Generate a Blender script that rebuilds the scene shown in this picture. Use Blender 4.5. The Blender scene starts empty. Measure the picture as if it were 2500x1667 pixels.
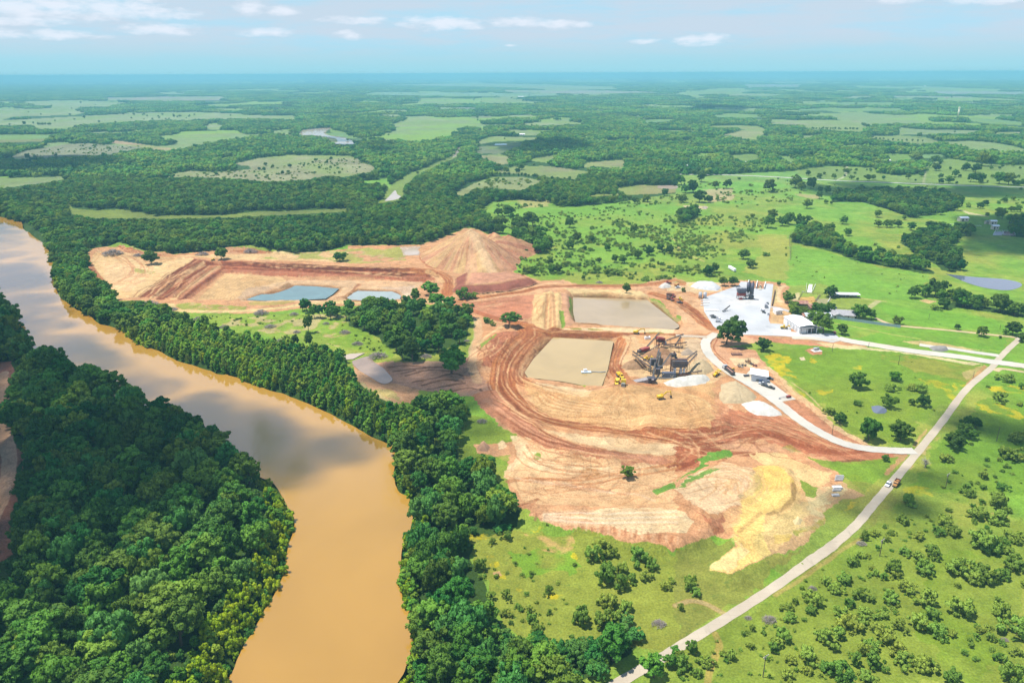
HAZE, EXPOSURE = 1.1e-4, 0.68
import bpy, math, random
import numpy as np
from mathutils import Vector, Matrix
random.seed(7); RNG = np.random.default_rng(7)
SC = bpy.context.scene
COL = SC.collection
# ------------------------------------------------------------------ camera
PW, PH, FPX, CAMH = 2500.0, 1667.0, 1785.0, 200.0
PITCH = math.atan((833.5-179.5)/FPX); ROLL = math.radians(0.25)
cp, sp = math.cos(PITCH), math.sin(PITCH)
CF = np.array([0, cp, -sp]); R0 = np.array([1.0, 0, 0]); U0 = np.array([0, sp, cp])
CR = math.cos(ROLL)*R0 - math.sin(ROLL)*U0
CU = math.sin(ROLL)*R0 + math.cos(ROLL)*U0
CC = np.array([0, 0, CAMH])
cam_d = bpy.data.cameras.new('camera'); cam = bpy.data.objects.new('camera', cam_d); COL.objects.link(cam)
cam_d.sensor_width = 36; cam_d.lens = 36*FPX/PW; cam_d.clip_start = 1; cam_d.clip_end = 250000
M = Matrix.Identity(4)
for i in range(3):
    M[i][0], M[i][1], M[i][2], M[i][3] = CR[i], CU[i], -CF[i], CC[i]
cam.matrix_world = M
SC.camera = cam

def ray(px, py):
    px = np.asarray(px, float); py = np.asarray(py, float)
    a = (px-PW/2)/FPX; b = (py-PH/2)/FPX
    return CF + a[..., None]*CR - b[..., None]*CU
def gnd(px, py, z=0.0):
    d = ray(px, py); t = (np.asarray(z, float)-CAMH)/np.minimum(d[..., 2], -1e-4)
    return d*t[..., None] + CC
def proj(P):
    v = np.asarray(P, float)-CC; w = v@CF
    return PW/2+FPX*(v@CR)/w, PH/2-FPX*(v@CU)/w, w

# crops of the survey picture: origin in photograph pixels, 2.613 crop pixels per pixel
CROPS = dict(A=(0, 0), B=(800, 0), C=(1650, 0), D=(0, 550), E=(800, 550), F=(1650, 550), G=(0, 1067), H=(800, 1067), I=(1650, 1067))
KS = 2221/850
def pts(s):
    o, k = (0, 0), 1.0; out = []
    for t in s.split():
        if t in CROPS: o, k = CROPS[t], KS
        elif t == 'P': o, k = (0, 0), 1.0
        else:
            x, y = t.split(','); out.append((o[0]+float(x)/k, o[1]+float(y)/k))
    return np.array(out)

# ------------------------------------------------------------------ numpy noise
def _h(ix, iy, s):
    n = (ix.astype(np.int64)*374761393 + iy.astype(np.int64)*668265263 + s*974711) & 0x7fffffff
    n = ((n ^ (n >> 13))*1274126177) & 0x7fffffff
    return ((n ^ (n >> 16)) & 0xffff)/65535.0
def vnoise(x, y, s=0):
    ix = np.floor(x); iy = np.floor(y); fx = x-ix; fy = y-iy
    fx = fx*fx*(3-2*fx); fy = fy*fy*(3-2*fy)
    a = _h(ix, iy, s); b = _h(ix+1, iy, s); c = _h(ix, iy+1, s); d = _h(ix+1, iy+1, s)
    return (a+(b-a)*fx)*(1-fy) + (c+(d-c)*fx)*fy
def fbm(x, y, s=0, o=4):
    r = 0; a = .5; t = 0
    for i in range(o):
        r = r+a*vnoise(x, y, s+i*17); t += a; a *= .5; x = x*2.03+13.7; y = y*2.03+7.1
    return r/t
def sstep(t):
    t = np.clip(t, 0, 1); return t*t*(3-2*t)

def inside(X, Y, poly):
    c = np.zeros(np.shape(X), bool); n = len(poly)
    for i in range(n):
        x1, y1 = poly[i]; x2, y2 = poly[(i+1) % n]
        if y1 == y2: continue
        m = ((y1 > Y) != (y2 > Y))
        c ^= m & (X < (x2-x1)*(Y-y1)/(y2-y1)+x1)
    return c
def dist_line(X, Y, line, closed=False):
    d = np.full(np.shape(X), 1e12); n = len(line)
    for i in range(n if closed else n-1):
        x1, y1 = line[i]; x2, y2 = line[(i+1) % n]
        dx, dy = x2-x1, y2-y1; L = dx*dx+dy*dy+1e-9
        t = np.clip(((X-x1)*dx+(Y-y1)*dy)/L, 0, 1)
        d = np.minimum(d, (X-x1-t*dx)**2+(Y-y1-t*dy)**2)
    return np.sqrt(d)
def sdist(X, Y, poly):
    d = dist_line(X, Y, poly, True)
    return np.where(inside(X, Y, poly), -d, d)
def smooth_line(P, n=6):
    P = np.asarray(P, float); out = []
    Q = np.vstack([2*P[0]-P[1], P, 2*P[-1]-P[-2]])
    for i in range(1, len(Q)-2):
        for k in range(n):
            t = k/n; p0, p1, p2, p3 = Q[i-1], Q[i], Q[i+1], Q[i+2]
            out.append(.5*((2*p1)+(-p0+p2)*t+(2*p0-5*p1+4*p2-p3)*t*t+(-p0+3*p1-3*p2+p3)*t**3))
    out.append(P[-1]); return np.array(out)

# ------------------------------------------------------------------ scene helpers
def tag(o, label=None, cat=None, group=None, kind=None):
    if label: o['label'] = label
    if cat: o['category'] = cat
    if group: o['group'] = group
    if kind: o['kind'] = kind
    return o
def link(name, me, mats=(), parent=None):
    o = bpy.data.objects.new(name, me); COL.objects.link(o)
    for m in ([mats] if not isinstance(mats, (list, tuple)) else mats):
        if me is not None: me.materials.append(m)
    if parent is not None: o.parent = parent
    return o
def npmesh(name, V, F4=None, F3=None, mat4=None, mat3=None, smooth=True, normals=None):
    V = np.asarray(V, np.float32); me = bpy.data.meshes.new(name)
    n4 = 0 if F4 is None else len(F4); n3 = 0 if F3 is None else len(F3)
    me.vertices.add(len(V)); me.vertices.foreach_set('co', V.ravel())
    idx = []; st = []; pos = 0
    if n4: idx.append(np.asarray(F4).ravel()); st.append(np.arange(n4)*4); pos = n4*4
    if n3: idx.append(np.asarray(F3).ravel()); st.append(pos+np.arange(n3)*3)
    idx = np.concatenate(idx).astype(np.int32); st = np.concatenate(st).astype(np.int32)
    me.loops.add(len(idx)); me.loops.foreach_set('vertex_index', idx)
    me.polygons.add(n4+n3); me.polygons.foreach_set('loop_start', st)
    mi = np.zeros(n4+n3, np.int32)
    if mat4 is not None and n4: mi[:n4] = mat4
    if mat3 is not None and n3: mi[n4:] = mat3
    me.polygons.foreach_set('material_index', mi)
    me.polygons.foreach_set('use_smooth', np.full(n4+n3, smooth))
    me.update(calc_edges=True); me.validate()
    if normals is not None:
        me.normals_split_custom_set_from_vertices(np.asarray(normals, np.float32))
    return me

# ------------------------------------------------------------------ materials
def nodes(name):
    m = bpy.data.materials.new(name); m.use_nodes = True; nt = m.node_tree
    return m, nt, nt.nodes, nt.links, nt.nodes['Principled BSDF']
def lin(c):
    return tuple(((v/255)/12.92 if v <= 10 else (((v/255)+.055)/1.055)**2.4) for v in c)
MATS = {}
def paint(name, rgb, rough=.55, metal=0.0, var=.25, scale=.8, bump=0.0, dirt=None, spec=.3):
    """plain procedural surface: base colour varied by two noises, optional dust"""
    if name in MATS: return MATS[name]
    m, nt, N, L, B = nodes(name); MATS[name] = m
    tc = N.new('ShaderNodeTexCoord'); n1 = N.new('ShaderNodeTexNoise'); n1.inputs['Scale'].default_value = scale; n1.inputs['Detail'].default_value = 5
    L.new(tc.outputs['Object'], n1.inputs['Vector'])
    cr = N.new('ShaderNodeValToRGB'); e = cr.color_ramp.elements
    e[0].position = .3; e[1].position = .7
    e[0].color = (*[c*(1-var) for c in rgb], 1); e[1].color = (*[min(c*(1+var*.6), 1) for c in rgb], 1)
    L.new(n1.outputs['Fac'], cr.inputs[0]); src = cr.outputs[0]
    if dirt:
        n2 = N.new('ShaderNodeTexNoise'); n2.inputs['Scale'].default_value = scale*.45; n2.inputs['Detail'].default_value = 6
        L.new(tc.outputs['Object'], n2.inputs['Vector'])
        mp = N.new('ShaderNodeMapRange'); mp.inputs[1].default_value = .5; mp.inputs[2].default_value = .75
        L.new(n2.outputs['Fac'], mp.inputs[0])
        mx = N.new('ShaderNodeMix'); mx.data_type = 'RGBA'; mx.inputs[7].default_value = (*dirt, 1)
        L.new(mp.outputs[0], mx.inputs[0]); L.new(src, mx.inputs[6]); src = mx.outputs[2]
    L.new(src, B.inputs['Base Color'])
    B.inputs['Roughness'].default_value = rough; B.inputs['Metallic'].default_value = metal
    B.inputs['Specular IOR Level'].default_value = spec
    if bump:
        bp = N.new('ShaderNodeBump'); bp.inputs['Strength'].default_value = bump; bp.inputs['Distance'].default_value = .3
        L.new(n1.outputs['Fac'], bp.inputs['Height']); L.new(bp.outputs[0], B.inputs['Normal'])
    return m
# ------------------------------------------------------------------ terrain grid (finer near the viewpoint, one sheet to the horizon)
hv = np.concatenate([np.arange(6, 60, 1.5), np.arange(60, 300, 1.6), np.arange(300, 900, 1.08), np.arange(900, 1580, 1.6), 1580+np.cumsum(np.geomspace(4, 400, 26))])
hu = np.arange(-1400, 1401, 1.75)
ext = np.cumsum(np.geomspace(5, 700, 34))
hu = np.concatenate([-1400-ext[::-1], hu, 1400+ext])
b = ((833.5-PH/2) + (hv-(833.5-179.5)))/FPX
tz = CAMH/(sp+b*cp)                      # depth along the axis
ok = (cp-b*sp) > -3; hv, b, tz = hv[ok], b[ok], tz[ok]
ROWY = tz*(cp-b*sp); COLA = hu/FPX
NY, NX = len(ROWY), len(COLA)
GX = tz[:, None]*COLA[None, :]; GY = np.repeat(ROWY[:, None], NX, 1)
_w = np.stack([GX, GY, np.zeros_like(GX)], -1)
PX, PY, DEP = proj(_w); DEP = np.maximum(DEP, 1.0)
beh = ((_w-CC)@CF) < 5
PX[beh] = 1e6; PY[beh] = 1e6
MPP = np.clip(DEP/FPX, .05, 60)           # metres per photograph pixel across
GZ = np.zeros_like(GX)
NROWY = -ROWY
def gz(x, y):
    x = np.asarray(x, float); y = np.asarray(y, float)
    r = np.clip(np.searchsorted(NROWY, -y)-1, 0, NY-2); fr = np.clip((ROWY[r]-y)/(ROWY[r]-ROWY[r+1]), 0, 1)
    def row(rr):
        a = x/tz[rr]; c = np.clip(np.searchsorted(COLA, a)-1, 0, NX-2); fc = np.clip((a-COLA[c])/(COLA[c+1]-COLA[c]), 0, 1)
        return GZ[rr, c]*(1-fc)+GZ[rr, c+1]*fc
    return row(r)*(1-fr)+row(r+1)*fr
def at(px, py):
    """the point of the terrain seen at a photograph pixel"""
    z = np.zeros(np.shape(px))
    for _ in range(6):
        P = gnd(px, py, z); z = .5*z+.5*gz(P[..., 0], P[..., 1])
    P = gnd(px, py, z); P[..., 2] = gz(P[..., 0], P[..., 1]); return P
def wpoly(s, z=0.0):
    p = pts(s) if isinstance(s, str) else s
    return gnd(p[:, 0], p[:, 1], z)[:, :2]
def flat(s, lift=True):
    """photograph outline -> outline on the zero plane, in pixels of that plane"""
    p = pts(s) if isinstance(s, str) else np.asarray(s)
    if not lift: return p
    P = at(p[:, 0], p[:, 1]); P[:, 2] = 0
    a, b_, _ = proj(P); return np.stack([a, b_], 1)
def block(W, pad):
    x0, y0 = W.min(0)-pad; x1, y1 = W.max(0)+pad
    rr = np.where((ROWY >= y0) & (ROWY <= y1))[0]
    if len(rr) == 0: return None
    r0, r1 = max(rr[0]-1, 0), min(rr[-1]+2, NY)
    a = np.array([x0/tz[r0:r1], x1/tz[r0:r1]])
    c0 = max(np.searchsorted(COLA, a.min())-1, 0); c1 = min(np.searchsorted(COLA, a.max())+1, NX)
    return slice(r0, r1), slice(c0, c1)
def level(s, z, bank, traced=None, outer=None, steps=0, wob=0.0, op='set'):
    """bring the ground inside an outline to height z with a bank round it"""
    W = wpoly(s, z if traced is None else traced)
    O = None if outer is None else wpoly(outer, 0)
    sl = block(W if O is None else np.vstack([W, O]), bank+4)
    if sl is None: return
    X, Y = GX[sl], GY[sl]
    if wob:
        X = X+(fbm(X/14, Y/14, 3)-.5)*wob*2; Y = Y+(fbm(X/14, Y/14, 9)-.5)*wob*2
    sd = sdist(X, Y, W)
    if O is not None:
        so = sdist(X, Y, O); t = np.where(so >= 0, 0, np.where(sd <= 0, 1, -so/(-so+np.maximum(sd, 0)+1e-6)))
    else: t = np.clip(1-sd/bank, 0, 1)
    if steps:
        q = t*steps; f = q-np.floor(q); t = (np.floor(q)+sstep((f-.5)/.5))/steps
    else: t = sstep(t)
    old = GZ[sl]; new = old*(1-t)+z*t
    if op == 'max': new = np.maximum(old, new)
    if op == 'min': new = np.minimum(old, new)
    GZ[sl] = new
def ridge(s, w, h, n=6):
    L = wpoly(smooth_line(pts(s), n)); sl = block(L, w*2)
    if sl is None: return
    d = dist_line(GX[sl], GY[sl], L)
    GZ[sl] += h*np.exp(-(d/w)**2)*(.75+.5*fbm(GX[sl]/9, GY[sl]/9, 5))

QUARRY = ('D 552,200 585,152 640,142 780,125 920,182 1100,186 1350,160 1580,140 1820,185 2221,150 E 130,130 580,125 700,92 870,22 940,20 1030,60 1130,90 1150,150 1190,300 1350,355 1500,345 1600,380 1870,392 1960,388 2060,355 '
          'F 30,370 90,362 280,368 420,350 620,360 700,372 735,400 700,440 720,500 740,580 740,640 900,690 1060,735 1230,778 1000,778 900,768 720,752 560,740 430,720 330,775 400,785 510,792 540,850 650,960 760,1080 860,1150 1000,1260 1100,1340 1230,1405 1480,1445 1420,1475 1300,1490 1200,1515 '
          'I 1080,165 960,150 1030,225 1100,330 1200,365 1050,400 930,480 950,550 850,640 800,690 600,760 340,892 230,850 390,670 400,640 240,622 200,645 0,700 H 2100,682 1850,652 1800,628 1600,600 1450,562 1300,492 1180,382 1140,290 1150,200 1130,160 1080,125 950,95 950,40 1225,25 '
          'E 1220,1335 1100,1280 1000,1195 920,1090 870,1065 590,1055 560,1130 430,1140 190,990 170,880 300,870 420,878 700,890 900,840 935,740 955,600 920,580 860,545 820,505 500,500 0,520 D 1580,562 1180,556 1080,505 900,478 760,482 740,420 620,330 560,260')
DQ = None
def terrain_heights():
    W = wpoly(QUARRY); sl = block(W, 20)
    sd = sdist(GX[sl], GY[sl], W); m = sstep(-sd/12)
    X, Y = GX[sl], GY[sl]
    road = 1-sstep((18-dist_line(X, Y, wpoly(PLANT_ROAD)))/8)
    yard = sstep(sdist(X, Y, wpoly(YARD))/8)*sstep(sdist(X, Y, wpoly(APRON))/8)
    n = (fbm(X/26, Y/26, 1, 4)-.5)*2.0+(np.abs(fbm(X/9, Y/9, 2, 4)-.5))*1.2-.2
    GZ[sl] += n*m*road*yard
    # excavated pit with benches and its two pools
    level('D 1210,472 1440,305 1850,330 2221,345 E 300,345 600,352 650,385 560,425 470,482 0,490 D 1600,492', -8, 8,
          outer='D 905,462 1250,213 1400,223 1800,238 2221,260 E 400,270 640,283 715,298 765,350 650,405 560,452 480,484 0,486 D 1600,489 1150,480', steps=3, wob=3)
    ridge('D 1500,470 1620,410 1760,360 1830,330', 3, 2.0); ridge('E 60,470 120,420 200,365', 6, 4.0)
    level('D 1580,474 1680,440 1800,425 1880,388 2150,405 2070,467 1900,474', -10, 9, traced=-8.6, wob=2)
    level('E 125,472 200,420 400,425 455,450 450,472 200,478', -10, 9, traced=-8.6, wob=2)
    ridge('D 560,260 560,210 600,160 680,145', 6, 1.5); ridge('D 750,130 830,150 930,185 1050,190', 6, 4); ridge('D 1450,160 1600,145 1720,165 1830,190', 6, 3)
    ridge('D 1000,215 1250,212', 4, 2)
    # settling ponds
    level('E 1578,462 1900,474 2032,482 2221,632 F 0,645 E 2190,660 1900,643 1600,618 1588,560', -5, 9, traced=-2.4, wob=3)
    level('E 1280,935 1332,860 1444,722 1812,745 1760,920 1732,1018 1660,1018 1500,985 1300,965', -6, 13, traced=-3.2, wob=3)
    for s, w, h in (('E 1330,600 1400,440', 5, 2.5), ('E 1440,660 1430,440', 3, 2), ('E 1390,660 1400,440', 2, -1.2), ('E 1470,660 1470,440', 2.5, 2.2), ('E 1530,610 1520,440 1560,420 2000,450', 5, 1.5),
                    ('E 1440,705 1640,715 1830,730 1860,720', 5, 1.2), ('E 1830,760 1790,900 1750,1010', 4, 1.6), ('E 1250,900 1240,960 1320,1000 1500,1020 1700,1050', 5, 2),
                    ('E 1090,700 1020,800 990,890', 9, 3.5), ('E 1190,700 1130,800 1090,880', 7, 2.5), ('E 1000,1100 1120,1180 1250,1270 1400,1370 1600,1440 1900,1490 2150,1500', 11, 3.2),
                    ('E 1350,1290 1700,1345 2221,1400', 7, 1.5), ('E 990,1065 1040,1040 1090,1045', 3, 2), ('E 560,920 800,890', 3, .8), ('E 480,960 760,960', 3, -.8), ('E 560,1000 840,985', 3, .9), ('E 600,1030 860,1020', 3, -.9),
                    ('H 1310,490 1450,555 1620,590', 4, 1), ('E 190,950 330,1040 480,1120', 6, 2.0), ('G 110,30 150,120 80,320 70,430 40,560', 6, 3.0), ('D 60,900 60,1010 20,1150', 8, 3.0), ('D 90,1400 150,1490', 6, 2.5)):
        ridge(s, w, h)
    # raised pads and dumped material in the south-east
    level('H 1345,472 1560,502 1700,548 2000,614 2200,640 I 120,590 120,510 40,455 H 2221,448 1800,455 1340,440', 5, 12, wob=3, op='max')
    ridge('I -10,402 80,440 150,490 215,560 250,600', 5, 3.5)
    level('I 20,335 150,222 300,172 480,205 495,320 400,405 200,485 120,430', 4, 12, wob=4, op='max')
    level('I 500,212 600,186 690,202 738,300 746,380 660,458 590,482 480,440 430,400 520,320', 2.6, 7, wob=4, op='max')
    level('I 420,480 540,500 520,600 600,720 350,870 260,840 400,680', 3, 10, wob=4, op='max')
    level('I 560,500 700,470 840,500 840,620 720,690 600,700 540,600', 2.5, 14, wob=4, op='max')
    level('E 1885,1050 1930,1048 2000,1095 1800,1100', 6, 34, wob=3, op='max')
    level('E 2120,1092 F 30,1097 130,1105 215,1150 235,1220 150,1285 0,1290 E 2100,1260 2060,1180', 5, 16, wob=4, op='max')
    level('E 1320,1010 1500,1060 1690,1110 1650,1180 1450,1130', 2, 14, wob=4, op='max')
    level('E 165,868 260,840 300,880 390,955 398,985 340,1000 240,935 180,895', -1.0, 9, traced=-.2, wob=3); level('E 85,835 140,822 230,815 160,850 100,855', -.8, 5, traced=-.2)
    # river bed
    level(RIVER, -6, 10, traced=-2.5, wob=3, op='min')
    # far ground: slow swells
PLANT_ROAD = 'F 262,690 195,735 195,790 235,850 330,930 450,1000 560,1068 680,1155 780,1235 900,1312 1050,1385 1200,1422 1400,1438 1525,1440'
YARD = 'F 172,468 205,452 400,384 415,360 462,362 452,402 560,406 572,372 622,376 608,500 592,600 602,626 735,634 735,680 860,686 1010,690 1040,715 1060,735 1000,748 900,734 700,708 430,698 290,682 240,645 180,550'
APRON = 'F 330,930 450,950 470,925 590,990 700,1070 766,1110 655,1128 540,1062'
SHORE_L = 'P -420,560 -200,690 -60,700 20,745 D 135,665 200,790 350,890 500,945 650,1035 850,1145 1050,1225 1250,1300 1400,1410 1500,1520 1650,1600 G 1745,300 1850,470 1880,560 1850,660 1830,760 1810,880 1760,980 1700,1080 1640,1180 1570,1300 1510,1420 1440,1568 1300,1850 1100,2300'
SHORE_R = 'P -420,470 0,529 60,560 D 200,60 290,130 330,200 350,270 345,360 380,450 420,488 490,540 560,570 640,625 790,680 850,740 940,780 1050,825 1180,880 1300,915 1400,950 1480,965 1560,995 1700,1040 1850,1090 2000,1150 2130,1212 E 100,1247 200,1302 320,1367 410,1402 H 430,60 432,130 428,240 450,340 520,380 545,440 545,490 530,590 490,650 470,760 480,880 480,1000 500,1090 545,1110 555,1170 530,1250 540,1310 510,1440 450,1568 380,1750 200,2300'
def rough_line(P, n, amp, seed):
    Q = smooth_line(P, n); t = np.arange(len(Q))*.37; return Q+np.column_stack([fbm(t, t*0, seed)-.5, fbm(t, t*0+9, seed)-.5])*amp
SHORE_R = rough_line(pts(SHORE_R), 5, 9, 3); SHORE_L = rough_line(pts(SHORE_L), 5, 9, 4)
RIVER = np.vstack([SHORE_R, SHORE_L[::-1]])
terrain_heights()
# ------------------------------------------------------------------ terrain surface kinds (vertex colours = what lies there, not how it is lit)
EXPK = 2.1
def A(r, g, b, k=1.0):
    return np.array(lin((r, g, b)))/EXPK*k
GRASS = A(128, 186, 74); GRASS_OL = A(150, 178, 82); GRASS_DK = A(96, 160, 54); FIELD = A(186, 200, 140); FIELD_G = A(150, 190, 118); DRY = A(196, 190, 140)
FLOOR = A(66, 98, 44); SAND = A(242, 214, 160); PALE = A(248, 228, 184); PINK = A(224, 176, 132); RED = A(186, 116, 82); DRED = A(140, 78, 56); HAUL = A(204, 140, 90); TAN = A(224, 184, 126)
YEL = A(250, 220, 134); GREY = A(214, 200, 178); WHITE = A(252, 250, 240); FLOWER = A(190, 196, 44); MAUVE = A(196, 158, 138)
CV = np.empty((NY, NX, 4), np.float32)
SLICE0 = (slice(0, NY), slice(0, NX))
wA = (fbm(GX/15, GY/15, 21, 3)-.5)*2; wB = (fbm(GX/15, GY/15, 22, 3)-.5)*2
wC = (vnoise(GX/2.7, GY/2.7, 23)-.5); wD = (vnoise(GX/2.7, GY/2.7, 24)-.5)
MPY = np.clip(MPP*DEP/CAMH, .05, 4000)
def pblock(P, pad=8):
    x0, y0 = P.min(0)-pad; x1, y1 = P.max(0)+pad
    y0 = max(y0, 150)
    rmin = np.nanmin(np.where(PY > 9e5, np.nan, PY[:, 35:-35]), 1) if False else PYMIN
    rr = np.where((PYMAX >= y0) & (PYMIN <= y1))[0]
    if len(rr) == 0: return None
    r0, r1 = rr[0], rr[-1]+1
    cx = PX[r0:r1]
    cc = np.where((cx.min(0) <= x1) & (cx.max(0) >= x0))[0]
    if len(cc) == 0: return None
    return slice(r0, r1), slice(cc[0], cc[-1]+1)
_py = PY[:, 34:-34]; PYMIN = _py.min(1); PYMAX = _py.max(1)
def blend(sl, m, rgb, grass=None):
    c = CV[sl]
    c[..., :3] = c[..., :3]*(1-m[..., None])+np.asarray(rgb)*m[..., None]
    if grass is not None: c[..., 3] = c[..., 3]*(1-m)+grass*m
def fill(s, rgb, alpha=1.0, warp=2.0, grass=0.0, patch=None, lift=True):
    P = flat(s, lift); sl = pblock(P)
    if sl is None: return
    x = PX[sl]+(wA[sl]*warp+wC[sl]*warp*.8)/MPP[sl]; y = PY[sl]+(wB[sl]*warp+wD[sl]*warp*.8)/MPY[sl]
    m = inside(x, y, P).astype(float)*alpha
    if patch:
        sc, lo, hi = patch[:3]; m = m*sstep((fbm(GX[sl]/sc, GY[sl]/sc, 31 if len(patch) < 4 else patch[3])-lo)/(hi-lo))
    blend(sl, m, rgb, grass)
def stroke(s, w, rgb, alpha=1.0, grass=0.0, tracks=0, wob=1.0, lift=True, seed=41):
    """a band w metres wide along a line; tracks = wheel ruts in it"""
    p = smooth_line(pts(s) if isinstance(s, str) else s)
    P = at(p[:, 0], p[:, 1])[:, :2]; sl = block(P, w*1.2+3)
    if sl is None: return
    X = GX[sl]+wA[sl]*wob; Y = GY[sl]+wB[sl]*wob
    d = dist_line(X, Y, P); soft = np.maximum(MPY[sl]*.8, .5)
    m = np.clip((w/2-d)/soft+.5, 0, 1)*alpha
    if tracks:
        t = .5+.5*np.cos(d/(w/2)*math.pi*tracks+fbm(X/20, Y/20, seed)*5); m = m*sstep((t-.35)/.4)
    blend(sl, m, rgb, grass)

FIELDS = []   # (outline, colour, open to the sky: no trees in front of it)
def field(s, c=FIELD, show=True): FIELDS.append((pts(s), c))
field('A 150,650 480,640 830,655 700,680 490,685 560,715 480,735 90,745 0,770 -200,780 -200,690 0,702 310,692 310,680 160,665')
field('A -200,770 90,765 470,745 900,720 1200,715 1500,725 1700,740 1940,735 1945,770 1640,755 1200,765 950,770 700,785 480,800 430,825 250,825 200,800 -200,805')
field('A -200,860 330,860 300,885 0,900 -200,900', FIELD_G); field('A -200,897 0,895 300,888 300,903 0,912 -200,915', A(176, 120, 130))
field('A 640,625 1000,618 1440,615 1440,640 1100,645 680,640', A(205, 190, 170)); field('A 1000,590 1190,595 1190,603 1000,602')
field('A 70,1000 150,965 430,920 560,915 760,930 950,935 700,985 400,1000 100,1010', A(176, 178, 140))
field('A 690,895 760,900 1000,935 1170,955 1020,960 850,935 720,915', A(222, 190, 150))
field('A 1010,1130 1210,1090 1360,1100 1600,1080 1590,1060 1470,1050 1650,1010 1840,990 2221,994 B 190,1010 210,1040 310,1060 320,1075 260,1100 100,1130 A 2090,1120 1940,1150 1700,1160 1500,1140 1250,1130', A(192, 190, 142))
field('A -200,1140 300,1130 440,1125 440,1140 300,1165 0,1205 -200,1205', A(170, 176, 136))
field('A 430,1290 470,1330 600,1345 780,1335 860,1350 1000,1375 1400,1375 1640,1350 2000,1342 2221,1328 2221,1350 1800,1372 1500,1388 1000,1397 540,1392 430,1350', A(124, 148, 86))
field('A 1310,790 1430,800 1400,830 1310,825'); field('A 0,1180 30,1185 20,1205 0,1205', GRASS_OL)
field('B 0,850 100,855 220,890 200,900 100,875 0,868', A(150, 190, 120)); field('A 2100,820 2221,850 2221,885 2120,860', A(150, 190, 120))
field('B 240,1320 330,1290 370,1230 430,1160 520,1110 650,1060 780,1000 830,930 852,935 835,1000 720,1050 620,1090 550,1130 500,1180 480,1250 460,1275 330,1297', A(160, 184, 96))
field('B 220,600 300,588 700,590 1100,595 1450,600 1500,610 1080,618 600,612 240,605', A(170, 205, 165)); field('B 330,545 900,530 1400,540 1830,555 1850,570 1500,575 1200,560 700,550')
field('B 1100,575 1800,580 2150,590 1700,600 1150,590', A(205, 195, 175)); field('B 410,795 480,770 600,745 780,770 770,790 600,810 420,812', A(180, 196, 130)); field('B 340,730 500,735 400,755')
field('B 900,745 1050,735 1040,755 920,757', A(170, 176, 150)); field('B 560,625 800,625 760,640 580,637'); field('B 940,905 1050,870 1350,880 1300,895 1190,900 1060,905 980,920', A(178, 192, 130))
field('B 950,940 1200,905 1250,920 1150,960 1100,985 1030,980 950,985', A(150, 160, 120)); field('B 950,995 1100,985 1180,1005 1170,1040 1060,1060 1040,1030', A(186, 184, 130))
field('B 1060,1100 1200,1060 1400,1060 1700,1100 1600,1110 1590,1145 1400,1130 1200,1110', A(184, 178, 132)); field('B 1270,1020 1440,990 1470,990 1400,1040 1330,1032', A(170, 184, 110))
field('B 800,1240 960,1160 1050,1130 1250,1130 1370,1155 1290,1190 1250,1215 1100,1205 950,1200 870,1250', A(180, 190, 126)); field('B 1590,1060 1680,1035 1900,1020 1915,1045 1870,1080 1750,1065 1650,1070', A(196, 190, 136))
field('B 1140,825 1370,840 1350,865 1230,865', A(170, 190, 126)); field('B 1230,790 1500,770 1650,790 1300,805'); field('B 2000,670 2160,672 2000,680'); field('B 2010,765 2221,760 2200,772 2030,787', FIELD_G)
field('B 1830,1200 2000,1180 2221,1190 2221,1230 1650,1257 1700,1240 1900,1235', A(186, 184, 120)); field('B 1150,735 1320,738 1300,745 1160,745'); field('B 700,685 1000,688 1000,695 700,695', A(190, 200, 170))
field('C 420,540 820,540 800,555 450,557', A(196, 190, 175)); field('C 600,522 1000,525 900,530 620,530'); field('C 1070,615 1250,612 1240,622 1080,624'); field('C 920,640 1000,640 990,655 920,655', FIELD_G)
field('C 1080,650 1410,655 1400,675 1200,668 1000,668', FIELD_G); field('C 700,695 1130,690 1480,692 1450,708 1130,712 760,705', FIELD_G); field('C 240,730 380,720 550,735 560,752 400,754 250,748', FIELD_G)
field('C 570,790 740,768 920,765 1160,770 1240,800 1190,845 950,830 850,825 810,800 700,795', A(190, 196, 140)); field('C 200,805 400,800 520,805 585,830 570,850 540,870 525,895 430,885 340,865 280,865 400,838 440,828 380,815 220,812', A(190, 192, 130))
field('C 780,880 850,865 970,855 820,887'); field('C 1230,870 1420,865 1580,875 1700,910 1570,920 1420,905 1280,890', A(184, 188, 136)); field('C 1410,825 1740,830 1960,835 1900,852 1600,857 1430,862', A(170, 190, 130))
field('C 1860,755 1920,750 2221,780 2221,802 2000,790 1870,772', FIELD_G); field('C 340,990 520,985 540,1020 440,1032 360,1002', A(156, 186, 100)); field('C 650,990 720,1000 770,1030 740,1042', FIELD_G); field('C 1310,980 1500,985 1500,1020 1370,1032', A(140, 186, 96))
field('C 790,1085 900,1065 1080,1062 1270,1072 1290,1100 1420,1122 1560,1112 1610,1085 1650,1030 1750,1012 2000,1048 2221,1058 2221,1190 1700,1176 1350,1162 1030,1150 850,1135 780,1110', A(160, 188, 104))
field('C 1650,585 2221,585 2221,603 1660,600', A(196, 200, 190)); field('C 1350,612 1900,618 1900,626 1350,622', A(200, 200, 180)); field('C 300,600 570,605 560,612 300,612'); field('C 2000,845 2221,842 2221,856 2050,860', A(190, 190, 140)); field('C 1600,1010 1500,1000 1560,985 1700,985 1720,1005', FIELD_G)
field('A 1905,835 2000,822 2115,815 2070,848 2110,868 2221,884 2221,915 2145,905 2140,885 2060,874 1990,864 1925,862', A(220, 200, 170)); field('B -10,862 100,876 178,902 182,922 80,925 20,914 -10,905', A(220, 200, 170)); field('A 1738,690 1832,686 1785,706 1774,727 1733,722', A(220, 200, 170))
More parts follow.
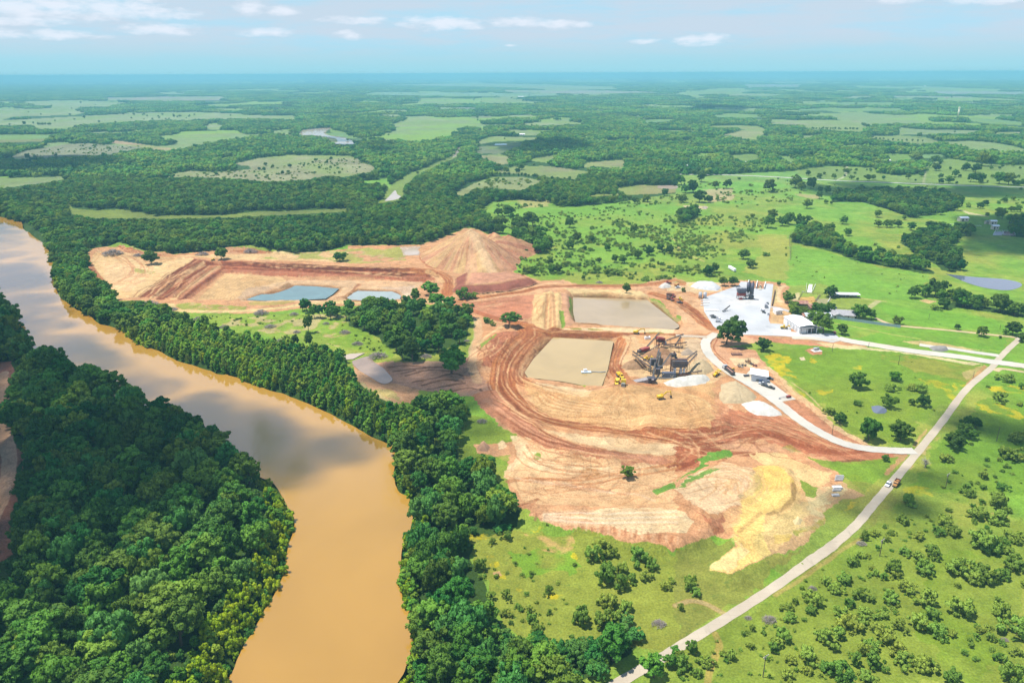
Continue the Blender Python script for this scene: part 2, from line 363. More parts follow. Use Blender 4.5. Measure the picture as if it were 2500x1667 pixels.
# woods standing at these outlines (ground level); everything far away is wood unless a field is drawn there
FAR_WOOD = pts('P -6000,100 9000,100 9000,400 2502,402 2415,402 C 1600,1040 1590,1120 1290,1130 1270,1075 1000,1060 850,1072 740,1092 200,1118 0,1118 B 2221,1235 1900,1282 1840,1292 1560,1322 1430,1312 1440,1295 1200,1275 1040,1292 965,1350 1015,1400 1060,1470 1120,1490 1090,1500 '
               'E 1030,58 940,18 870,18 700,90 580,123 130,128 0,160 D 2000,178 1820,184 1580,139 1350,160 1100,186 920,182 780,125 640,142 585,152 552,200 560,260 620,330 730,470 760,490 900,480 1080,545 1160,620 1100,640 1000,700 850,735 790,680 640,625 560,570 490,540 420,490 380,450 345,360 350,270 330,200 290,130 200,60 P 60,560 0,529 -6000,500')
W_LEFT = np.vstack([pts('P -900,560 -60,700'), SHORE_L[15:], pts('P 300,2300 -900,2300')])
W_SAP = pts('D 790,680 1000,700 1160,640 1350,700 1500,740 1700,770 1900,790 2090,820 2180,880 2221,930 E 60,900 150,970 300,1090 400,1140 480,1180 600,1230 700,1330 600,1420 410,1402 320,1367 200,1302 100,1247 D 2130,1212 2000,1150 1850,1090 1700,1040 1560,995 1400,950 1300,915 1180,880 1050,825 940,780 850,740')
W_BANK = pts('E 560,1190 600,1150 760,1150 920,1170 900,1250 870,1340 835,1420 870,1500 H 860,180 950,230 1040,210 1110,330 1180,390 1235,500 1205,570 1100,610 1050,640 920,680 900,760 940,870 1000,960 1040,1080 1100,1220 1230,1330 1440,1360 1620,1370 1700,1300 1800,1240 1960,1260 1985,1340 1850,1450 1600,1568 1300,1900 900,2300 200,2300 380,1750 450,1568 510,1440 540,1310 530,1250 555,1170 545,1110 500,1090 480,1000 480,880 470,760 490,650 530,590 545,490 545,440 520,380 450,340 428,240 432,130 430,60 E 410,1402 600,1400 700,1300 600,1230')
W_GROVE = pts('E -60,560 60,540 350,530 540,520 700,530 860,560 910,620 900,690 870,760 730,790 690,830 590,800 560,870 470,865 430,790 370,785 340,720 150,650 40,600')
P_WOODS = [pts(s) for s in ('C 990,1290 1000,1250 1150,1225 1400,1225 1700,1235 1825,1280 1800,1330 1640,1372 1500,1388 1350,1338 1200,1292',
    'F 738,110 745,60 800,30 900,20 1010,50 1010,80 1060,140 1170,180 1300,190 1500,235 1640,290 1640,312 1540,302 1290,252 1170,242 1040,182 900,142',
    'F 1430,110 1520,95 1560,50 1620,20 1800,30 1880,40 1885,68 1785,75 1810,110 1730,135 1790,205 1825,290 1760,295 1700,285 1660,250 1540,205 1490,150', 'C 2120,1420 2300,1400 2300,1520 2140,1510',
    'C 0,1420 20,1360 130,1345 150,1385 60,1425', 'C 1290,1100 1330,1070 1500,1085 1600,1105 1420,1122', 'F 1700,540 1760,480 1900,510 2000,520 2120,540 2221,565 2221,590 2060,560 1800,525', 'D -100,520 0,480 60,560 120,640 -100,680', 'E 1120,130 1200,60 1300,80 1420,110 1430,145 1340,185 1260,130 1190,125')]
# areas of the near ground that stay in view: no crown may rise into them
KEEP = [pts(QUARRY), pts('P -60,540 38,545 D 200,0 285,70 330,200 345,360 380,450 420,490 490,540 640,625 790,680 850,740 1050,825 1300,915 1560,995 1850,1090 2130,1212 E 100,1247 320,1367 410,1402 H 412,60 412,130 410,240 420,330 500,380 525,480 505,590 458,650 440,760 455,880 440,990 412,1100 520,1100 530,1160 505,1250 520,1310 490,1440 430,1568 300,2000 '
        'G 1200,1900 1460,1568 1530,1400 1690,1130 1850,900 1860,640 1880,420 1860,320 1790,220 1770,165 1660,130 1550,100 1540,20 D 1780,1540 1700,1480 1540,1430 1540,1370 1450,1320 1400,1260 1280,1180 1180,1160 1060,1090 900,1090 850,1010 740,980 650,900 500,800 400,840 350,770 280,690 190,670 140,660 128,540 35,440 25,290 P -60,640'),
        pts('D -60,870 85,868 95,980 50,1040 30,1180 40,1300 90,1400 175,1500 G 170,130 110,200 105,330 100,400 55,560 75,660 70,760 -60,880'),
        pts('E 120,640 330,720 370,790 430,850 450,870 270,870 100,840 60,800 -60,740 D 1900,735 1720,715 1500,685 1350,655 1180,570 1600,560 2000,540 2221,560'),
        pts('H 830,80 950,150 940,60 E 1100,1290 920,1180 870,1330'), pts('H 905,640 1000,605 1190,570 1300,500 1450,562 1800,640 2221,700 2221,1400 1950,1420 1990,1290 1900,1180 1700,1200 1600,1310 1450,1310 1230,1285 1110,1220 1050,1080 1000,960 940,860 905,760'),
        pts('H 2140,1368 1800,1568 2221,1568 2221,1340'), pts('E 945,600 935,740 900,830 890,760 920,700 930,640')]
def in_any(x, y, polys):
    m = np.zeros(np.shape(x), bool)
    for p in polys:
        bx = (x >= p[:, 0].min()) & (x <= p[:, 0].max()) & (y >= p[:, 1].min()) & (y <= p[:, 1].max()) & ~m
        if bx.any(): m[bx] |= inside(x[bx], y[bx], p)
    return m
FPOLY = [f[0] for f in FIELDS]
def clearing(X, Y):
    """scattered small pastures in the far country, more of them to the right"""
    d = np.hypot(X, Y); q = np.clip(X/np.maximum(d, 1)*.12, -.05, .05)
    n = fbm(X/330+5, Y/520, 61, 4); n2 = fbm(X/120+9, Y/210, 62, 3); n3_ = fbm(X/700, Y/1500, 63, 3)
    return (((n > .625-q) | (n2 > .68-q) | ((d > 5200) & (n3_ > .645-q))) & (d > 2300)) | ((n2 > .735) & (d > 1400))
def wood_at(x, y, X, Y):
    """is there wood at these ground points (x, y: their photograph pixels)"""
    w = inside(x, y, FAR_WOOD) & ~clearing(X, Y)
    for p in [W_LEFT, W_SAP, W_BANK, W_GROVE]+P_WOODS:
        w |= in_any(x, y, [p])
    return w & ~in_any(x, y, FPOLY)

def ruts(s, width, n, seed, w=(.8, 1.5), a=(.4, .75), dark=None, light=None):
    """wheel ruts wandering side by side along a haul line"""
    r = np.random.default_rng(seed); p = smooth_line(pts(s)); P = at(p[:, 0], p[:, 1])[:, :2]; d = np.gradient(P, axis=0); d /= np.linalg.norm(d, axis=1)[:, None]+1e-9; nr = np.stack([-d[:, 1], d[:, 0]], 1); t = np.linspace(0, 1, len(P))
    for k in range(n):
        o = r.uniform(-.5, .5)*width+width*.22*np.sin(t*r.uniform(2, 9)+r.uniform(0, 6)); i0 = int(r.uniform(0, .45)*len(P)); i1 = int(r.uniform(.6, 1)*len(P)); Q = (P+nr*o[:, None])[i0:i1]
        if len(Q) < 4: continue
        sl = block(Q, 4)
        if sl is None: continue
        ww = r.uniform(*w); dd = dist_line(GX[sl]+wC[sl]*.6, GY[sl], Q[::3] if len(Q) > 12 else Q); m = np.clip((ww/2-dd)/np.maximum(MPY[sl]*.5, .35)+.5, 0, 1)*r.uniform(*a)
        blend(sl, m, (A(158, 94, 62) if dark is None else dark) if r.random() < .65 else (A(236, 196, 148) if light is None else light))
def terrain_colours():
    n1 = fbm(GX/70, GY/70, 71, 4); n2 = fbm(GX/16, GY/16, 72, 4); n3 = fbm(GX/260, GY/260, 73, 3)
    t = sstep((n1-.35)/.3)[..., None]; u = sstep((n2-.4)/.25)[..., None]*.45
    base = GRASS*(1-t)+GRASS_OL*t; base = base*(1-u)+GRASS_DK*u
    CV[..., :3] = base; CV[..., 3] = 1
    far = sstep((GY-900)/1500)[..., None]*.75
    CV[..., :3] = CV[..., :3]*(1-far)+(FIELD*.6*(1-sstep((n3-.4)/.2)[..., None])+GRASS_OL*sstep((n3-.4)/.2)[..., None])*far
    # woodland floor
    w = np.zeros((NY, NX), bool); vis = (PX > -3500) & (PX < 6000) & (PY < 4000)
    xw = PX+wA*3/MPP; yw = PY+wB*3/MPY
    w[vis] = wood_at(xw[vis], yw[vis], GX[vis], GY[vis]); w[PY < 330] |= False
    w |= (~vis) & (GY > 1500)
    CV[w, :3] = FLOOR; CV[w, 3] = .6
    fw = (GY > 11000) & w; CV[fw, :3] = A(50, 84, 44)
    for p, c in FIELDS:
        P = p; sl = pblock(P)
        if sl is None: continue
        x = PX[sl]+wA[sl]*5/MPP[sl]; y = PY[sl]+wB[sl]*5/MPY[sl]
        m = inside(x, y, P)*1.0; f_ = fbm(GX[sl]/60, GY[sl]/90, int(abs(p[0, 0])) % 97, 4)[..., None]; f2_ = sstep((fbm(GX[sl]/140, GY[sl]/220, 5+int(abs(p[0, 0])) % 97, 3)-.42)/.2)[..., None]*.6; cc = c*(.52+.34*f_)*(1-f2_)+GRASS_OL*.85*f2_*np.array([.95, 1, .9])
        k = CV[sl]; k[..., :3] = k[..., :3]*(1-m[..., None])+cc*m[..., None]; k[..., 3] = np.where(m > 0, .8, k[..., 3])
    # pale, olive and green sweeps in the near pastures
    fill('F 510,60 720,60 740,300 700,360 420,300 560,180', A(168, 184, 96), .6, 6, 1); fill('F 735,120 1040,190 1290,260 1640,320 1500,480 1100,470 700,380', A(118, 186, 72), .7, 6, 1)
    fill('F 700,385 930,370 1100,450 1280,480 1200,620 640,480', A(160, 180, 96), .5, 5, 1); fill('F 1290,500 2060,600 2180,700 1400,620', A(112, 182, 62), .7, 5, 1); fill('F 1060,740 1450,640 2150,720 2060,800 1560,760 1300,760', A(106, 178, 58), .7, 5, 1)
    fill('F 560,800 1000,780 1960,880 1900,1000 1640,1180 1400,1380 1200,1340 900,1130', A(116, 164, 52), .7, 6, 1); fill('F 1300,830 1960,890 1850,1000 1500,930', A(160, 168, 84), .6, 8, 1, (22, .35, .6))
    fill('F 1640,1440 2221,880 2400,880 2400,1700 1500,1700', A(104, 158, 50), .7, 6, 1); fill('I 500,1100 1250,560 1500,520 2000,650 2221,500 2221,1568 0,1568 60,1350', A(126, 162, 64), .75, 6, 1)
    fill('I 1550,800 2100,700 2221,1300 1900,1568 1600,1300', A(112, 160, 48), .6, 8, 1, (40, .4, .6)); fill('H 900,640 1200,580 2221,700 2221,1400 1450,1310 1110,1220 960,860', A(142, 164, 72), .8, 5, 1)
    fill('H 1150,720 1500,680 1600,840 1250,900', A(110, 178, 54), .7, 6, 1, (14, .35, .55)); fill('H 1200,600 1560,640 1560,760 1280,700', A(214, 186, 138), .6, 3, .5, (9, .45, .6)); fill('I 0,700 230,640 390,660 240,850 340,900 600,770 800,700 500,1000 0,1300', A(134, 152, 76), .8, 5, 1)
    fill('E 860,1180 1100,1290 1220,1345 1150,1480 860,1480 835,1400', A(128, 168, 66), .8, 4, 1); fill('D 1180,570 2221,560 2221,800 1900,735 1500,685', A(140, 180, 76), .7, 4, 1); fill('E -20,560 380,760 430,860 260,800 0,760', A(126, 176, 60), .7, 4, 1)
    fill('D 1250,600 2221,560 2221,790', A(206, 184, 140), .7, 3, .4, (10, .52, .62)); fill('B 1050,1290 1500,1280 1560,1330 2221,1290 2221,1568 1100,1568', A(120, 182, 70), .5, 6, 1); fill('B 1200,1280 1430,1275 1400,1320 1240,1330', A(190, 186, 126), .7, 6, .8)
    fill('C 180,1210 370,1200 360,1280 220,1290', A(194, 180, 140), .8, 6, .7); fill('C 750,1235 930,1245 900,1270 780,1255', A(190, 176, 130), .7, 6, .7); fill('C 50,1310 200,1315 200,1335 60,1340', A(226, 200, 160), .8, 3, .3)
    # yellow flowers
    for s, a, th in (('F 560,830 620,810 730,850 720,900 660,940 600,890', .95, (9, .30, .5)), ('F 620,900 720,900 780,980 700,960 640,950', .8, (9, .4, .6)), ('F 850,845 920,850 900,870 860,870', .8, (6, .4, .55)), ('F 980,880 1210,895 1200,925 1000,910', .7, (9, .42, .6)),
                     ('F 790,1040 1000,1050 960,1085 820,1090', .75, (9, .42, .6)), ('F 660,940 800,1060 900,1180 820,1110', .6, (8, .45, .6)), ('F 1550,980 1900,1000 1780,1130 1600,1060', .55, (10, .5, .64)), ('F 1780,1020 1850,1020 1800,1070', .9, (6, .35, .55)), ('F 1990,1030 2221,1010 2221,1075 2010,1065', .9, (9, .36, .55)),
                     ('F 1900,1110 2221,1170 2221,1240 1950,1180', .7, (9, .44, .6)), ('I 1100,260 1250,230 1240,340 1180,330', .8, (6, .4, .56)), ('I 1040,440 1150,390 1130,430 1060,480', .9, (5, .3, .5)), ('H 880,610 1090,610 1060,640 900,670', .8, (5, .42, .58)), ('H 1010,750 1100,740 1150,910 1060,900', .75, (5, .45, .58)),
                     ('H 1340,980 1380,960 1400,1005 1510,980 1480,1015 1380,1025', .9, (4, .35, .5)), ('H 1540,750 1620,780 1600,800 1550,780', .8, (5, .4, .55)), ('H 1220,960 1300,980 1260,1030 1220,1010', .7, (5, .45, .58)), ('H 1270,570 1400,555 1390,600', .7, (5, .45, .58)), ('I 1450,310 1650,330 1640,380 1480,360', .5, (8, .45, .6))):
        fill(s, FLOWER, a, 4, 1, th)
    # ---- bare ground of the quarry
    fill(QUARRY, PINK, 1, 2.5, 0)
    fill('D 560,250 620,160 800,170 1000,200 1240,215 900,462 740,470 640,330', SAND, .85, 3, 0); fill('D 640,230 900,250 1000,300 820,420 700,400', A(250, 216, 168), .8, 5, 0)
    fill('D 750,130 830,140 930,180 1060,195 940,198 800,172', RED, .9, 2); fill('D 1450,165 1600,142 1730,165 1840,190 1700,185', RED, .7, 2); stroke('D 555,205 575,250 600,290 650,350', 5, RED, .8)
    fill('D 1100,195 2221,165 2221,235 1400,215', SAND, .8, 3); fill('D 1640,215 1900,180 2221,160 E 150,150 460,140 510,220 160,245 0,222 D 2221,215', A(150, 180, 96), .85, 4, 1, (20, .32, .5)); fill('E 460,140 585,135 590,190 480,195', A(214, 200, 186), .9, 2)
    fill('D 840,270 940,285 1000,300 950,315 860,300', A(140, 170, 90), .8, 2, 1)
    fill('D 905,462 1250,213 1400,230 1440,300 1160,470', A(206, 146, 110), .9, 2)
    for s in ('D 905,455 1050,350 1250,218', 'D 1010,468 1180,350 1330,240', 'D 1030,472 1200,350 1350,245', 'D 1150,472 1290,370 1410,285', 'D 935,455 1100,340 1280,225'): stroke(s, 5, DRED, .85, 0, 0, .6)
    for s in ('D 970,460 1130,350 1300,235', 'D 1100,470 1250,360 1390,265'): stroke(s, 5, SAND, .8, 0, 0, .6)
    for k in range(11):
        stroke(f'D {900+k*25},{462} {1050+k*22},{350+k*1.5} {1245+k*15},{216+k*5}', 1.6, (DRED, A(226, 172, 134), RED)[k % 3], .75, 0, 0, .8)
    fill('D 1260,220 1400,240 1410,255 1330,250', DRED, .8, 2)
    fill('D 1400,225 1800,240 2221,262 E 400,272 640,285 720,300 770,350 650,350 300,340 0,325 D 2221,328 1850,325 1440,300', A(196, 124, 96), .95, 2)
    for k, (o, c) in enumerate(((10, RED), (22, DRED), (34, RED), (44, DRED), (58, A(206, 150, 116)))):
        stroke(f'D 1420,{232+o} 1800,{245+o} 2221,{264+o} E 400,{274+o*.9} 660,{290+o*.8}', 3, c, .9, 0, 0, .8)
    for k in range(12):
        o = 3+k*5.6; stroke(f'D 1425,{230+o} 1800,{243+o} 2221,{262+o} E 400,{272+o*.9} 660,{288+o*.8}', 1.1, (A(216, 150, 116), A(120, 62, 46), RED)[k % 3], .6, 0, 0, 1.2)
    fill('D 1210,472 1440,305 1800,330 1850,370 1600,400 1480,472', A(232, 200, 148), .95, 2)
    for k in range(14): stroke(f'D {1230+k*22},470 {1420+k*24},{312+k*2}', 1.5, A(214, 176, 124), .6, 0, 0, .4)
    fill('D 1480,470 1600,400 1850,350 2221,350 E 300,355 600,360 560,420 470,480 0,488 D 1600,490', A(236, 206, 166), .8, 2); fill('D 1580,395 1700,385 1760,400 1680,440 1560,465 1490,472', A(206, 180, 150), .7, 3)
    fill('E 60,470 110,465 220,375 190,368', PINK, .9, 1); stroke('E 100,468 200,375', 3, DRED, .5)
    fill('E 330,400 560,380 520,470 455,470 455,440', A(226, 206, 184), .8, 3); fill('E 590,180 700,280 640,270 590,220', RED, .7, 2)
    fill('D 1090,500 1200,490 1580,520 1560,540 1180,545', A(140, 172, 84), .9, 2, 1, (8, .3, .5)); fill('D 1580,490 1900,480 1800,505 1600,510', A(170, 180, 110), .8, 2, 1)
    stroke('D 1080,505 1120,540 1300,550 1580,545 1800,525 2000,497 2221,492 E 300,497 600,490 850,488', 7, A(240, 220, 160))
    stroke('E 0,266 400,276 640,288 740,320 765,370 760,440', 11, HAUL, .95); stroke('E 0,266 400,276 640,288 740,320 765,370 760,440', 9, RED, .8, 0, 3); stroke('E 640,290 690,330 730,360', 6, SAND, .6)
    fill('E 830,500 1000,470 1340,440 1310,580 1200,605 1000,570', A(214, 150, 118), .95, 3); fill('E 620,490 850,490 1000,450 1340,380 1500,345 1600,380 1870,395 1960,390 2060,360 2221,330 2221,420 1900,410 1500,405 1330,440 900,490', A(234, 190, 148), .8, 3)
    stroke('E 800,492 1000,455 1250,420 1400,388 1900,385 2080,375 2221,350 F 60,380', 9, HAUL, .8); stroke('E 800,492 1000,455 1250,420 1400,388 1900,385 2080,375', 8, RED, .6, 0, 2); stroke('E 820,510 1000,570 1110,605 1250,625', 8, RED, .85)
    fill('E 1320,445 1490,425 1500,665 1380,665 1290,610', A(238, 208, 152), .95, 2)
    for s in ('E 1390,660 1400,440', 'E 1450,665 1440,445', 'E 1420,660 1425,440'): stroke(s, 2.5, A(206, 160, 116), .8, 0, 0, .4)
    fill('E 1490,430 1540,450 1590,620 1510,650', A(222, 178, 144), .9, 2); fill('E 1500,400 2000,420 2060,480 2221,600 2221,640 2020,485 1560,458', A(244, 222, 166), .9, 2)
    fill('E 1540,455 1575,470 1585,615 1545,560', A(110, 168, 54), .95, 1.5, 1); fill('E 1475,545 1505,540 1515,640 1490,655', A(120, 172, 66), .95, 1.5, 1); fill('E 2050,460 2120,480 2160,530 2221,600 2221,640 2100,540', A(112, 172, 58), .95, 1.5, 1); fill('E 1640,440 1790,440 1780,460 1660,455', A(150, 172, 90), .8, 2, 1)
    fill('E 1500,655 1900,652 2221,665 2221,690 1500,675', PALE, .9, 1.5); fill('E 1540,655 1760,660 1750,668 1560,665', A(150, 160, 80), .9, 1, 1, (5, .35, .5)); fill('E 1950,680 2150,682 2150,692 1960,690', A(140, 154, 74), .9, 1, 1, (5, .35, .5))
    fill('F 0,440 160,470 240,640 200,690 0,700', A(236, 196, 154), .85, 3); stroke('F -140,440 0,480 90,540 170,610 240,660', 12, HAUL, .9); stroke('F -140,440 0,480 90,540 170,610 240,660', 10, RED, .7, 0, 2); fill('F 0,575 30,580 35,605 0,620', A(110, 168, 60), .9, 1.5, 1)
    fill('F 70,360 280,366 300,420 150,440 60,420', PALE, .8, 2); fill('F -60,378 60,385 40,420 -60,420', PALE, .8, 2); fill('F 80,376 100,370 165,398 160,412 95,395', YEL, .9, 1)
    # loop road round the lower pond
    fill('E 1080,690 1200,670 1250,700 1110,905 985,890 1000,800', A(190, 124, 94), .9, 3); fill('E 1210,640 1440,690 1340,720 1240,850 1200,960 1120,1060 1090,1040 1100,920 1220,720', A(212, 150, 108), .95, 3)
    LOOP = 'E 1270,650 1290,700 1200,780 1135,880 1115,980 1135,1060 1220,1150 1350,1230 1600,1282 2000,1312 2221,1332 F 120,1330 300,1305 420,1300'
    stroke(LOOP, 17, HAUL, .95); stroke(LOOP, 16, A(176, 108, 74), .85, 0, 5); stroke(LOOP, 5, A(180, 112, 78), .5)
    stroke('E 1480,700 1330,760 1260,850 1215,920 1240,985 1400,1045 1600,1110', 10, A(218, 164, 118), .8); stroke('E 1480,700 1330,760 1260,850 1215,920 1240,985 1400,1045 1600,1110', 9, A(188, 124, 86), .7, 0, 3)
    stroke('E 1200,628 1290,655 1430,685 1800,695 2221,702 F 100,710 200,715', 10, HAUL, .9); stroke('E 1290,655 1430,685 1800,695 2221,702', 8, RED, .55, 0, 2)
    fill('E 1380,720 1440,700 1830,735 1860,720 1800,900 1750,1030 1640,1025 1400,990 1290,970 1250,920', A(228, 192, 146), .8, 2); fill('E 1440,705 1640,712 1820,730 1810,748 1640,728 1450,722', A(236, 200, 150), .9, 1)
    fill('E 1290,955 1500,978 1690,1014 1640,1030 1400,988 1290,970', A(128, 178, 40), .95, 1, 1)
    stroke('E 1900,700 1870,760 1830,880 1860,940 1890,1000', 11, HAUL, .9); stroke('E 1900,700 1870,760 1830,880 1860,940', 10, A(180, 110, 80), .8, 0, 3); stroke('E 1940,700 1900,800 1870,880', 3, PALE, .6)
    # mauve wash with cracks west of the loop
    fill('E 290,878 560,870 900,850 950,900 1080,1060 920,1090 580,1050 330,990', A(206, 166, 142), .9, 3); fill('E 170,860 330,900 400,990 200,930', A(206, 182, 164), .9, 2)
    for s in ('E 380,905 500,895 620,905', 'E 420,930 620,910 760,905', 'E 500,960 640,925 800,930', 'E 540,1000 680,975 800,945 860,960', 'E 600,1020 740,990 860,1000', 'E 640,1045 760,1025 880,1010', 'E 770,1060 900,1040 1010,1060 1080,1045', 'E 470,945 560,925'): stroke(s, 1.6, A(120, 84, 64), .85, 0, 0, 1.5)
    stroke('E 960,600 960,700 930,790 920,900 960,1000', 7, A(232, 200, 158), .8, 0, 0, 1.5); stroke('E 1110,645 1000,720 950,780', 4, A(236, 208, 160), .9); fill('E 1090,690 1060,720 970,790 960,800 975,760', A(124, 172, 70), .9, 1.5, 1)
    stroke('E 190,930 300,1040 440,1110', 8, A(226, 186, 146), .7); fill('E 250,1050 430,1060 460,1140 400,1110', A(150, 168, 90), .6, 3, 1)
    # berm south of the loop, sand floor, plant area
    fill('E 920,1090 1080,1050 1150,1140 1300,1235 1500,1362 1800,1445 2100,1475 2200,1505 2150,1535 1900,1542 1600,1482 1400,1432 1220,1332 1000,1192', A(208, 148, 114), .95, 2); stroke('E 1010,1110 1200,1240 1400,1370 1700,1440 2100,1490', 4, A(222, 168, 134), .7)
    fill('E 1230,985 1400,1030 1560,1060 1850,1030 2221,1000 F 250,1000 260,1200 240,1290 0,1300 E 2000,1295 1600,1260 1350,1190', A(224, 186, 134), .9, 3)
    fill('E 1300,1000 1500,1030 1690,1050 1660,1090 1400,1060', PALE, .75, 3); fill('E 1250,1090 1340,1090 1600,1200 2100,1210 2100,1275 1700,1250 1400,1190', A(240, 206, 154), .7, 3); fill('E 1350,1292 1700,1345 2221,1402 2221,1470 2100,1465 1800,1432 1500,1352', A(240, 216, 172), .9, 3)
    for k in range(9):
        o = k*13; stroke(f'E {1340+o},{1090-o*.2} {1400+o*1.6},{1150-o*.35} {1560+o*1.9},{1190-o*.5} {1800+o},{1195-o*.4}', 1.6, (A(196, 146, 98), A(244, 214, 166))[k % 2], .7, 0, 0, 1.5)
    for k in range(11):
        x = 1760+k*26; stroke(f'E {1840+k*9},1060 {x},1110 {1690+k*38},1165', 1.2, (A(206, 156, 108), A(238, 206, 154))[k % 2], .6, 0, 0, 1)
    for k in range(5): stroke(f'F {30+k*8},1110 {110-k*4},{1120+k*8} {140-k*8},{1180+k*2} {90-k*4},{1220-k*6} {10+k*8},{1200-k*5}', 1.6, (A(190, 138, 92), A(236, 206, 158))[k % 2], .75, 0, 0, 1)
    fill('E 1880,700 2221,700 F 160,720 180,800 250,900 330,960 230,1010 0,1000 E 2221,1000 1900,960 1870,900 1930,780', A(238, 204, 158), .85, 3); fill('E 1980,700 F 60,720 20,760 E 1990,760', A(222, 160, 108), .8, 3)
    fill('F 60,720 160,725 200,860 120,860 40,810', GREY, .8, 3); fill('E 1940,880 2080,910 2221,940 F 100,930 200,960 150,1000 E 2000,1000', A(232, 200, 152), .8, 2); stroke('E 1850,985 2000,1010 2221,1045 F 100,1060 200,1100 260,1180 290,1225', 7, A(216, 158, 112), .8)
    stroke('F 90,1080 180,1120 250,1190 280,1230', 2, A(244, 216, 160), .9); stroke('F 345,1150 270,1260 240,1330 245,1390', 3, A(240, 204, 164), .8)
    fill('F 230,1290 330,1170 520,1200 700,1225 900,1330 1060,1400 1250,1425 1480,1450 1300,1492 1080,1532 800,1440 500,1340 200,1420 0,1440 0,1320', A(202, 134, 100), .9, 3)
    fill('F 230,1140 300,1120 330,1180 280,1260 220,1200', A(226, 166, 124), .8, 3); fill('F 250,1360 560,1320 700,1400 600,1460 300,1430', A(224, 176, 142), .6, 5, 0, (14, .35, .6))
    for s in ('F 0,1330 200,1325 480,1290', 'F 0,1370 120,1380 300,1440 600,1460', 'F 0,1420 180,1420 330,1450 600,1475', 'F 300,1330 500,1310 640,1330 800,1400 1000,1440', 'F 380,1350 600,1340 820,1420', 'F 850,1440 1050,1450 1250,1440', 'F 500,1380 560,1330 650,1320'): stroke(s, 4, A(166, 96, 66), .75, 0, 0, 2)
    fill('F 0,1440 150,1420 200,1500 60,1568 0,1568', A(196, 124, 90), .9, 3)
    for k in range(4): stroke(f'F {-100-k*40},1568 {60+k*20},{1530-k*8} {170+k*10},{1470-k*14} {140},{1420-k*6}', 3, A(166, 98, 70), .7, 0, 0, 2)
    # strips beside the plant road and the apron
    fill('F 250,700 420,700 560,742 330,775 400,790 510,792 540,850 600,940 460,910 330,900 240,800', A(232, 184, 146), .9, 2); stroke('F 262,720 232,770 250,820 320,880', 5, RED, .8, 0, 2); fill('F 340,850 500,845 540,870 470,900 380,900', A(246, 226, 182), .85, 2)
    fill('F 420,702 640,720 900,745 1000,752 1230,780 900,770 560,742', A(222, 160, 124), .9, 2); fill('F 860,745 1000,752 1500,815 1960,880 1900,890 1400,810 1000,780', A(240, 222, 168), .85, 2, .2)
    fill('F 560,900 600,900 780,1070 880,1150 1010,1260 1240,1400 1150,1400 960,1330 800,1200 690,1140 760,1110', A(240, 206, 160), .9, 2); fill('F 660,1130 780,1110 860,1180 1000,1290 1180,1400 960,1330 800,1220', A(208, 142, 108), .85, 2)
    fill('F 600,500 640,390 690,380 660,470 730,530 735,640 600,625', A(240, 206, 154), .9, 2); stroke('F 690,385 650,420 640,460 680,490', 5, A(244, 220, 176), .9)
    fill('F 460,362 452,402 560,406 572,372', A(206, 160, 130), .9, 1); fill('F 620,380 650,385 640,500 610,500', A(206, 186, 120), .7, 2, .5)
    fill('F 830,800 870,780 930,795 935,825 870,828', A(222, 160, 124), .95, 1); fill('F 785,845 815,840 825,858 795,860', A(236, 220, 190), .9, 1); fill('F 790,460 880,455 900,490 840,500 790,480', A(238, 196, 120), .9, 1); fill('F 900,470 1000,470 960,500 900,495', A(196, 180, 140), .8, 1, .4)
    stroke('F 740,500 800,490 900,505', 4, A(240, 220, 176), .9); fill('F 735,440 790,430 780,480 740,495', A(240, 222, 170), .8, 1.5); fill('F 1550,480 1600,470 1670,485 1620,500', A(236, 206, 150), .9, 1.5); fill('F 1450,740 1560,735 1700,755 1900,790 1980,800 1800,785 1560,765', A(236, 214, 150), .85, 2)
    fill('F 1970,885 1985,900 1860,1070 1830,1075 1850,1010', A(222, 178, 126), .85, 1.5); fill('F 1820,940 1890,920 1960,890 1900,960 1850,985', A(226, 190, 130), .6, 2); fill('F 1500,1400 1600,1290 1600,1310 1530,1410', A(222, 190, 120), .8, 1.5)
    fill('F 1580,1400 1720,1280 1730,1300 1600,1440 I 1580,120 1500,215 1480,210', A(220, 190, 140), .6, 3, .3, (8, .4, .6)); fill('I 1400,100 1480,110 1360,240 1330,230', A(206, 166, 120), .9, 1.5)
    stroke('I 1000,160 1200,150 1330,210', 3, A(120, 92, 60), .8); stroke('F 1100,455 1290,480 1340,487', 2, DRY, .8, 1); stroke('F 1290,485 1210,545', 5, A(214, 196, 150), .7)
    stroke('F 1000,625 1200,660 1400,700 1560,725', 1.2, A(226, 216, 160), .5, 1, 0, 1.5)
    # dumping ground, south-east
    fill('H 1130,180 1300,60 1700,140 2150,200 2221,190 2221,450 1800,460 1400,440 1250,420 1150,290', A(240, 206, 158), .8, 4); fill('H 1230,20 1330,130 1500,170 1900,210 2100,200 1900,240 1500,240 1280,200', PALE, .7, 5); fill('H 1560,500 1800,462 2221,450 I 60,480 100,540 60,605 H 2000,612 1700,545', PALE, .95, 2)
    fill('H 1180,390 1340,470 1560,505 1700,548 2000,614 2221,612 I 60,610 220,560 240,620 0,700 H 2100,682 1800,630 1450,562 1300,492', A(226, 176, 134), .9, 2)
    for k in range(26):
        x = 1330+k*36; y = 480+k*6.2; stroke(f'H {x},{y+6} {x-8+(k%3)*6},{y+48}', 1.2, (A(196, 138, 100), A(240, 200, 160))[k % 2], .7, 0, 0, 1)
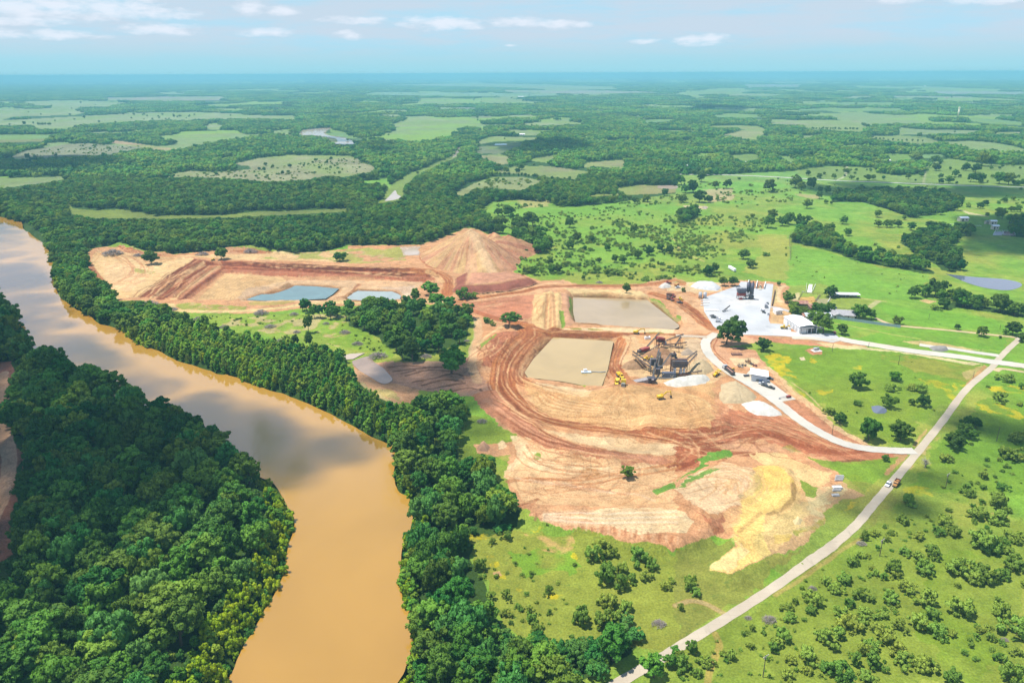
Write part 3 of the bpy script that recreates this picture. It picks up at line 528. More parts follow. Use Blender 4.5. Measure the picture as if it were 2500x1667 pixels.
    fill('H 1170,400 1250,430 1340,395 1300,470 1220,440', A(206, 150, 112), .7, 2); stroke('H 1220,440 1290,410 1340,390', 2, A(150, 96, 64), .7); stroke('H 1290,270 1600,290 1900,240 2221,180', 7, HAUL, .7, 0, 2); stroke('H 1150,280 1300,265 1500,275 1650,250', 4, A(196, 134, 90), .6, 0, 0, 3); stroke('H 1620,215 1680,205 1720,230 1640,250', 3, A(196, 140, 80), .8)
    for k in range(12): stroke(f'H {1150+k*50},{250+k*8} {1350+k*55},{300+k*6} {1600+k*45},{330+k*5}', 1.8, (A(206, 152, 108), A(252, 232, 196))[k % 2], .5, 0, 0, 4)
    for k in range(7): stroke(f'H 1380,{480+k*9} {1700},{470+k*15} 2221,{462+k*16}', 1.3, (A(236, 206, 164), A(255, 240, 214))[k % 2], .6, 0, 0, 1)
    fill('I 0,330 150,215 300,165 490,200 500,330 400,410 200,490 120,430', A(242, 216, 176), .9, 3); fill('I -20,395 80,440 200,520 300,480 300,600 240,620 130,480', A(196, 136, 104), .9, 2); fill('I 290,460 380,440 400,600 300,600', A(232, 192, 140), .8, 3)
    fill('I 480,200 560,178 690,190 740,300 752,385 660,470 590,492 545,560 545,640 610,745 340,892 230,850 390,680 370,580 420,480 410,390 520,320', YEL, .95, 3); fill('I 560,190 690,195 740,290 640,330 540,330', A(240, 206, 100), .7, 4); fill('I 240,840 400,690 480,740 340,890', A(252, 232, 180), .7, 4)
    fill('I 750,250 850,330 840,520 800,640 640,640 540,640 550,560 600,492 752,385', A(240, 206, 148), .9, 3); fill('I 480,110 660,90 900,200 1000,240 900,330 740,250 600,170', A(244, 220, 160), .8, 4); fill('I 850,330 1000,320 1080,330 920,480 900,560 840,560', A(240, 222, 170), .8, 4, 0, (9, .3, .55))
    stroke('I 752,300 755,385 690,450 600,492', 2.5, A(130, 90, 50), .8, 0, 0, 1.5); stroke('I 545,480 400,600', 2, A(160, 110, 70), .6); stroke('I 490,230 530,300 470,350 420,380', 4, A(150, 130, 70), .6, .5); fill('I 610,630 720,620 720,670 620,680', A(240, 204, 90), .7, 2)
    for k in range(10): stroke(f'I {560+k*16},{200+k*4} {600+k*14},{300+k*8} {520+k*14},{400+k*8}', 1.2, (A(226, 190, 104), A(248, 220, 140))[k % 2], .4, 0, 0, 3)
    fill('I 0,290 80,230 200,110 320,88 365,120 330,140 200,160 100,230', A(104, 158, 60), .95, 2, 1); fill('I 0,330 100,260 220,190 270,200 150,270', A(122, 166, 70), .9, 2, 1); fill('I 790,270 900,330 890,390 830,380', A(112, 164, 56), .9, 2, 1); fill('I 640,50 760,40 820,110 720,100', A(150, 166, 84), .7, 4, 1, (8, .3, .5))
    fill('I 820,120 960,150 1080,165 1320,130 1420,120 1330,240 1200,350 1040,230', A(116, 166, 58), .9, 2, 1); fill('I 880,560 950,480 1010,470 900,600 740,640 720,600', A(120, 166, 66), .8, 3, 1, (9, .3, .5)); fill('H 2090,330 2221,280 2221,330 2110,370', A(112, 164, 60), .9, 2, 1); fill('H 1300,110 1350,95 1360,140 1310,140', A(112, 164, 60), .9, 1.5, 1); fill('H 1060,120 1150,115 1130,180 1070,170', A(122, 168, 66), .8, 2, 1)
    fill('H 940,45 1000,30 1050,60 1040,100 960,95', A(226, 178, 136), .9, 2); fill('H 1090,35 1130,20 1150,60 1100,75', PALE, .9, 2); fill('E 1180,1340 1300,1360 1280,1440 1190,1568 1130,1568 1200,1440', A(246, 220, 176), .8, 4)
    fill('H 1590,1310 1650,1305 1655,1365 1600,1360', A(226, 182, 136), .95, 1); fill('H 1050,860 1100,850 1110,880 1060,885', A(226, 190, 140), .9, 1)
    # dirt track on the left edge and river bars
    fill('D -200,865 85,865 95,985 50,1040 30,1180 40,1300 90,1400 180,1500 150,1568 G 170,130 110,200 105,330 100,400 55,560 75,660 70,760 -200,900', A(186, 128, 108), .95, 2); stroke('G 10,-400 20,-150 40,50 60,140 40,300 0,420 -60,560', 8, A(226, 190, 158), .9)
    stroke('I 330,1135 200,1060 100,1040 0,1070', 2.5, A(206, 170, 120), .7, .3); stroke('I 260,1250 280,1330 240,1420 200,1568', 2.5, A(190, 170, 110), .5, .6); stroke('I 640,1010 900,830 1180,640', 2, A(190, 176, 120), .5, .8); stroke('I 700,700 1000,500 1200,370', 30, A(140, 142, 84), .35, .9, 0, 4)
    fill('I 1980,480 2150,500 2200,560 2050,500', A(226, 206, 160), .6, 3, .5, (8, .4, .55)); fill('C 1790,1335 1900,1360 2000,1380 1990,1385 1880,1370', A(226, 210, 160), .8, 1.5); stroke('B 1900,1440 2100,1480 2221,1540 F 30,165 180,230', 2.5, A(216, 206, 150), .6, .6); stroke('C 2060,1565 2100,1568', 2, DRY)
    stroke('C 1090,1060 1080,1120 1030,1150', 3, A(236, 230, 200), .8); stroke('C 728,1480 F 735,60 735,210', 1.5, A(96, 130, 60), .6, 1); stroke('C 1600,1060 1580,1170', 3, A(206, 196, 160), .6)
    for o in ('E 1578,462 1900,474 2032,482 2221,632 F 0,645 E 2190,660 1900,643 1600,618 1588,560 1578,462', 'E 1280,935 1332,860 1444,722 1812,745 1760,920 1732,1018 1660,1018 1500,985 1300,965 1280,935', 'D 1580,474 1680,440 1800,425 1880,388 2150,405 2067,467 1900,474 1580,474', 'E 125,472 200,420 400,425 455,450 450,472 200,478 125,472'):
        stroke(o, 9, A(206, 164, 118), .6, 0, 0, 3); stroke(o, 3.4, A(150, 108, 74), .75, 0, 0, 2)
    gr = sstep((CV[..., 3]-.5)/.2)[..., None]*sstep((1500-GY)/600)[..., None]; CV[..., :3] *= 1+gr*(np.array([1.25, .95, .78])-1)
    ruts(LOOP, 17, 26, 1); ruts('E 640,288 740,320 765,370 760,440', 10, 8, 2); ruts('E 800,492 1000,455 1250,420 1400,388 1900,385 2080,375 2221,350 F 60,380', 9, 12, 3); ruts('E 0,266 400,276 640,288', 9, 10, 4); ruts('F -140,440 0,480 90,540 170,610 240,660', 11, 14, 5)
    ruts('E 1200,628 1290,655 1430,685 1800,695 2221,702 F 100,710', 9, 14, 6); ruts('E 1480,700 1330,760 1260,850 1215,920 1240,985 1400,1045 1600,1110', 9, 14, 7); ruts('E 1900,700 1870,760 1830,880 1860,940 1890,1000', 11, 12, 8); ruts('F 0,1330 200,1325 480,1310 700,1360 1000,1450', 34, 20, 9, a=(.3, .6)); ruts('F 60,1560 170,1470 140,1420 0,1370 E 2000,1320', 22, 16, 10, a=(.3, .6))
    ruts('H 1150,280 1300,265 1500,275 1700,280 1900,240 2221,180', 24, 16, 11, a=(.25, .55), dark=A(196, 140, 96)); ruts('H 1200,330 1500,360 1900,380 2221,300', 40, 16, 12, a=(.2, .5), dark=A(206, 150, 106)); ruts('H 1240,60 1330,130 1500,175 1900,215 2100,200', 20, 18, 13, dark=A(206, 156, 112)); ruts('D 560,230 640,170 800,190 900,300 700,420 780,460', 26, 26, 14, dark=A(206, 150, 108)); ruts('D 800,200 1000,215 1240,212', 18, 14, 15, dark=A(206, 150, 108))
    ruts('E 1260,1080 1400,1160 1700,1230 2100,1240 F 100,1290', 40, 16, 16, a=(.2, .5), dark=A(204, 154, 104)); ruts('E 1700,1140 1900,1050 2100,1060 F 60,1080', 30, 12, 17, a=(.2, .5), dark=A(204, 154, 104)); ruts('F 300,1190 500,1240 760,1330 1000,1420 1200,1470', 26, 16, 18, a=(.3, .6)); ruts('E 1110,700 1060,800 1020,880', 26, 20, 19); ruts('E 830,520 1000,500 1300,460', 26, 18, 20); ruts('E 1010,1110 1200,1240 1400,1370 1700,1440 2100,1490', 12, 14, 21)
    ruts('D 920,455 1100,340 1270,222', 24, 26, 22, (1.0, 2.2), (.6, .95), A(128, 70, 50)); ruts('D 1420,250 1800,262 2221,282 E 400,292 640,305', 13, 26, 23, (1.0, 2.0), (.6, .95), A(116, 60, 44)); ruts('I 20,330 200,250 420,260 400,380 250,440', 20, 18, 24, dark=A(214, 176, 128)); ruts('F 560,910 720,1050 880,1170 1100,1330', 14, 14, 25, dark=A(206, 150, 108)); ruts('E 1340,610 1420,440', 14, 10, 26, dark=A(196, 144, 96))
    fill('I 0,290 80,230 200,110 320,88 365,120 330,140 200,160 100,230', A(118, 164, 62), 1, 5, 1, (5, .02, .3)); fill('I 0,330 100,260 220,190 270,200 150,270', A(132, 166, 76), 1, 5, 1, (5, .05, .35)); fill('H 2090,330 2221,280 2221,330 2110,370', A(122, 164, 66), 1, 5, 1, (5, .02, .3))
    fill('I 400,380 560,178 720,195 800,330 810,520 700,640 600,745 340,892 230,850 380,690 360,560', A(252, 228, 150), .34, 4)
    fill('E 1230,985 1400,1030 1560,1060 1850,1030 2221,1000 F 250,1000 260,1200 240,1290 0,1300 E 2000,1295 1600,1260 1350,1190', A(230, 190, 134), .4, 3, 0); fill('E 1880,700 2221,700 F 160,720 180,800 250,900 330,960 230,1010 0,1000 E 2221,1000 1900,960 1870,900 1930,780', A(244, 212, 162), .35, 3)
    # swirling machine tracks over all bare ground
    bare = sstep(1-CV[..., 3]*2)*(PY > 560)
    f = fbm(GX/55, GY/55, 81, 3); ln = np.abs((f*26) % 1-.5); k = bare*sstep((.13-ln)/.1)*sstep((fbm(GX/30, GY/30, 82)-.42)/.1)
    CV[..., :3] *= (1-.2*k)[..., None]
    f2 = fbm(GX/40+9, GY/40, 83, 4); ln2 = np.abs((f2*20) % 1-.5); k2 = bare*sstep((.10-ln2)/.08)*sstep((fbm(GX/36, GY/36, 84)-.45)/.1)
    CV[..., :3] += (k2*.10)[..., None]*PALE
    CV[..., :3] *= 1+bare[..., None]*(np.array([.98, .89, .80])-1)
    mott = fbm(GX/7, GY/7, 85, 4); CV[..., :3] *= (1+bare*(mott-.5)*.35)[..., None]
    redn = sstep((fbm(GX/22, GY/22, 86, 4)-.52)/.14)*bare*.35
    CV[..., :3] = CV[..., :3]*(1-redn[..., None])+CV[..., :3]*np.array([.92, .78, .66])*redn[..., None]
terrain_colours()
np.clip(CV, 0, 1, CV)
idx = (np.arange(NY-1)[:, None]*NX+np.arange(NX-1)[None, :]).ravel()
F4 = np.stack([idx, idx+NX, idx+NX+1, idx+1], 1)
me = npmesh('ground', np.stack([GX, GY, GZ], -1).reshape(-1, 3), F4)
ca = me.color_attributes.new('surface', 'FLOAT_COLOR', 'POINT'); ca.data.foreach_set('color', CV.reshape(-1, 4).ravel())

def ground_material():
    m, nt, N, L, B = nodes('ground_cover')
    at_ = N.new('ShaderNodeVertexColor'); at_.layer_name = 'surface'
    tc = N.new('ShaderNodeTexCoord')
    def noise(sc, det=5, rough=.6):
        n = N.new('ShaderNodeTexNoise'); n.inputs['Scale'].default_value = sc; n.inputs['Detail'].default_value = det; n.inputs['Roughness'].default_value = rough
        L.new(tc.outputs['Object'], n.inputs['Vector']); return n.outputs['Fac']
    def mr(src, a, b, lo, hi):
        n = N.new('ShaderNodeMapRange'); n.inputs[1].default_value = a; n.inputs[2].default_value = b; n.inputs[3].default_value = lo; n.inputs[4].default_value = hi
        L.new(src, n.inputs[0]); return n.outputs[0]
    def math_(op, a, b):
        n = N.new('ShaderNodeMath'); n.operation = op
        for i, v in enumerate((a, b)):
            if isinstance(v, float): n.inputs[i].default_value = v
            else: L.new(v, n.inputs[i])
        return n.outputs[0]
    fine = mr(noise(1.1, 4), .3, .7, .72, 1.28); mid = mr(noise(.13, 6, .65), .3, .7, .78, 1.22); big = mr(noise(.022, 5), .3, .7, .86, 1.14)
    v = math_('MULTIPLY', math_('MULTIPLY', fine, mid), big)
    # grass tussocks, dark and small
    tus = mr(noise(.42, 6, .7), .56, .66, 0.0, 1.0); g = math_('MULTIPLY', math_('MULTIPLY', tus, at_.outputs['Alpha']), .5)
    mul = N.new('ShaderNodeMix'); mul.data_type = 'RGBA'; mul.blend_type = 'MULTIPLY'; mul.inputs[0].default_value = 1
    L.new(at_.outputs['Color'], mul.inputs[6]); cmb = N.new('ShaderNodeCombineColor')
    for i in range(3): L.new(v, cmb.inputs[i])
    L.new(cmb.outputs[0], mul.inputs[7])
    mx = N.new('ShaderNodeMix'); mx.data_type = 'RGBA'; mx.inputs[7].default_value = (.05, .105, .02, 1); L.new(g, mx.inputs[0]); L.new(mul.outputs[2], mx.inputs[6])
    L.new(mx.outputs[2], B.inputs['Base Color']); B.inputs['Roughness'].default_value = .95; B.inputs['Specular IOR Level'].default_value = .08
    bp = N.new('ShaderNodeBump'); bp.inputs['Strength'].default_value = .7; bp.inputs['Distance'].default_value = 1.0
    h = math_('ADD', math_('MULTIPLY', noise(.16, 7, .6), 1.6), math_('MULTIPLY', noise(.9, 4), .35)); L.new(h, bp.inputs['Height']); L.new(bp.outputs[0], B.inputs['Normal'])
    return m
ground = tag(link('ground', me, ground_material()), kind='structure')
# ------------------------------------------------------------------ water, roads and yards as sheets
from mathutils.geometry import tessellate_polygon
def sheet(name, xy, z, mat, kind='structure'):
    V = [(float(p[0]), float(p[1]), float(zz)) for p, zz in zip(xy, np.broadcast_to(z, len(xy)))]
    tri = tessellate_polygon([[Vector((v[0], v[1], 0)) for v in V]])
    T = []
    for t in tri:
        a, b_, c = [Vector(V[i]) for i in t]
        T.append(t if (b_-a).cross(c-a).z > 0 else (t[0], t[2], t[1]))
    me = npmesh(name, V, None, np.array(T), smooth=False)
    return tag(link(name, me, mat), kind=kind)
def strip(name, s, w, mat, lift=.12, n=8, wend=None):
    P = smooth_line(pts(s) if isinstance(s, str) else s, n); P = at(P[:, 0], P[:, 1])[:, :2]
    d = np.gradient(P, axis=0); d /= np.linalg.norm(d, axis=1)[:, None]+1e-9; nrm = np.stack([-d[:, 1], d[:, 0]], 1)
    ww = np.linspace(w, wend or w, len(P))[:, None]*.5*(1+.05*np.sin(np.arange(len(P))*1.7))[:, None]
    V = []
    for k in (-1, -.33, .33, 1):
        q = P+nrm*ww*k; V.append(np.column_stack([q, gz(q[:, 0], q[:, 1])+lift]))
    m = len(P); F = []
    for c in range(3):
        for i in range(m-1): F.append((c*m+i, (c+1)*m+i, (c+1)*m+i+1, c*m+i+1))
    F = np.array(F)[:, ::-1]
    return tag(link(name, npmesh(name, np.vstack(V), F, smooth=False), mat), kind='structure')

def water(name, rgb, rough=.1, var=.2, scale=.012, ior=1.33, bump=.15):
    m, nt, N, L, B = nodes(name); tc = N.new('ShaderNodeTexCoord')
    n = N.new('ShaderNodeTexNoise'); n.inputs['Scale'].default_value = scale; n.inputs['Detail'].default_value = 6; n.inputs['Distortion'].default_value = 1.5
    L.new(tc.outputs['Object'], n.inputs['Vector']); cr = N.new('ShaderNodeValToRGB'); e = cr.color_ramp.elements; e[0].position = .3; e[1].position = .72
    e[0].color = (*[c*(1-var) for c in rgb], 1); e[1].color = (*[c*(1+var*.5) for c in rgb], 1); L.new(n.outputs['Fac'], cr.inputs[0]); L.new(cr.outputs[0], B.inputs['Base Color'])
    B.inputs['Roughness'].default_value = rough; B.inputs['IOR'].default_value = ior; B.inputs['Specular IOR Level'].default_value = .5
    w = N.new('ShaderNodeTexNoise'); w.inputs['Scale'].default_value = .45; w.inputs['Detail'].default_value = 4; L.new(tc.outputs['Object'], w.inputs['Vector'])
    bp = N.new('ShaderNodeBump'); bp.inputs['Strength'].default_value = bump; bp.inputs['Distance'].default_value = .25; L.new(w.outputs['Fac'], bp.inputs['Height']); L.new(bp.outputs[0], B.inputs['Normal'])
    return m
M_RIVER = water('muddy_river_water', tuple(A(211, 160, 68)), .06, .08, ior=1.75, bump=.10)
M_POND = water('silty_pond_water', tuple(A(214, 184, 124)), .1, .16, .02); M_POND2 = water('grey_silty_water', tuple(A(202, 176, 134)), .1, .16, .02)
M_BLUE = water('clear_pit_water', tuple(A(112, 150, 150)), .08, .2, .05); M_PALEB = water('pale_pit_water', tuple(A(176, 190, 184)), .08, .1, .05); M_STOCK = water('stock_pond_water', tuple(A(120, 130, 150)), .06, .08); M_FARW = water('far_river_water', tuple(A(222, 200, 176)), .14, .05)
def offset_in(P, d):
    c = P.mean(0); return P+(P-c)/np.linalg.norm(P-c, axis=1)[:, None]*d
sheet('river', wpoly(RIVER, -2.5), -2.5, M_RIVER)
sheet('pond', offset_in(wpoly('E 1578,462 1900,474 2032,482 2221,632 F 0,645 E 2190,660 1900,643 1600,618 1588,560', -2.4), 3), -2.4, M_POND2)
sheet('pond', offset_in(wpoly('E 1280,935 1332,860 1444,722 1812,745 1760,920 1732,1018 1660,1018 1500,985 1300,965', -3.2), 3), -3.2, M_POND)
sheet('pond', offset_in(wpoly('D 1580,474 1630,455 1680,440 1750,438 1800,425 1850,405 1880,388 2000,392 2150,405 2110,440 2067,467 1900,474 1700,478', -8.6), 2), -8.6, M_BLUE)
sheet('pond', offset_in(wpoly('E 125,472 160,440 200,420 320,425 400,425 440,440 455,450 450,472 300,478 200,478', -8.6), 2), -8.6, M_PALEB)
def flat_pond(s, mat, z=.12, name='pond', n=4):
    p = pts(s); p = smooth_line(np.vstack([p, p[:1]]), n)[:-1]; P = at(p[:, 0], p[:, 1]); return sheet(name, P[:, :2], gz(P[:, 0], P[:, 1]).max()*.0+P[:, 2].mean()+z, mat)
flat_pond('F 1720,310 1900,330 2100,345 2200,370 2195,395 2120,415 2000,405 1880,375 1780,335', M_STOCK)
flat_pond('B 360,1285 400,1245 430,1215 445,1240 468,1258 430,1275', M_FARW); flat_pond('B 792,1010 815,965 825,945 843,945 840,970 820,995', M_FARW)
flat_pond('A 1912,838 2000,825 2110,817 2065,848 2110,868 2221,886 B 100,880 175,905 180,920 80,922 20,912 A 2150,910 2140,885 2060,872 1990,862 1930,862', M_FARW, .3, 'river'); flat_pond('A 1742,690 1830,688 1785,705 1772,726 1735,722', M_FARW, .3, 'river')
flat_pond('B 1068,918 1135,918 1138,926 1070,927', M_STOCK, .3); flat_pond('C 90,1318 128,1316 130,1332 100,1338', M_FARW); flat_pond('C 170,1318 200,1320 200,1332 172,1330', M_FARW)
flat_pond('F 1245,1155 1300,1150 1345,1175 1330,1200 1265,1195', M_STOCK, .1); _q = smooth_line(np.vstack([wpoly('E 165,868 260,840 300,880 390,955 398,985 340,1000 240,935 180,895', -.2)]*1+[wpoly('E 165,868', -.2)]), 5)[:-1]; sheet('pond', offset_in(_q, 2), -.45, water('shallow_wash_water', tuple(A(186, 160, 138)), .12, .16, .05))
sheet('pond', offset_in(wpoly('E 85,835 140,822 230,815 160,850 100,855', -.2), 1), -.2, M_FARW); flat_pond('E 480,160 560,150 580,185 500,190', M_FARW, .3); flat_pond('B 2105,1185 2221,1185 2221,1205 2115,1203', M_FARW, .2)

def slab_mat(name, rgb, joint, rough=.85, sx=.2, dirt=(.45, .36, .26)):
    m = paint(name, rgb, rough, 0, .12, .05, 0, dirt, .2); nt = m.node_tree; N, L = nt.nodes, nt.links; B = N['Principled BSDF']
    tc = N.new('ShaderNodeTexCoord'); br = N.new('ShaderNodeTexBrick'); br.inputs['Scale'].default_value = sx; br.inputs['Mortar Size'].default_value = .012; br.offset = 0
    br.inputs['Color1'].default_value = (1, 1, 1, 1); br.inputs['Color2'].default_value = (.94, .94, .94, 1); br.inputs['Mortar'].default_value = (joint, joint, joint, 1)
    L.new(tc.outputs['Object'], br.inputs['Vector']); src = B.inputs['Base Color'].links[0].from_socket
    mx = N.new('ShaderNodeMix'); mx.data_type = 'RGBA'; mx.blend_type = 'MULTIPLY'; mx.inputs[0].default_value = 1; L.new(src, mx.inputs[6]); L.new(br.outputs[0], mx.inputs[7]); L.new(mx.outputs[2], B.inputs['Base Color'])
    st = N.new('ShaderNodeTexNoise'); st.inputs['Scale'].default_value = .035; st.inputs['Detail'].default_value = 8; st.inputs['Roughness'].default_value = .65; st.inputs['Distortion'].default_value = 2
    L.new(tc.outputs['Object'], st.inputs['Vector']); mp = N.new('ShaderNodeMapRange'); mp.inputs[1].default_value = .58; mp.inputs[2].default_value = .72; mp.inputs[4].default_value = .75; L.new(st.outputs['Fac'], mp.inputs[0])
    m2 = N.new('ShaderNodeMix'); m2.data_type = 'RGBA'; m2.inputs[7].default_value = tuple(.55*c for c in rgb)+(1,); L.new(mp.outputs[0], m2.inputs[0]); L.new(mx.outputs[2], m2.inputs[6]); L.new(m2.outputs[2], B.inputs['Base Color'])
    return m
M_CONC = slab_mat('concrete_slab', (.37, .375, .38), .8, dirt=(.47, .44, .40)); M_CROAD = slab_mat('concrete_road', (.41, .385, .33), .82, dirt=(.46, .38, .28)); M_COUNTY = slab_mat('chip_seal_road', (.37, .315, .235), .9, sx=.1, dirt=(.33, .27, .20)); M_TRACK = paint('caliche_track', tuple(A(230, 204, 156)), .95, 0, .2, .1, 0, tuple(A(190, 176, 110)))
def psheet(name, s, z, mat):
    p = pts(s); P = at(p[:, 0], p[:, 1]); return sheet(name, P[:, :2], P[:, 2]*0+z, mat)
psheet('yard', YARD, .15, M_CONC)
psheet('apron', APRON, .16, M_CROAD)
COUNTY = 'P 1250,1830 1390,1735 H 1900,1540 2140,1400 I 80,1300 350,1135 620,960 860,790 1000,690 1150,560 1260,430 1380,290 1530,110 F 1700,1250 1850,1050 2010,912 2060,852 2120,790 2180,735 2220,690'
strip('road', COUNTY, 4.3, M_COUNTY, .10)
strip('road', 'F 1035,722 1130,742 1250,761 1500,801 1800,838 1980,866 2060,876 2221,898 P 2600,910 2800,935', 10.5, M_CROAD, .20)
strip('road', PLANT_ROAD, 7.4, M_CROAD, .24)
strip('road', 'F 740,716 860,722 960,732 1040,730', 6, M_CROAD, .18)
strip('road', 'C -60,1112 200,1116 400,1120 740,1136 1030,1154 1350,1166 1700,1180 2221,1196 2600,1205', 8, paint('pale_farm_road', (.42, .40, .36), .9), .3)
strip('track', 'F 1270,592 1400,637 1700,666 2000,697 2172,716', 4.0, M_TRACK, .10)
strip('track', 'F 1555,762 1620,772 1760,788 1900,810 2060,832', 6.5, M_CROAD, .14); strip('track', 'F 600,520 660,530 730,552', 4.5, paint('grey_gravel', (.34, .32, .31), .95), .12); strip('track', 'F 2221,935 2080,915 2040,930', 4, M_TRACK, .06)
strip('track', 'F 200,715 100,708 0,704', 6, paint('pale_gravel', tuple(A(226, 204, 176)), .95), .25)
# ------------------------------------------------------------------ vegetation
def leaf_mat(name, dark, light, hue=.10):
    m, nt, N, L, B = nodes(name)
    oi = N.new('ShaderNodeObjectInfo'); tc = N.new('ShaderNodeTexCoord'); n = N.new('ShaderNodeTexNoise'); n.inputs['Scale'].default_value = .55; n.inputs['Detail'].default_value = 4; L.new(tc.outputs['Object'], n.inputs['Vector'])
    mx = N.new('ShaderNodeMix'); mx.data_type = 'RGBA'; mx.inputs[6].default_value = (*dark, 1); mx.inputs[7].default_value = (*light, 1)
    n2 = N.new('ShaderNodeTexNoise'); n2.inputs['Scale'].default_value = 2.6; n2.inputs['Detail'].default_value = 3; L.new(tc.outputs['Object'], n2.inputs['Vector'])
    ge = N.new('ShaderNodeNewGeometry'); n3 = N.new('ShaderNodeTexNoise'); n3.inputs['Scale'].default_value = .0045; n3.inputs['Detail'].default_value = 5; L.new(ge.outputs['Position'], n3.inputs['Vector'])
    s2 = N.new('ShaderNodeMath'); s2.operation = 'MULTIPLY_ADD'; s2.inputs[1].default_value = 1.1; L.new(n2.outputs['Fac'], s2.inputs[0]); L.new(n.outputs['Fac'], s2.inputs[2])
    s3 = N.new('ShaderNodeMath'); s3.operation = 'MULTIPLY_ADD'; s3.inputs[1].default_value = 2.2; L.new(n3.outputs['Fac'], s3.inputs[0]); L.new(s2.outputs[0], s3.inputs[2])
    s4 = N.new('ShaderNodeMath'); s4.operation = 'SUBTRACT'; s4.inputs[1].default_value = 1.65; L.new(s3.outputs[0], s4.inputs[0])
    ad = N.new('ShaderNodeMath'); ad.operation = 'MULTIPLY_ADD'; ad.inputs[1].default_value = .95; L.new(s4.outputs[0], ad.inputs[0])
    sb = N.new('ShaderNodeMath'); sb.operation = 'MULTIPLY_ADD'; sb.inputs[1].default_value = 1.0; sb.inputs[2].default_value = -.42; L.new(oi.outputs['Random'], sb.inputs[0]); L.new(sb.outputs[0], ad.inputs[2])
    ad.use_clamp = True; L.new(ad.outputs[0], mx.inputs[0])
    hs = N.new('ShaderNodeHueSaturation'); L.new(mx.outputs[2], hs.inputs['Color'])
    h = N.new('ShaderNodeMath'); h.operation = 'MULTIPLY_ADD'; h.inputs[1].default_value = 37.3; L.new(oi.outputs['Random'], h.inputs[0]); fr = N.new('ShaderNodeMath'); fr.operation = 'FRACT'; L.new(h.outputs[0], fr.inputs[0])
    mr = N.new('ShaderNodeMapRange'); mr.inputs[3].default_value = .5-hue*.5; mr.inputs[4].default_value = .5+hue*.35; L.new(fr.outputs[0], mr.inputs[0]); L.new(mr.outputs[0], hs.inputs['Hue'])
    L.new(hs.outputs[0], B.inputs['Base Color']); B.inputs['Roughness'].default_value = .7; B.inputs['Specular IOR Level'].default_value = .15
    tr = N.new('ShaderNodeBsdfTranslucent'); L.new(hs.outputs[0], tr.inputs['Color']); ms = N.new('ShaderNodeMixShader'); ms.inputs[0].default_value = .22
    L.new(B.outputs[0], ms.inputs[1]); L.new(tr.outputs[0], ms.inputs[2]); L.new(ms.outputs[0], N['Material Output'].inputs['Surface'])
    return m
LEAF = dict(oak=leaf_mat('oak_leaves', (.028, .090, .010), (.11, .21, .018), .07), wood=leaf_mat('woodland_leaves', (.022, .10, .013), (.145, .29, .028), .08), sap=leaf_mat('poplar_leaves', (.06, .18, .014), (.19, .34, .028), .08),
            wil=leaf_mat('willow_leaves', (.17, .29, .008), (.34, .45, .014), .04), bush=leaf_mat('mesquite_leaves', (.11, .21, .026), (.25, .36, .05), .06), vine=leaf_mat('vine_leaves', (.04, .16, .024), (.10, .25, .045), .05))
BARK = paint('bark', (.10, .075, .055), .95, 0, .3, 2); DEADWOOD = paint('dead_branches', (.30, .27, .25), .95, 0, .35, 1.5)

def tube(P, R, n=5):
    P = np.asarray(P, float); V = []; F = []
    for i, (p, r) in enumerate(zip(P, R)):
        d = P[min(i+1, len(P)-1)]-P[max(i-1, 0)]; d /= np.linalg.norm(d)+1e-9
        a = np.cross(d, [.3, .9, .2]); a /= np.linalg.norm(a)+1e-9; b_ = np.cross(d, a)
        for k in range(n):
            t = 2*math.pi*k/n; V.append(p+r*(math.cos(t)*a+math.sin(t)*b_))
    for i in range(len(P)-1):
        for k in range(n): F.append((i*n+k, i*n+(k+1) % n, (i+1)*n+(k+1) % n, (i+1)*n+k))
    return np.array(V), np.array(F)
def join(parts):
    V = []; F = []; o = 0
    for v, f in parts: V.append(v); F.append(f+o); o += len(v)
    return np.vstack(V), np.vstack(F)
_bm_ico = {}
def ico_v(sub):
    if sub not in _bm_ico:
        import bmesh
        bm = bmesh.new(); bmesh.ops.create_icosphere(bm, subdivisions=sub, radius=1); _bm_ico[sub] = (np.array([v.co[:] for v in bm.verts]), np.array([[v.index for v in f.verts] for f in bm.faces])); bm.free()
    return _bm_ico[sub]
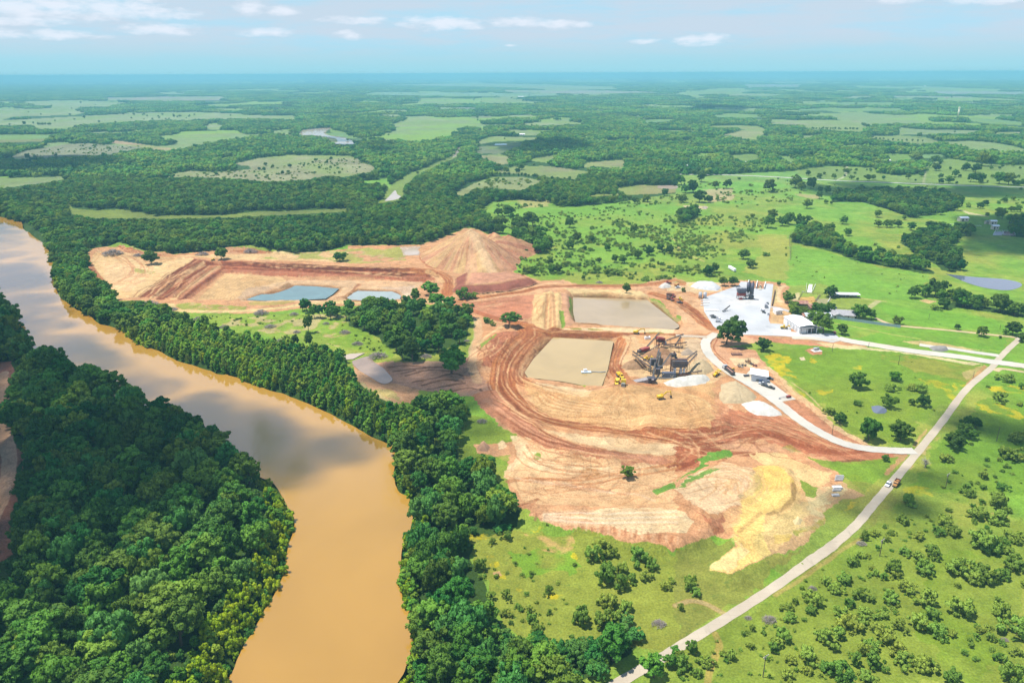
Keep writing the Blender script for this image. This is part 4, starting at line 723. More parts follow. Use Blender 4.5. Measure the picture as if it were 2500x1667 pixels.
def crown_parts(lobes, r, nleaf, size, core=1, up=.25, axis=None):
    """lobes: rows x, y, z, radius. Solid inner clumps plus many leaf sprays round them."""
    Vt, Ft, Nt, Vq, Fq, Nq = [], [], [], [], [], []; o = 0; V0, F0 = ico_v(core); c0 = lobes[:, :3].mean(0)
    ext_ = np.abs(lobes[:, :3]-c0).max(0)+1
    for i, (x, y, z, rad) in enumerate(lobes):
        c = np.array([x, y, z]); s = rad*.8
        w = 1+.45*(r.random((len(V0), 1))-.5); V = V0*w*s*np.array([1, 1, .85])+c
        out = (c-c0)/ext_
        nn = V0+out*.5+[0, 0, up]; Vt.append(V); Ft.append(F0+o); Nt.append(nn/np.linalg.norm(nn, axis=1)[:, None]); o += len(V0)
        k = int(nleaf*(.7+.6*r.random())); d = r.normal(size=(k, 3)); d /= np.linalg.norm(d, axis=1)[:, None]; d[:, 2] = np.where(d[:, 2] < -.4, -d[:, 2], d[:, 2])
        keep = np.ones(k, bool)
        p = c+d*rad*np.array([1, 1, .85])*(.72+.42*r.random((k, 1)))
        n = d+.75*r.normal(size=(k, 3)); n /= np.linalg.norm(n, axis=1)[:, None]
        a = np.cross(n, r.normal(size=(k, 3))); a /= np.linalg.norm(a, axis=1)[:, None]; b_ = np.cross(n, a)
        ss = (size*(.55+.9*r.random((k, 1))))*.5
        q = np.stack([p-a*ss-b_*ss*.7, p+a*ss-b_*ss*.7, p+a*ss*.6+b_*ss, p-a*ss*.7+b_*ss*.9], 1)
        nd = d*.7+out*.4+n*.8+[0, 0, up]; nd /= np.linalg.norm(nd, axis=1)[:, None]
        Vq.append(q.reshape(-1, 3)); Nq.append(np.repeat(nd, 4, 0))
    nV = o; Vq = np.vstack(Vq); Fq = np.arange(len(Vq)).reshape(-1, 4)+nV
    return np.vstack(Vt+[Vq]), Fq, np.vstack(Ft), np.vstack(Nt+Nq)
def make_lobes(kind, h, w, r):
    R = w/2; L = []
    if kind in ('oak', 'wood', 'vine'):
        n = {'oak': 46, 'wood': 58, 'vine': 44}[kind]; base = {'oak': .07, 'wood': .18, 'vine': .08}[kind]
        cz = h*(base+1)/2; rz = h*(1-base)/2; k = r.integers(3, 6); sub = [(r.normal()*R*.38, r.normal()*R*.38, r.uniform(-.15, .3)*rz) for _ in range(k)]
        for i in range(n):
            sx, sy, sz = sub[i % k]; t = r.uniform(0, 2*math.pi); u = r.uniform(-.75, 1); q = math.sqrt(1-u*u)*(.55+.45*r.random())
            rr = R*r.uniform(.11, .24)
            L.append((sx*.6+math.cos(t)*q*R*.78, sy*.6+math.sin(t)*q*R*.78, cz+sz+u*rz*.74, rr))
        for i in range(5): L.append((r.normal()*R*.25, r.normal()*R*.25, cz+r.normal()*rz*.2, R*.36))
    elif kind == 'sap':
        for i in range(18):
            u = (i+r.random())/18; q = R*(math.sin(math.pi*min(1, u*.8+.18))**.8)*.7; t = r.uniform(0, 6.28)
            L.append((math.cos(t)*q, math.sin(t)*q, h*(.10+.88*u), R*(.44-.14*u)))
    elif kind == 'wil':
        for i in range(24):
            t = r.uniform(0, 6.28); q = R*r.uniform(.1, .85); u = r.uniform(.12, .95)*(1-.35*(q/R)**2); L.append((math.cos(t)*q, math.sin(t)*q, h*u, R*r.uniform(.16, .28)))
    else:
        n = 34; k = r.integers(2, 6); sub = [(r.normal()*R*.4, r.normal()*R*.4) for _ in range(k)]
        for i in range(n):
            sx, sy = sub[i % k]; t = r.uniform(0, 6.28); q = R*r.uniform(.1, .7); z = h*r.uniform(.12, .88)*(1-.35*(q/R)**2); L.append((sx*.8+math.cos(t)*q, sy*.8+math.sin(t)*q, z, R*r.uniform(.10, .21)))
    return np.array(L)
def trunk_parts(kind, h, w, r, lobes, n=6):
    parts = []; tr = {'sap': .012, 'bush': .02, 'vine': .02, 'wil': .02}.get(kind, .026)*h; top = h*.55; bend = r.normal(size=2)*h*.03
    parts.append(tube([(0, 0, -.6), (bend[0]*.3, bend[1]*.3, top*.35), (bend[0], bend[1], top*.75), (bend[0]*1.4, bend[1]*1.4, top*1.25)], [tr*1.5, tr, tr*.75, tr*.3], n))
    for l in lobes[r.permutation(len(lobes))[:7 if kind != 'sap' else 2]]:
        a = np.array([bend[0]*.6, bend[1]*.6, top*r.uniform(.4, .8)]); m = (a+l[:3])/2+[0, 0, -.04*h]; parts.append(tube([a, m, l[:3]], [tr*.5, tr*.33, tr*.12], 4))
    return join(parts)
def tree_meshes(name, kind, h, w, seed, nleaf, size, core=1, mat=None, one=True, one_only=False):
    r = np.random.default_rng(seed); lob = make_lobes(kind, h, w, r); V, Fq, Ft, Nn = crown_parts(lob, r, nleaf, size, core, .28); tv, tf = trunk_parts(kind, h, w, r, lob)
    mat = mat or LEAF.get(kind, LEAF['wood']); out = {}
    if not one_only:
        c = npmesh(name+'_crown', V, Fq, Ft, normals=Nn); c.materials.append(mat); t = npmesh(name+'_trunk', tv, tf); t.materials.append(BARK); out['crown'], out['trunk'] = c, t
    if one:
        nv = len(V); F4 = np.vstack([Fq, tf+nv]); j = npmesh(name, np.vstack([V, tv]), F4, Ft, mat4=np.r_[np.zeros(len(Fq), int), np.ones(len(tf), int)], normals=np.vstack([Nn, np.repeat([[0, 0, 0]], len(tv), 0)])); j.materials.append(mat); j.materials.append(BARK); out['one'] = j
    return out
# prototypes, unit height / unit crown width scaled afterwards: all modelled at real size
PROTO = {}
def protos(kind, n, h, w, nleaf, size, core=1, mat=None, **k):
    PROTO[kind] = [(tree_meshes(f'{kind}_tree_{i}', k.get('shape', kind), h*(.9+.2*((i*37) % 10)/10), w, 100+i*7+hash(len(kind)*31+ord(kind[0])) % 50, nleaf, size, core, mat), h, w) for i in range(n)]
protos('oak', 6, 12, 14, 85, .75, 1); protos('wood', 8, 15, 12, 80, .75, 1); protos('vine', 3, 8, 11, 75, .7, 1); protos('sap', 5, 8, 4, 60, .5, 1); protos('wil', 4, 7, 7, 90, .6, 1); protos('bush', 8, 4.0, 7, 70, .5, 1)
# far clumps
def clump_mesh(name, span, n, h, w, seed, leaf, mat, size):
    r = np.random.default_rng(seed); L = []
    for i in range(n):
        x, y = r.uniform(-span/2, span/2, 2); hh = h*r.uniform(.65, 1.15); ww = w*r.uniform(.7, 1.25)
        for j in range(3): L.append((x+r.normal()*ww*.2, y+r.normal()*ww*.2, hh-ww*.38+r.normal()*ww*.12, ww*r.uniform(.26, .4)))
        L.append((x, y, hh*.42, ww*.42))
    V, Fq, Ft, Nn = crown_parts(np.array(L), r, leaf, size, 1, .3); me = npmesh(name, V, Fq, Ft, normals=Nn); me.materials.append(mat); return me
def hidden_collection(name, meshes):
    c = bpy.data.collections.new(name)
    for i, m in enumerate(meshes): c.objects.link(bpy.data.objects.new(f'{name}_{i:02d}', m))
    return c
def scatter(name, label, cat, P, inst, rot, scl, coll, group=None):
    me = bpy.data.meshes.new(name); me.vertices.add(len(P)); me.vertices.foreach_set('co', np.asarray(P, np.float32).ravel())
    for nm, ty, arr in (('inst', 'INT', np.asarray(inst, np.int32)), ('rot', 'FLOAT', np.asarray(rot, np.float32))):
        a = me.attributes.new(nm, ty, 'POINT'); a.data.foreach_set('value', arr)
    a = me.attributes.new('scl', 'FLOAT_VECTOR', 'POINT'); a.data.foreach_set('vector', np.asarray(scl, np.float32).ravel())
    o = link(name, me); tag(o, label, cat, group, 'stuff')
    g = bpy.data.node_groups.new(name+'_nodes', 'GeometryNodeTree'); g.interface.new_socket('Geometry', in_out='INPUT', socket_type='NodeSocketGeometry'); g.interface.new_socket('Geometry', in_out='OUTPUT', socket_type='NodeSocketGeometry')
    N, L = g.nodes, g.links; gi, go = N.new('NodeGroupInput'), N.new('NodeGroupOutput'); ip = N.new('GeometryNodeInstanceOnPoints'); ci = N.new('GeometryNodeCollectionInfo'); ci.inputs['Collection'].default_value = coll; ci.inputs['Separate Children'].default_value = True; ci.inputs['Reset Children'].default_value = True
    def at_(nm, ty):
        n = N.new('GeometryNodeInputNamedAttribute'); n.data_type = ty; n.inputs['Name'].default_value = nm; return n.outputs['Attribute']
    cx = N.new('ShaderNodeCombineXYZ'); L.new(at_('rot', 'FLOAT'), cx.inputs[2]); e2r = N.new('FunctionNodeEulerToRotation'); L.new(cx.outputs[0], e2r.inputs[0])
    L.new(gi.outputs[0], ip.inputs['Points']); L.new(ci.outputs[0], ip.inputs['Instance']); ip.inputs['Pick Instance'].default_value = True
    L.new(at_('inst', 'INT'), ip.inputs['Instance Index']); L.new(e2r.outputs[0], ip.inputs['Rotation']); L.new(at_('scl', 'FLOAT_VECTOR'), ip.inputs['Scale']); L.new(ip.outputs[0], go.inputs[0])
    o.modifiers.new('scatter', 'NODES').node_group = g
    return o

# ---- where plants stand.  rows: x, y, height, width, kind, zone, solitary
PLANTS = []
def add_plants(P, h, w, kind, zone, solo=False):
    for p, hh, ww in zip(P, np.broadcast_to(h, len(P)), np.broadcast_to(w, len(P))): PLANTS.append((p[0], p[1], float(hh), float(ww), kind, zone, solo))
def grid_pts(W, step, seed, jit=.62):
    r = np.random.default_rng(seed); x0, y0 = W.min(0); x1, y1 = W.max(0); xs, ys = np.meshgrid(np.arange(x0, x1, step), np.arange(y0, y1, step)); P = np.stack([xs.ravel(), ys.ravel()], 1); return P+r.uniform(-jit, jit, P.shape)*step
def visible_ok(P, h, keep, half=0.0):
    """drop trees whose crowns would rise into open ground drawn by the outlines"""
    z = gz(P[:, 0], P[:, 1]); m = np.ones(len(P), bool)
    for f in (0, .3, .62, .9):
        a, b_, d = proj(np.column_stack([P, z+h*f])); k = h*half*FPX/d*(.5 if f > .8 else 1)
        m &= ~in_any(a, b_, keep)
        if half: m &= ~in_any(a-k, b_, keep) & ~in_any(a+k, b_, keep)
    return m
def px_of(P): return proj(np.column_stack([P, np.zeros(len(P))]))
def in_view(a, b_, mx=260, my=260): return (a > -mx) & (a < PW+mx) & (b_ < PH+my) & (b_ > 150)
def wood_fill(poly, step, kinds, hr, seed, zone, keep=KEEP, ratio=.8, mask=None):
    r = np.random.default_rng(seed); p = poly.copy(); p[:, 0] = np.clip(p[:, 0], -900, 3400); p[:, 1] = np.clip(p[:, 1], 186, 2200)
    W = gnd(p[:, 0], p[:, 1])[:, :2]; P = grid_pts(W, step, seed); a, b_, _ = px_of(P); m = inside(a, b_, poly) & in_view(a, b_) & ~in_any(a, b_, FPOLY) & ~in_any(a, b_, [RIVER_FLAT])
    P = P[m]; h = r.uniform(hr[0], hr[1], len(P))
    if zone == 'left': q = px_of(P); k = ~in_any(q[0], q[1], [FRINGE]); P, h = P[k], h[k]
    m = visible_ok(P, h, keep, ratio*.36 if ratio > .6 else 0); P, h = P[m], h[m]
    for i in range(len(P)):
        k = kinds[int(r.integers(len(kinds)))]; w = h[i]*ratio*r.uniform(.85, 1.2); PLANTS.append((P[i, 0], P[i, 1], h[i], w, k, zone, False))
_rf = wpoly(RIVER, -2.5); _a, _b, _ = px_of(_rf); RIVER_FLAT = np.stack([_a, _b], 1)
RIVERV = KEEP[1]
FRINGE = pts('G 1700,200 1745,300 1850,470 1880,560 1850,660 1830,760 1810,880 1760,980 1700,1080 1640,1180 1570,1300 1510,1420 1440,1568 1330,1790 960,1790 1000,1640 1160,1480 1300,1240 1480,1040 1600,860 1690,640 1720,510 1690,360 1650,260')
wood_fill(W_LEFT, 9.6, ['wood', 'wood', 'wood', 'vine', 'oak'], (11, 20), 11, 'left', ratio=.84)
wood_fill(W_BANK, 8.4, ['wood', 'wood', 'wood', 'oak', 'vine'], (9, 17), 12, 'bank')
wood_fill(W_SAP, 3.5, ['sap']*8+['wil', 'bush', 'sap'], (4.5, 11), 13, 'sap', ratio=.5); wood_fill(pts('D 1000,640 1160,590 1350,680 1500,720 1700,750 1900,770 2090,800 2180,870 2221,940 2000,900 1800,830 1500,770 1200,720'), 12, ['wood', 'oak'], (9, 13), 37, 'sap', keep=[], ratio=.7)
wood_fill(W_GROVE, 10.5, ['oak', 'wood', 'wood', 'vine'], (8, 14), 14, 'grove', keep=[KEEP[3], KEEP[7]], ratio=.85)
for i, p in enumerate(P_WOODS): wood_fill(p, 9.5, ['oak', 'oak', 'wood'], (9, 13), 20+i, f'patch{i}', keep=[KEEP[0]], ratio=.95)
wood_fill(pts('H 1080,1180 1230,1290 1440,1330 1620,1350 1700,1280 1800,1230 1985,1300 1990,1400 1850,1450 1600,1568 1500,1750 900,1750 960,1500 1000,1300'), 5.2, ['vine', 'vine', 'wood'], (3.5, 7), 38, 'bank', keep=[], ratio=1.15)
wood_fill(W_LEFT, 6.2, ['vine', 'bush', 'vine'], (3, 6.5), 39, 'left', ratio=1.0); wood_fill(W_BANK, 6.2, ['vine', 'bush', 'vine'], (3, 6), 40, 'bank', ratio=1.0); wood_fill(FRINGE, 5, ['wil', 'vine'], (3, 5), 41, 'leftbank', keep=[], ratio=.9)
# vine mounds, bank willows, and two yellower stands copying sunlit patches
wood_fill(pts('H 1290,880 1350,850 1530,850 1520,880 1400,895'), 5, ['vine'], (2.5, 4), 31, 'vines', keep=[], ratio=1.7)
wood_fill(FRINGE, 4.0, ['wil', 'wil', 'wil', 'sap'], (5.5, 9), 32, 'leftbank', keep=[], ratio=.6)
wood_fill(pts('H 425,40 480,60 560,420 640,600 580,760 590,1000 640,1120 640,1320 600,1440 540,1568 450,1700 300,1800 380,1750 450,1568 510,1440 540,1310 530,1250 555,1170 545,1110 500,1090 480,1000 480,880 470,760 490,650 530,590 545,490 545,440 520,380 450,340 428,240'), 4.2, ['wil', 'wil', 'sap'], (5, 8.5), 33, 'rightbank', keep=[], ratio=.75)
wood_fill(pts('D 345,350 380,450 420,490 490,540 600,600 560,500 470,420 440,330 330,190 290,130 270,130 300,250'), 5.5, ['wil'], (6, 9), 34, 'upperbank', keep=[RIVERV], ratio=.8); wood_fill(pts('D 790,680 850,735 960,790 940,700 860,610 780,620'), 4.2, ['wil', 'wil', 'sap'], (6, 9), 35, 'upperbank', keep=[], ratio=.75)  # second stand: yellow leaf colour imitates a sunlit patch of the poplars
wood_fill(pts('D 1500,960 1560,995 1700,1040 1740,960 1640,880 1540,880'), 3.2, ['wil', 'wil', 'sap'], (6.5, 9), 36, 'sap', keep=[], ratio=.5)  # yellow willows stand in for sunlight on the middle of the poplar strip
# solitary trees: base point, crown width in crop pixels
def solo(s, kind, hw=.85, zone='solo'):
    o, k = (0, 0), 1
    for t in s.split():
        if t in CROPS: o, k = CROPS[t], KS; continue
        v = [float(q) for q in t.split(',')]; x, y = o[0]+v[0]/k, o[1]+v[1]/k
        if len(v) > 3: hwv = v[3]
        else: hwv = hw*(.88+.24*random.random())
        P = at(x, y); d = proj(P[None])[2][0]; w = v[2]/k*d/FPX; PLANTS.append((P[0], P[1], w*hwv, w, kind, zone, True))
solo('F 320,760,190 558,800,95 1145,1045,122 1380,990,80 1350,1160,92 1575,1155,85 1045,1260,82 1230,1370,150 1430,1370,145 1505,1145,45 1330,1498,52', 'oak', .95)
solo('F 1870,1280,95 1912,1290,70 1840,1345,90 1882,1362,80 1780,1425,110 1805,1375,80 1760,1400,80', 'oak', .95); solo('F 1650,455,120 1590,452,85 1500,462,75 1705,530,85 1800,480,95 1835,518,120 1925,520,90 2060,552,135 2150,570,65 1760,470,70 1690,480,80 1880,530,80', 'oak', .95)
solo('F 1410,630,58 1945,705,76 1800,665,40 2150,700,105 2212,745,80 2100,695,40 2065,720,22 940,690,140 1060,697,78 1150,592,115 1247,602,70 970,458,85 710,492,75 750,560,85 770,582,85 822,577,75 930,572,95 982,572,75 890,560,70 205,325,78 247,300,62 475,275,72 430,215,70 310,388,62 378,388,72 655,385,30 865,600,70', 'oak', .92)
solo('C 600,1225,80 760,1200,82 800,1215,62 860,1205,72 920,1140,42 1010,1145,36 1225,1155,42 835,1330,62 955,1300,30 990,1305,22 965,1235,52 920,1230,42 915,1270,47 495,1390,35 610,1410,72 585,1452,82 720,1432,72 680,1442,62 800,1450,92 1060,1430,56 1085,1502,56 1285,1387,54 1290,1450,50 1350,1452,60 1415,1450,56 1500,1470,60 1455,1402,30 1510,1387,70 1360,1332,72 1690,1370,52 1780,1342,62 1940,1330,52 1975,1312,42 2095,1292,36 2080,1397,76 2140,1352,36 2180,1352,46 1985,1380,30 2150,1280,30', 'oak', .95)
solo('C 35,1182,72 160,1162,72 110,1232,90 60,1232,60 150,1292,92 40,1292,62 210,1290,60 250,1202,50 320,1202,60 1660,1090,60 1740,1170,60 1690,1172,40 1850,1090,55 1910,1100,60 1780,1130,45 1950,1165,70 1880,1160,60 2060,1175,80 2120,1180,80 2180,1185,50 2220,1190,50 2010,1060,70 1950,1060,90 1540,1040,60 1650,1045,60 1380,990,40 1550,880,40', 'oak', .9)
solo('B 1090,1378,52 1155,1378,85 1080,1450,75 1105,1445,70 980,1435,80 1210,1462,90 1240,1485,100 1310,1445,110 1350,1545,115 1270,1545,85 1545,1450,70 1505,1300,60 1565,1310,60 1950,1490,60 1960,1300,50 2040,1290,60 2150,1250,50 1205,1105,40 1235,1085,50 1085,1085,40 1180,1400,40', 'oak', .95)
solo('E 1200,102,72 1262,112,82 1350,175,105 1400,132,82 1310,112,115 1545,152,62 1590,108,62 1640,157,32 1690,108,52 1735,237,36 1830,237,52 1880,242,62 1430,305,60 1470,305,62 1320,318,62 1630,347,30 1265,182,36 1905,432,62 1420,250,50 2180,180,60 2120,170,60 2050,190,60 1980,210,70 1780,160,50', 'oak', .95)
solo('E 1155,648,108,.85 1225,598,30 560,497,72,1.25 660,450,112,.9 690,522,105,1 772,527,90 275,517,90,.75 75,230,75,.75 790,945,195,1 540,862,125 482,862,80 440,800,90 870,430,40', 'wood', 1.05); solo('D 965,247,115,.7 1415,217,92,.8 2170,230,80,.75', 'oak'); solo('D 1968,685,62,2.1 1960,555,70,1.4 2005,592,55,1.7 2045,592,55,1.6 2110,600,60,1.4 1930,545,50,1.6', 'wood')
solo('H 1915,262,90,.95', 'oak'); solo('E 10,575,75 60,585,65 120,605,80 175,640,70 235,665,80 295,690,75 330,650,85 205,600,60 420,640,90', 'wood', 1.1)
solo('H 1760,738,115 1690,778,120 1830,762,92 1800,932,165 1880,882,130 1890,962,120 1990,800,135 2070,822,115 2030,902,82 2140,962,90 2195,920,60 1950,922,80 1610,1182,132,.9 1410,1002,62,1 1145,1028,72 1045,1042,72 1215,1092,45 1140,1132,76,.6 1290,1122,70 1300,1172,82 1335,1232,92 1415,1127,42 1050,682,50 1135,652,75 955,842,100,1 980,902,42 1760,1200,150 1790,1080,120 1850,1205,120 1905,1100,110 1400,562,24', 'bush', .78, 'meadow')
solo('H 1960,1295,130,.6 1870,1260,120,.6 1800,1330,130,.6 1900,1200,120,.6 1720,1340,110,.6 1090,600,80,.5 1150,590,70,.5', 'vine', .6, 'meadow'); solo('H 2080,1532,160,1 2185,1455,85,1 2220,1400,70,1.1', 'wood')
solo('I 1490,422,105 1445,547,100 1330,577,36,1 1370,617,62 1340,657,56 1265,622,62 1200,652,62,1.2 1285,707,40 1540,647,82 1700,547,112 1680,617,92 1770,632,112 1730,467,52 1950,700,190 2010,735,120 1900,512,142 1890,442,42 1855,372,82 1860,322,72 1955,422,52 2060,442,150 2080,532,120 2080,332,72 1960,262,72 1780,227,42 1715,152,82 2130,132,130 1980,152,30,1 2060,152,30,1 2020,550,80', 'bush', .6, 'pasture')
solo('I 1460,742,90 1600,852,150 1640,752,115 1550,800,110 1380,862,112,.85 1820,862,170 1960,912,180 2000,722,110 2160,662,122 2180,832,160 1800,957,45,1 1790,1112,182 2065,1132,125,.95 2170,1262,190 2000,1292,55,1.1 1920,1282,50 1880,1302,42 1880,1337,50 1830,1377,50,.9 1910,1417,46 2130,1532,170,.85 2070,1422,85 2170,1387,72 1930,860,120 1880,920,120 2080,900,110 2120,750,90', 'bush', .62, 'pasture')
solo('I 1010,982,110 1060,930,120 960,940,90 870,1062,125 850,1122,92 762,1057,48,1 710,1107,82 725,1167,92 810,1167,42 1120,812,82 1170,762,62 1222,762,50 1190,1022,115,.6 1110,1072,80,.8 1190,1132,90 1050,1142,115 1100,1212,140 1185,1202,82 970,1312,140 1035,1275,110 930,1270,80 1320,1152,82 1400,1127,32,1 1380,1042,130 1450,962,125 1500,1002,82 1600,1062,140,.7 1640,1162,110 1540,1212,150 1660,1262,120 1430,1222,95 1760,1272,75 1340,1312,140 1262,1362,112 1180,1372,95,1 1140,1452,92,1.1 1262,1462,132 1260,1222,110 1420,1382,112 1440,1452,122 1560,1472,160 1640,1480,90 1740,1562,130,.85 1220,1552,130 1060,1552,170,.8 960,1482,115 850,1412,150 745,1442,92 730,1532,100 840,1507,70 620,1362,92 680,1290,110 650,1330,90 480,1342,65 487,1232,38,1.2 345,1412,92 190,1452,112 100,1372,95,.95 20,1420,90,1 135,1522,72 40,1482,115,.9 430,1262,42 80,962,112,.9 125,1012,82 30,1102,52,1 1330,900,70 1270,880,60 1410,900,80 1700,1230,70', 'bush', .66, 'pasture')
solo('F 1365,1055,86 1425,1050,36 1500,1050,80 1560,1058,80 1150,1142,66 985,1202,90 2100,995,95,.55 2070,1122,95 2197,1040,40,1 1990,1035,26 2190,1150,42 2165,1382,110 2090,1460,80 575,195,50 1660,537,62 45,425,30,1 700,150,16,1 700,195,18,1 945,337,12,1 1690,545,25 1735,540,25 1275,130,30 1420,145,24 2100,1470,70 2180,1500,70 1885,1400,30 1500,470,30', 'bush', .65, 'field')
solo('E 1015,622,62 1050,640,40 860,467,85,.8 930,467,62 900,470,60 1260,302,92 1290,300,60 1520,262,50 1560,262,50 1600,260,50 1650,255,50 1690,250,50 1720,305,70 1780,310,80 1850,315,80 2150,170,40', 'bush', .65, 'field')
# scattered thickets
def thicket(s, n, seed, wr, zone, cl=1.0, kind='bush', keep=(), hw=.62, minsep=.5):
    p = pts(s); W = gnd(p[:, 0], p[:, 1])[:, :2]; r = np.random.default_rng(seed); x0, y0 = W.min(0); x1, y1 = W.max(0); got = 0; t = 0
    while got < n and t < 60:
        t += 1; P = np.column_stack([r.uniform(x0, x1, 800), r.uniform(y0, y1, 800)]); m = inside(P[:, 0], P[:, 1], W)
        f = fbm(P[:, 0]/38, P[:, 1]/38, seed, 3); m &= r.random(800) < np.clip((f-.42)*6*cl+(1-cl)*.5, .02, 1)
        a, b_, _ = px_of(P); m &= ~in_any(a, b_, [KEEP[0]]+(FPOLY if zone not in ('far', 'scrub') else FPOLY[:0]))
        for q in P[m]:
            if got >= n: break
            w = r.uniform(*wr)*r.uniform(.6, 1.2); PLANTS.append((q[0], q[1], w*hw*r.uniform(.8, 1.25), w, kind, zone, False)); got += 1
thicket('B 1060,1290 1560,1330 2221,1250 2221,1568 1400,1568 1200,1500 1100,1400', 480, 51, (2.4, 6.5), 'scrub'); thicket('E 1150,60 1500,40 2221,0 2221,340 1900,370 1500,320 1220,320 1180,150', 520, 52, (2.4, 6.2), 'scrub'); thicket('F 0,30 420,40 520,110 420,250 300,330 0,350', 330, 53, (2.2, 6), 'scrub', .8)
thicket('C 0,1350 560,1400 520,1568 0,1568', 220, 54, (2.2, 6), 'scrub', .8); thicket('C 250,1230 760,1210 740,1290 260,1300', 70, 55, (3, 8), 'scrub', .8); thicket('I 1000,1568 1200,800 1500,480 1900,150 2221,60 2221,1568', 130, 56, (1.2, 3.4), 'pasture', .5)
thicket('I 0,1568 100,1400 620,1080 1000,780 1000,1568', 70, 57, (1.0, 2.6), 'pasture', .5); thicket('C 0,1140 700,1140 900,1180 2221,1200 2221,1400 1900,1330 900,1200 500,1330 0,1300', 110, 58, (3, 8), 'scrub', .7); thicket('H 950,900 1230,700 1600,720 1650,1000 1600,1290 1300,1290 1100,1150', 46, 59, (1, 2.6), 'meadow', .5)
thicket('D 1200,580 2221,560 2221,790 1800,720', 60, 60, (1, 2.8), 'clearing', .6); thicket('A 1010,1130 1600,1085 2221,1000 B 300,1065 100,1130 A 1700,1150', 200, 61, (3, 7), 'scrub', .4); thicket('A 100,1000 500,920 900,935 600,990', 120, 62, (3, 8), 'scrub', .4); thicket('B 820,1240 1060,1140 1350,1150 1200,1210', 70, 63, (4, 8), 'scrub', .4)
thicket('E 20,610 300,700 360,780 420,850 200,800', 24, 64, (1.5, 3.5), 'clearing', .5); thicket('F 560,790 1900,890 1900,1000 1500,1400 1240,1380 900,1130', 24, 65, (.8, 2), 'field', .4); thicket('F 740,130 1600,330 2200,600 2200,700 1100,560 740,360', 26, 66, (1, 3), 'field', .4)
thicket('C 600,1060 900,1070 1270,1070 1560,1110 1600,1030 2221,1060 2221,1190 900,1150', 60, 67, (5, 11), 'scrub', .6, 'oak', (), .85)
thicket('A 0,690 800,650 500,740 0,765', 12, 68, (9, 14), 'far', .3, 'oak', (), .9); thicket('A 0,780 900,725 1900,740 1000,765 400,825 0,800', 26, 69, (9, 15), 'far', .3, 'oak', (), .9); thicket('A 1100,1120 1600,1090 2221,1000 1900,1150', 14, 70, (8, 12), 'far', .3, 'oak', (), .9)
thicket('C 0,500 2221,500 2221,1050 0,1050', 260, 71, (8, 15), 'far', .6, 'oak', (), .9); thicket('A 0,560 2221,560 2221,1100 0,1100', 200, 72, (8, 15), 'far', .6, 'oak', (), .9); thicket('B 0,600 2221,600 2221,1250 0,1250', 220, 73, (7, 13), 'far', .6, 'oak', (), .9)
thicket('P 2500,900 3200,920 3200,1700 2700,2000 1600,2000 1600,1690 2500,1690', 150, 74, (3, 8), 'pasture', .8); thicket('P 2500,450 3100,450 3100,860 2500,860', 60, 75, (6, 13), 'scrub', .7, 'oak', (), .9)
# hedgerows
def hedge(s, step, hr, kind, zone, seed, ratio=.9):
    p = pts(s); P = gnd(p[:, 0], p[:, 1])[:, :2]; r = np.random.default_rng(seed); d = np.r_[0, np.cumsum(np.linalg.norm(np.diff(P, axis=0), axis=1))]
    for t in np.arange(0, d[-1], step):
        q = np.array([np.interp(t, d, P[:, 0]), np.interp(t, d, P[:, 1])])+r.normal(size=2)*step*.3; h = r.uniform(*hr); PLANTS.append((q[0], q[1], h, h*ratio, kind, zone, False))
hedge('B 1050,1120 1250,1125 1400,1145 1560,1150', 9, (5, 9), 'oak', 'scrub', 91); hedge('C 1740,1012 2000,1040 2221,1058', 10, (7, 12), 'oak', 'far', 92); hedge('C 1190,800 1230,815 1400,820 1410,850', 10, (8, 13), 'oak', 'far', 93); hedge('A 240,800 310,800 340,800', 10, (9, 13), 'oak', 'far', 94); hedge('C 840,828 960,826 1160,830', 9, (6, 10), 'oak', 'far', 95); hedge('C 1290,890 1430,903 1570,905', 14, (5, 8), 'oak', 'far', 96); hedge('E 1500,262 1720,245', 5, (3, 4.5), 'bush', 'field', 97)

# ---- the general far wood, in three grades of grain
def far_fill(y0, y1, step, seed):
    r = np.random.default_rng(seed); out = []
    half = y1*0.86+600; xs, ys = np.meshgrid(np.arange(-half, half, step), np.arange(y0, y1, step)); P = np.stack([xs.ravel(), ys.ravel()], 1)+r.uniform(-.45, .45, (xs.size, 2))*step
    a, b_, w_ = px_of(P); m = in_view(a, b_, 220, 100) & inside(a, b_, FAR_WOOD); P, a, b_ = P[m], a[m], b_[m]
    wx = (fbm(P[:, 0]/45, P[:, 1]/45, 88, 3)-.5)*44; wy = (fbm(P[:, 0]/45, P[:, 1]/45, 89, 3)-.5)*44; a2, b2, _ = px_of(P+np.column_stack([wx, wy]))
    m = ~clearing(P[:, 0], P[:, 1]) & ~in_any(a2, b2, FPOLY) & ~in_any(a, b_, [RIVER_FLAT]); return P[m], r
P1, r1 = far_fill(560, 1500, 8.0, 201); h1 = r1.uniform(8, 13.5, len(P1)); m = visible_ok(P1, h1, FPOLY+KEEP[:2]); P1, h1 = P1[m], h1[m]
P2, r2 = far_fill(1500, 3600, 17, 202); m = visible_ok(P2, np.full(len(P2), 12.0), FPOLY); P2 = P2[m]
P3, r3 = far_fill(3600, 17000, 82, 203); m = visible_ok(P3, np.full(len(P3), 12.0), FPOLY); P3 = P3[m]
print('zones', {z: sum(1 for p in PLANTS if p[5] == z) for z in set(p[5] for p in PLANTS)}); print('wood', len(P1), len(P2), len(P3), 'plants', len(PLANTS))
C2 = [clump_mesh(f'wood_clump_{i}', 20, 5, 12, 9.5, 300+i, 20, LEAF['wood'], 1.5) for i in range(8)]; C3 = [clump_mesh(f'wood_tract_{i}', 96, 60, 12, 13, 400+i, 5, LEAF['wood'], 4) for i in range(6)]
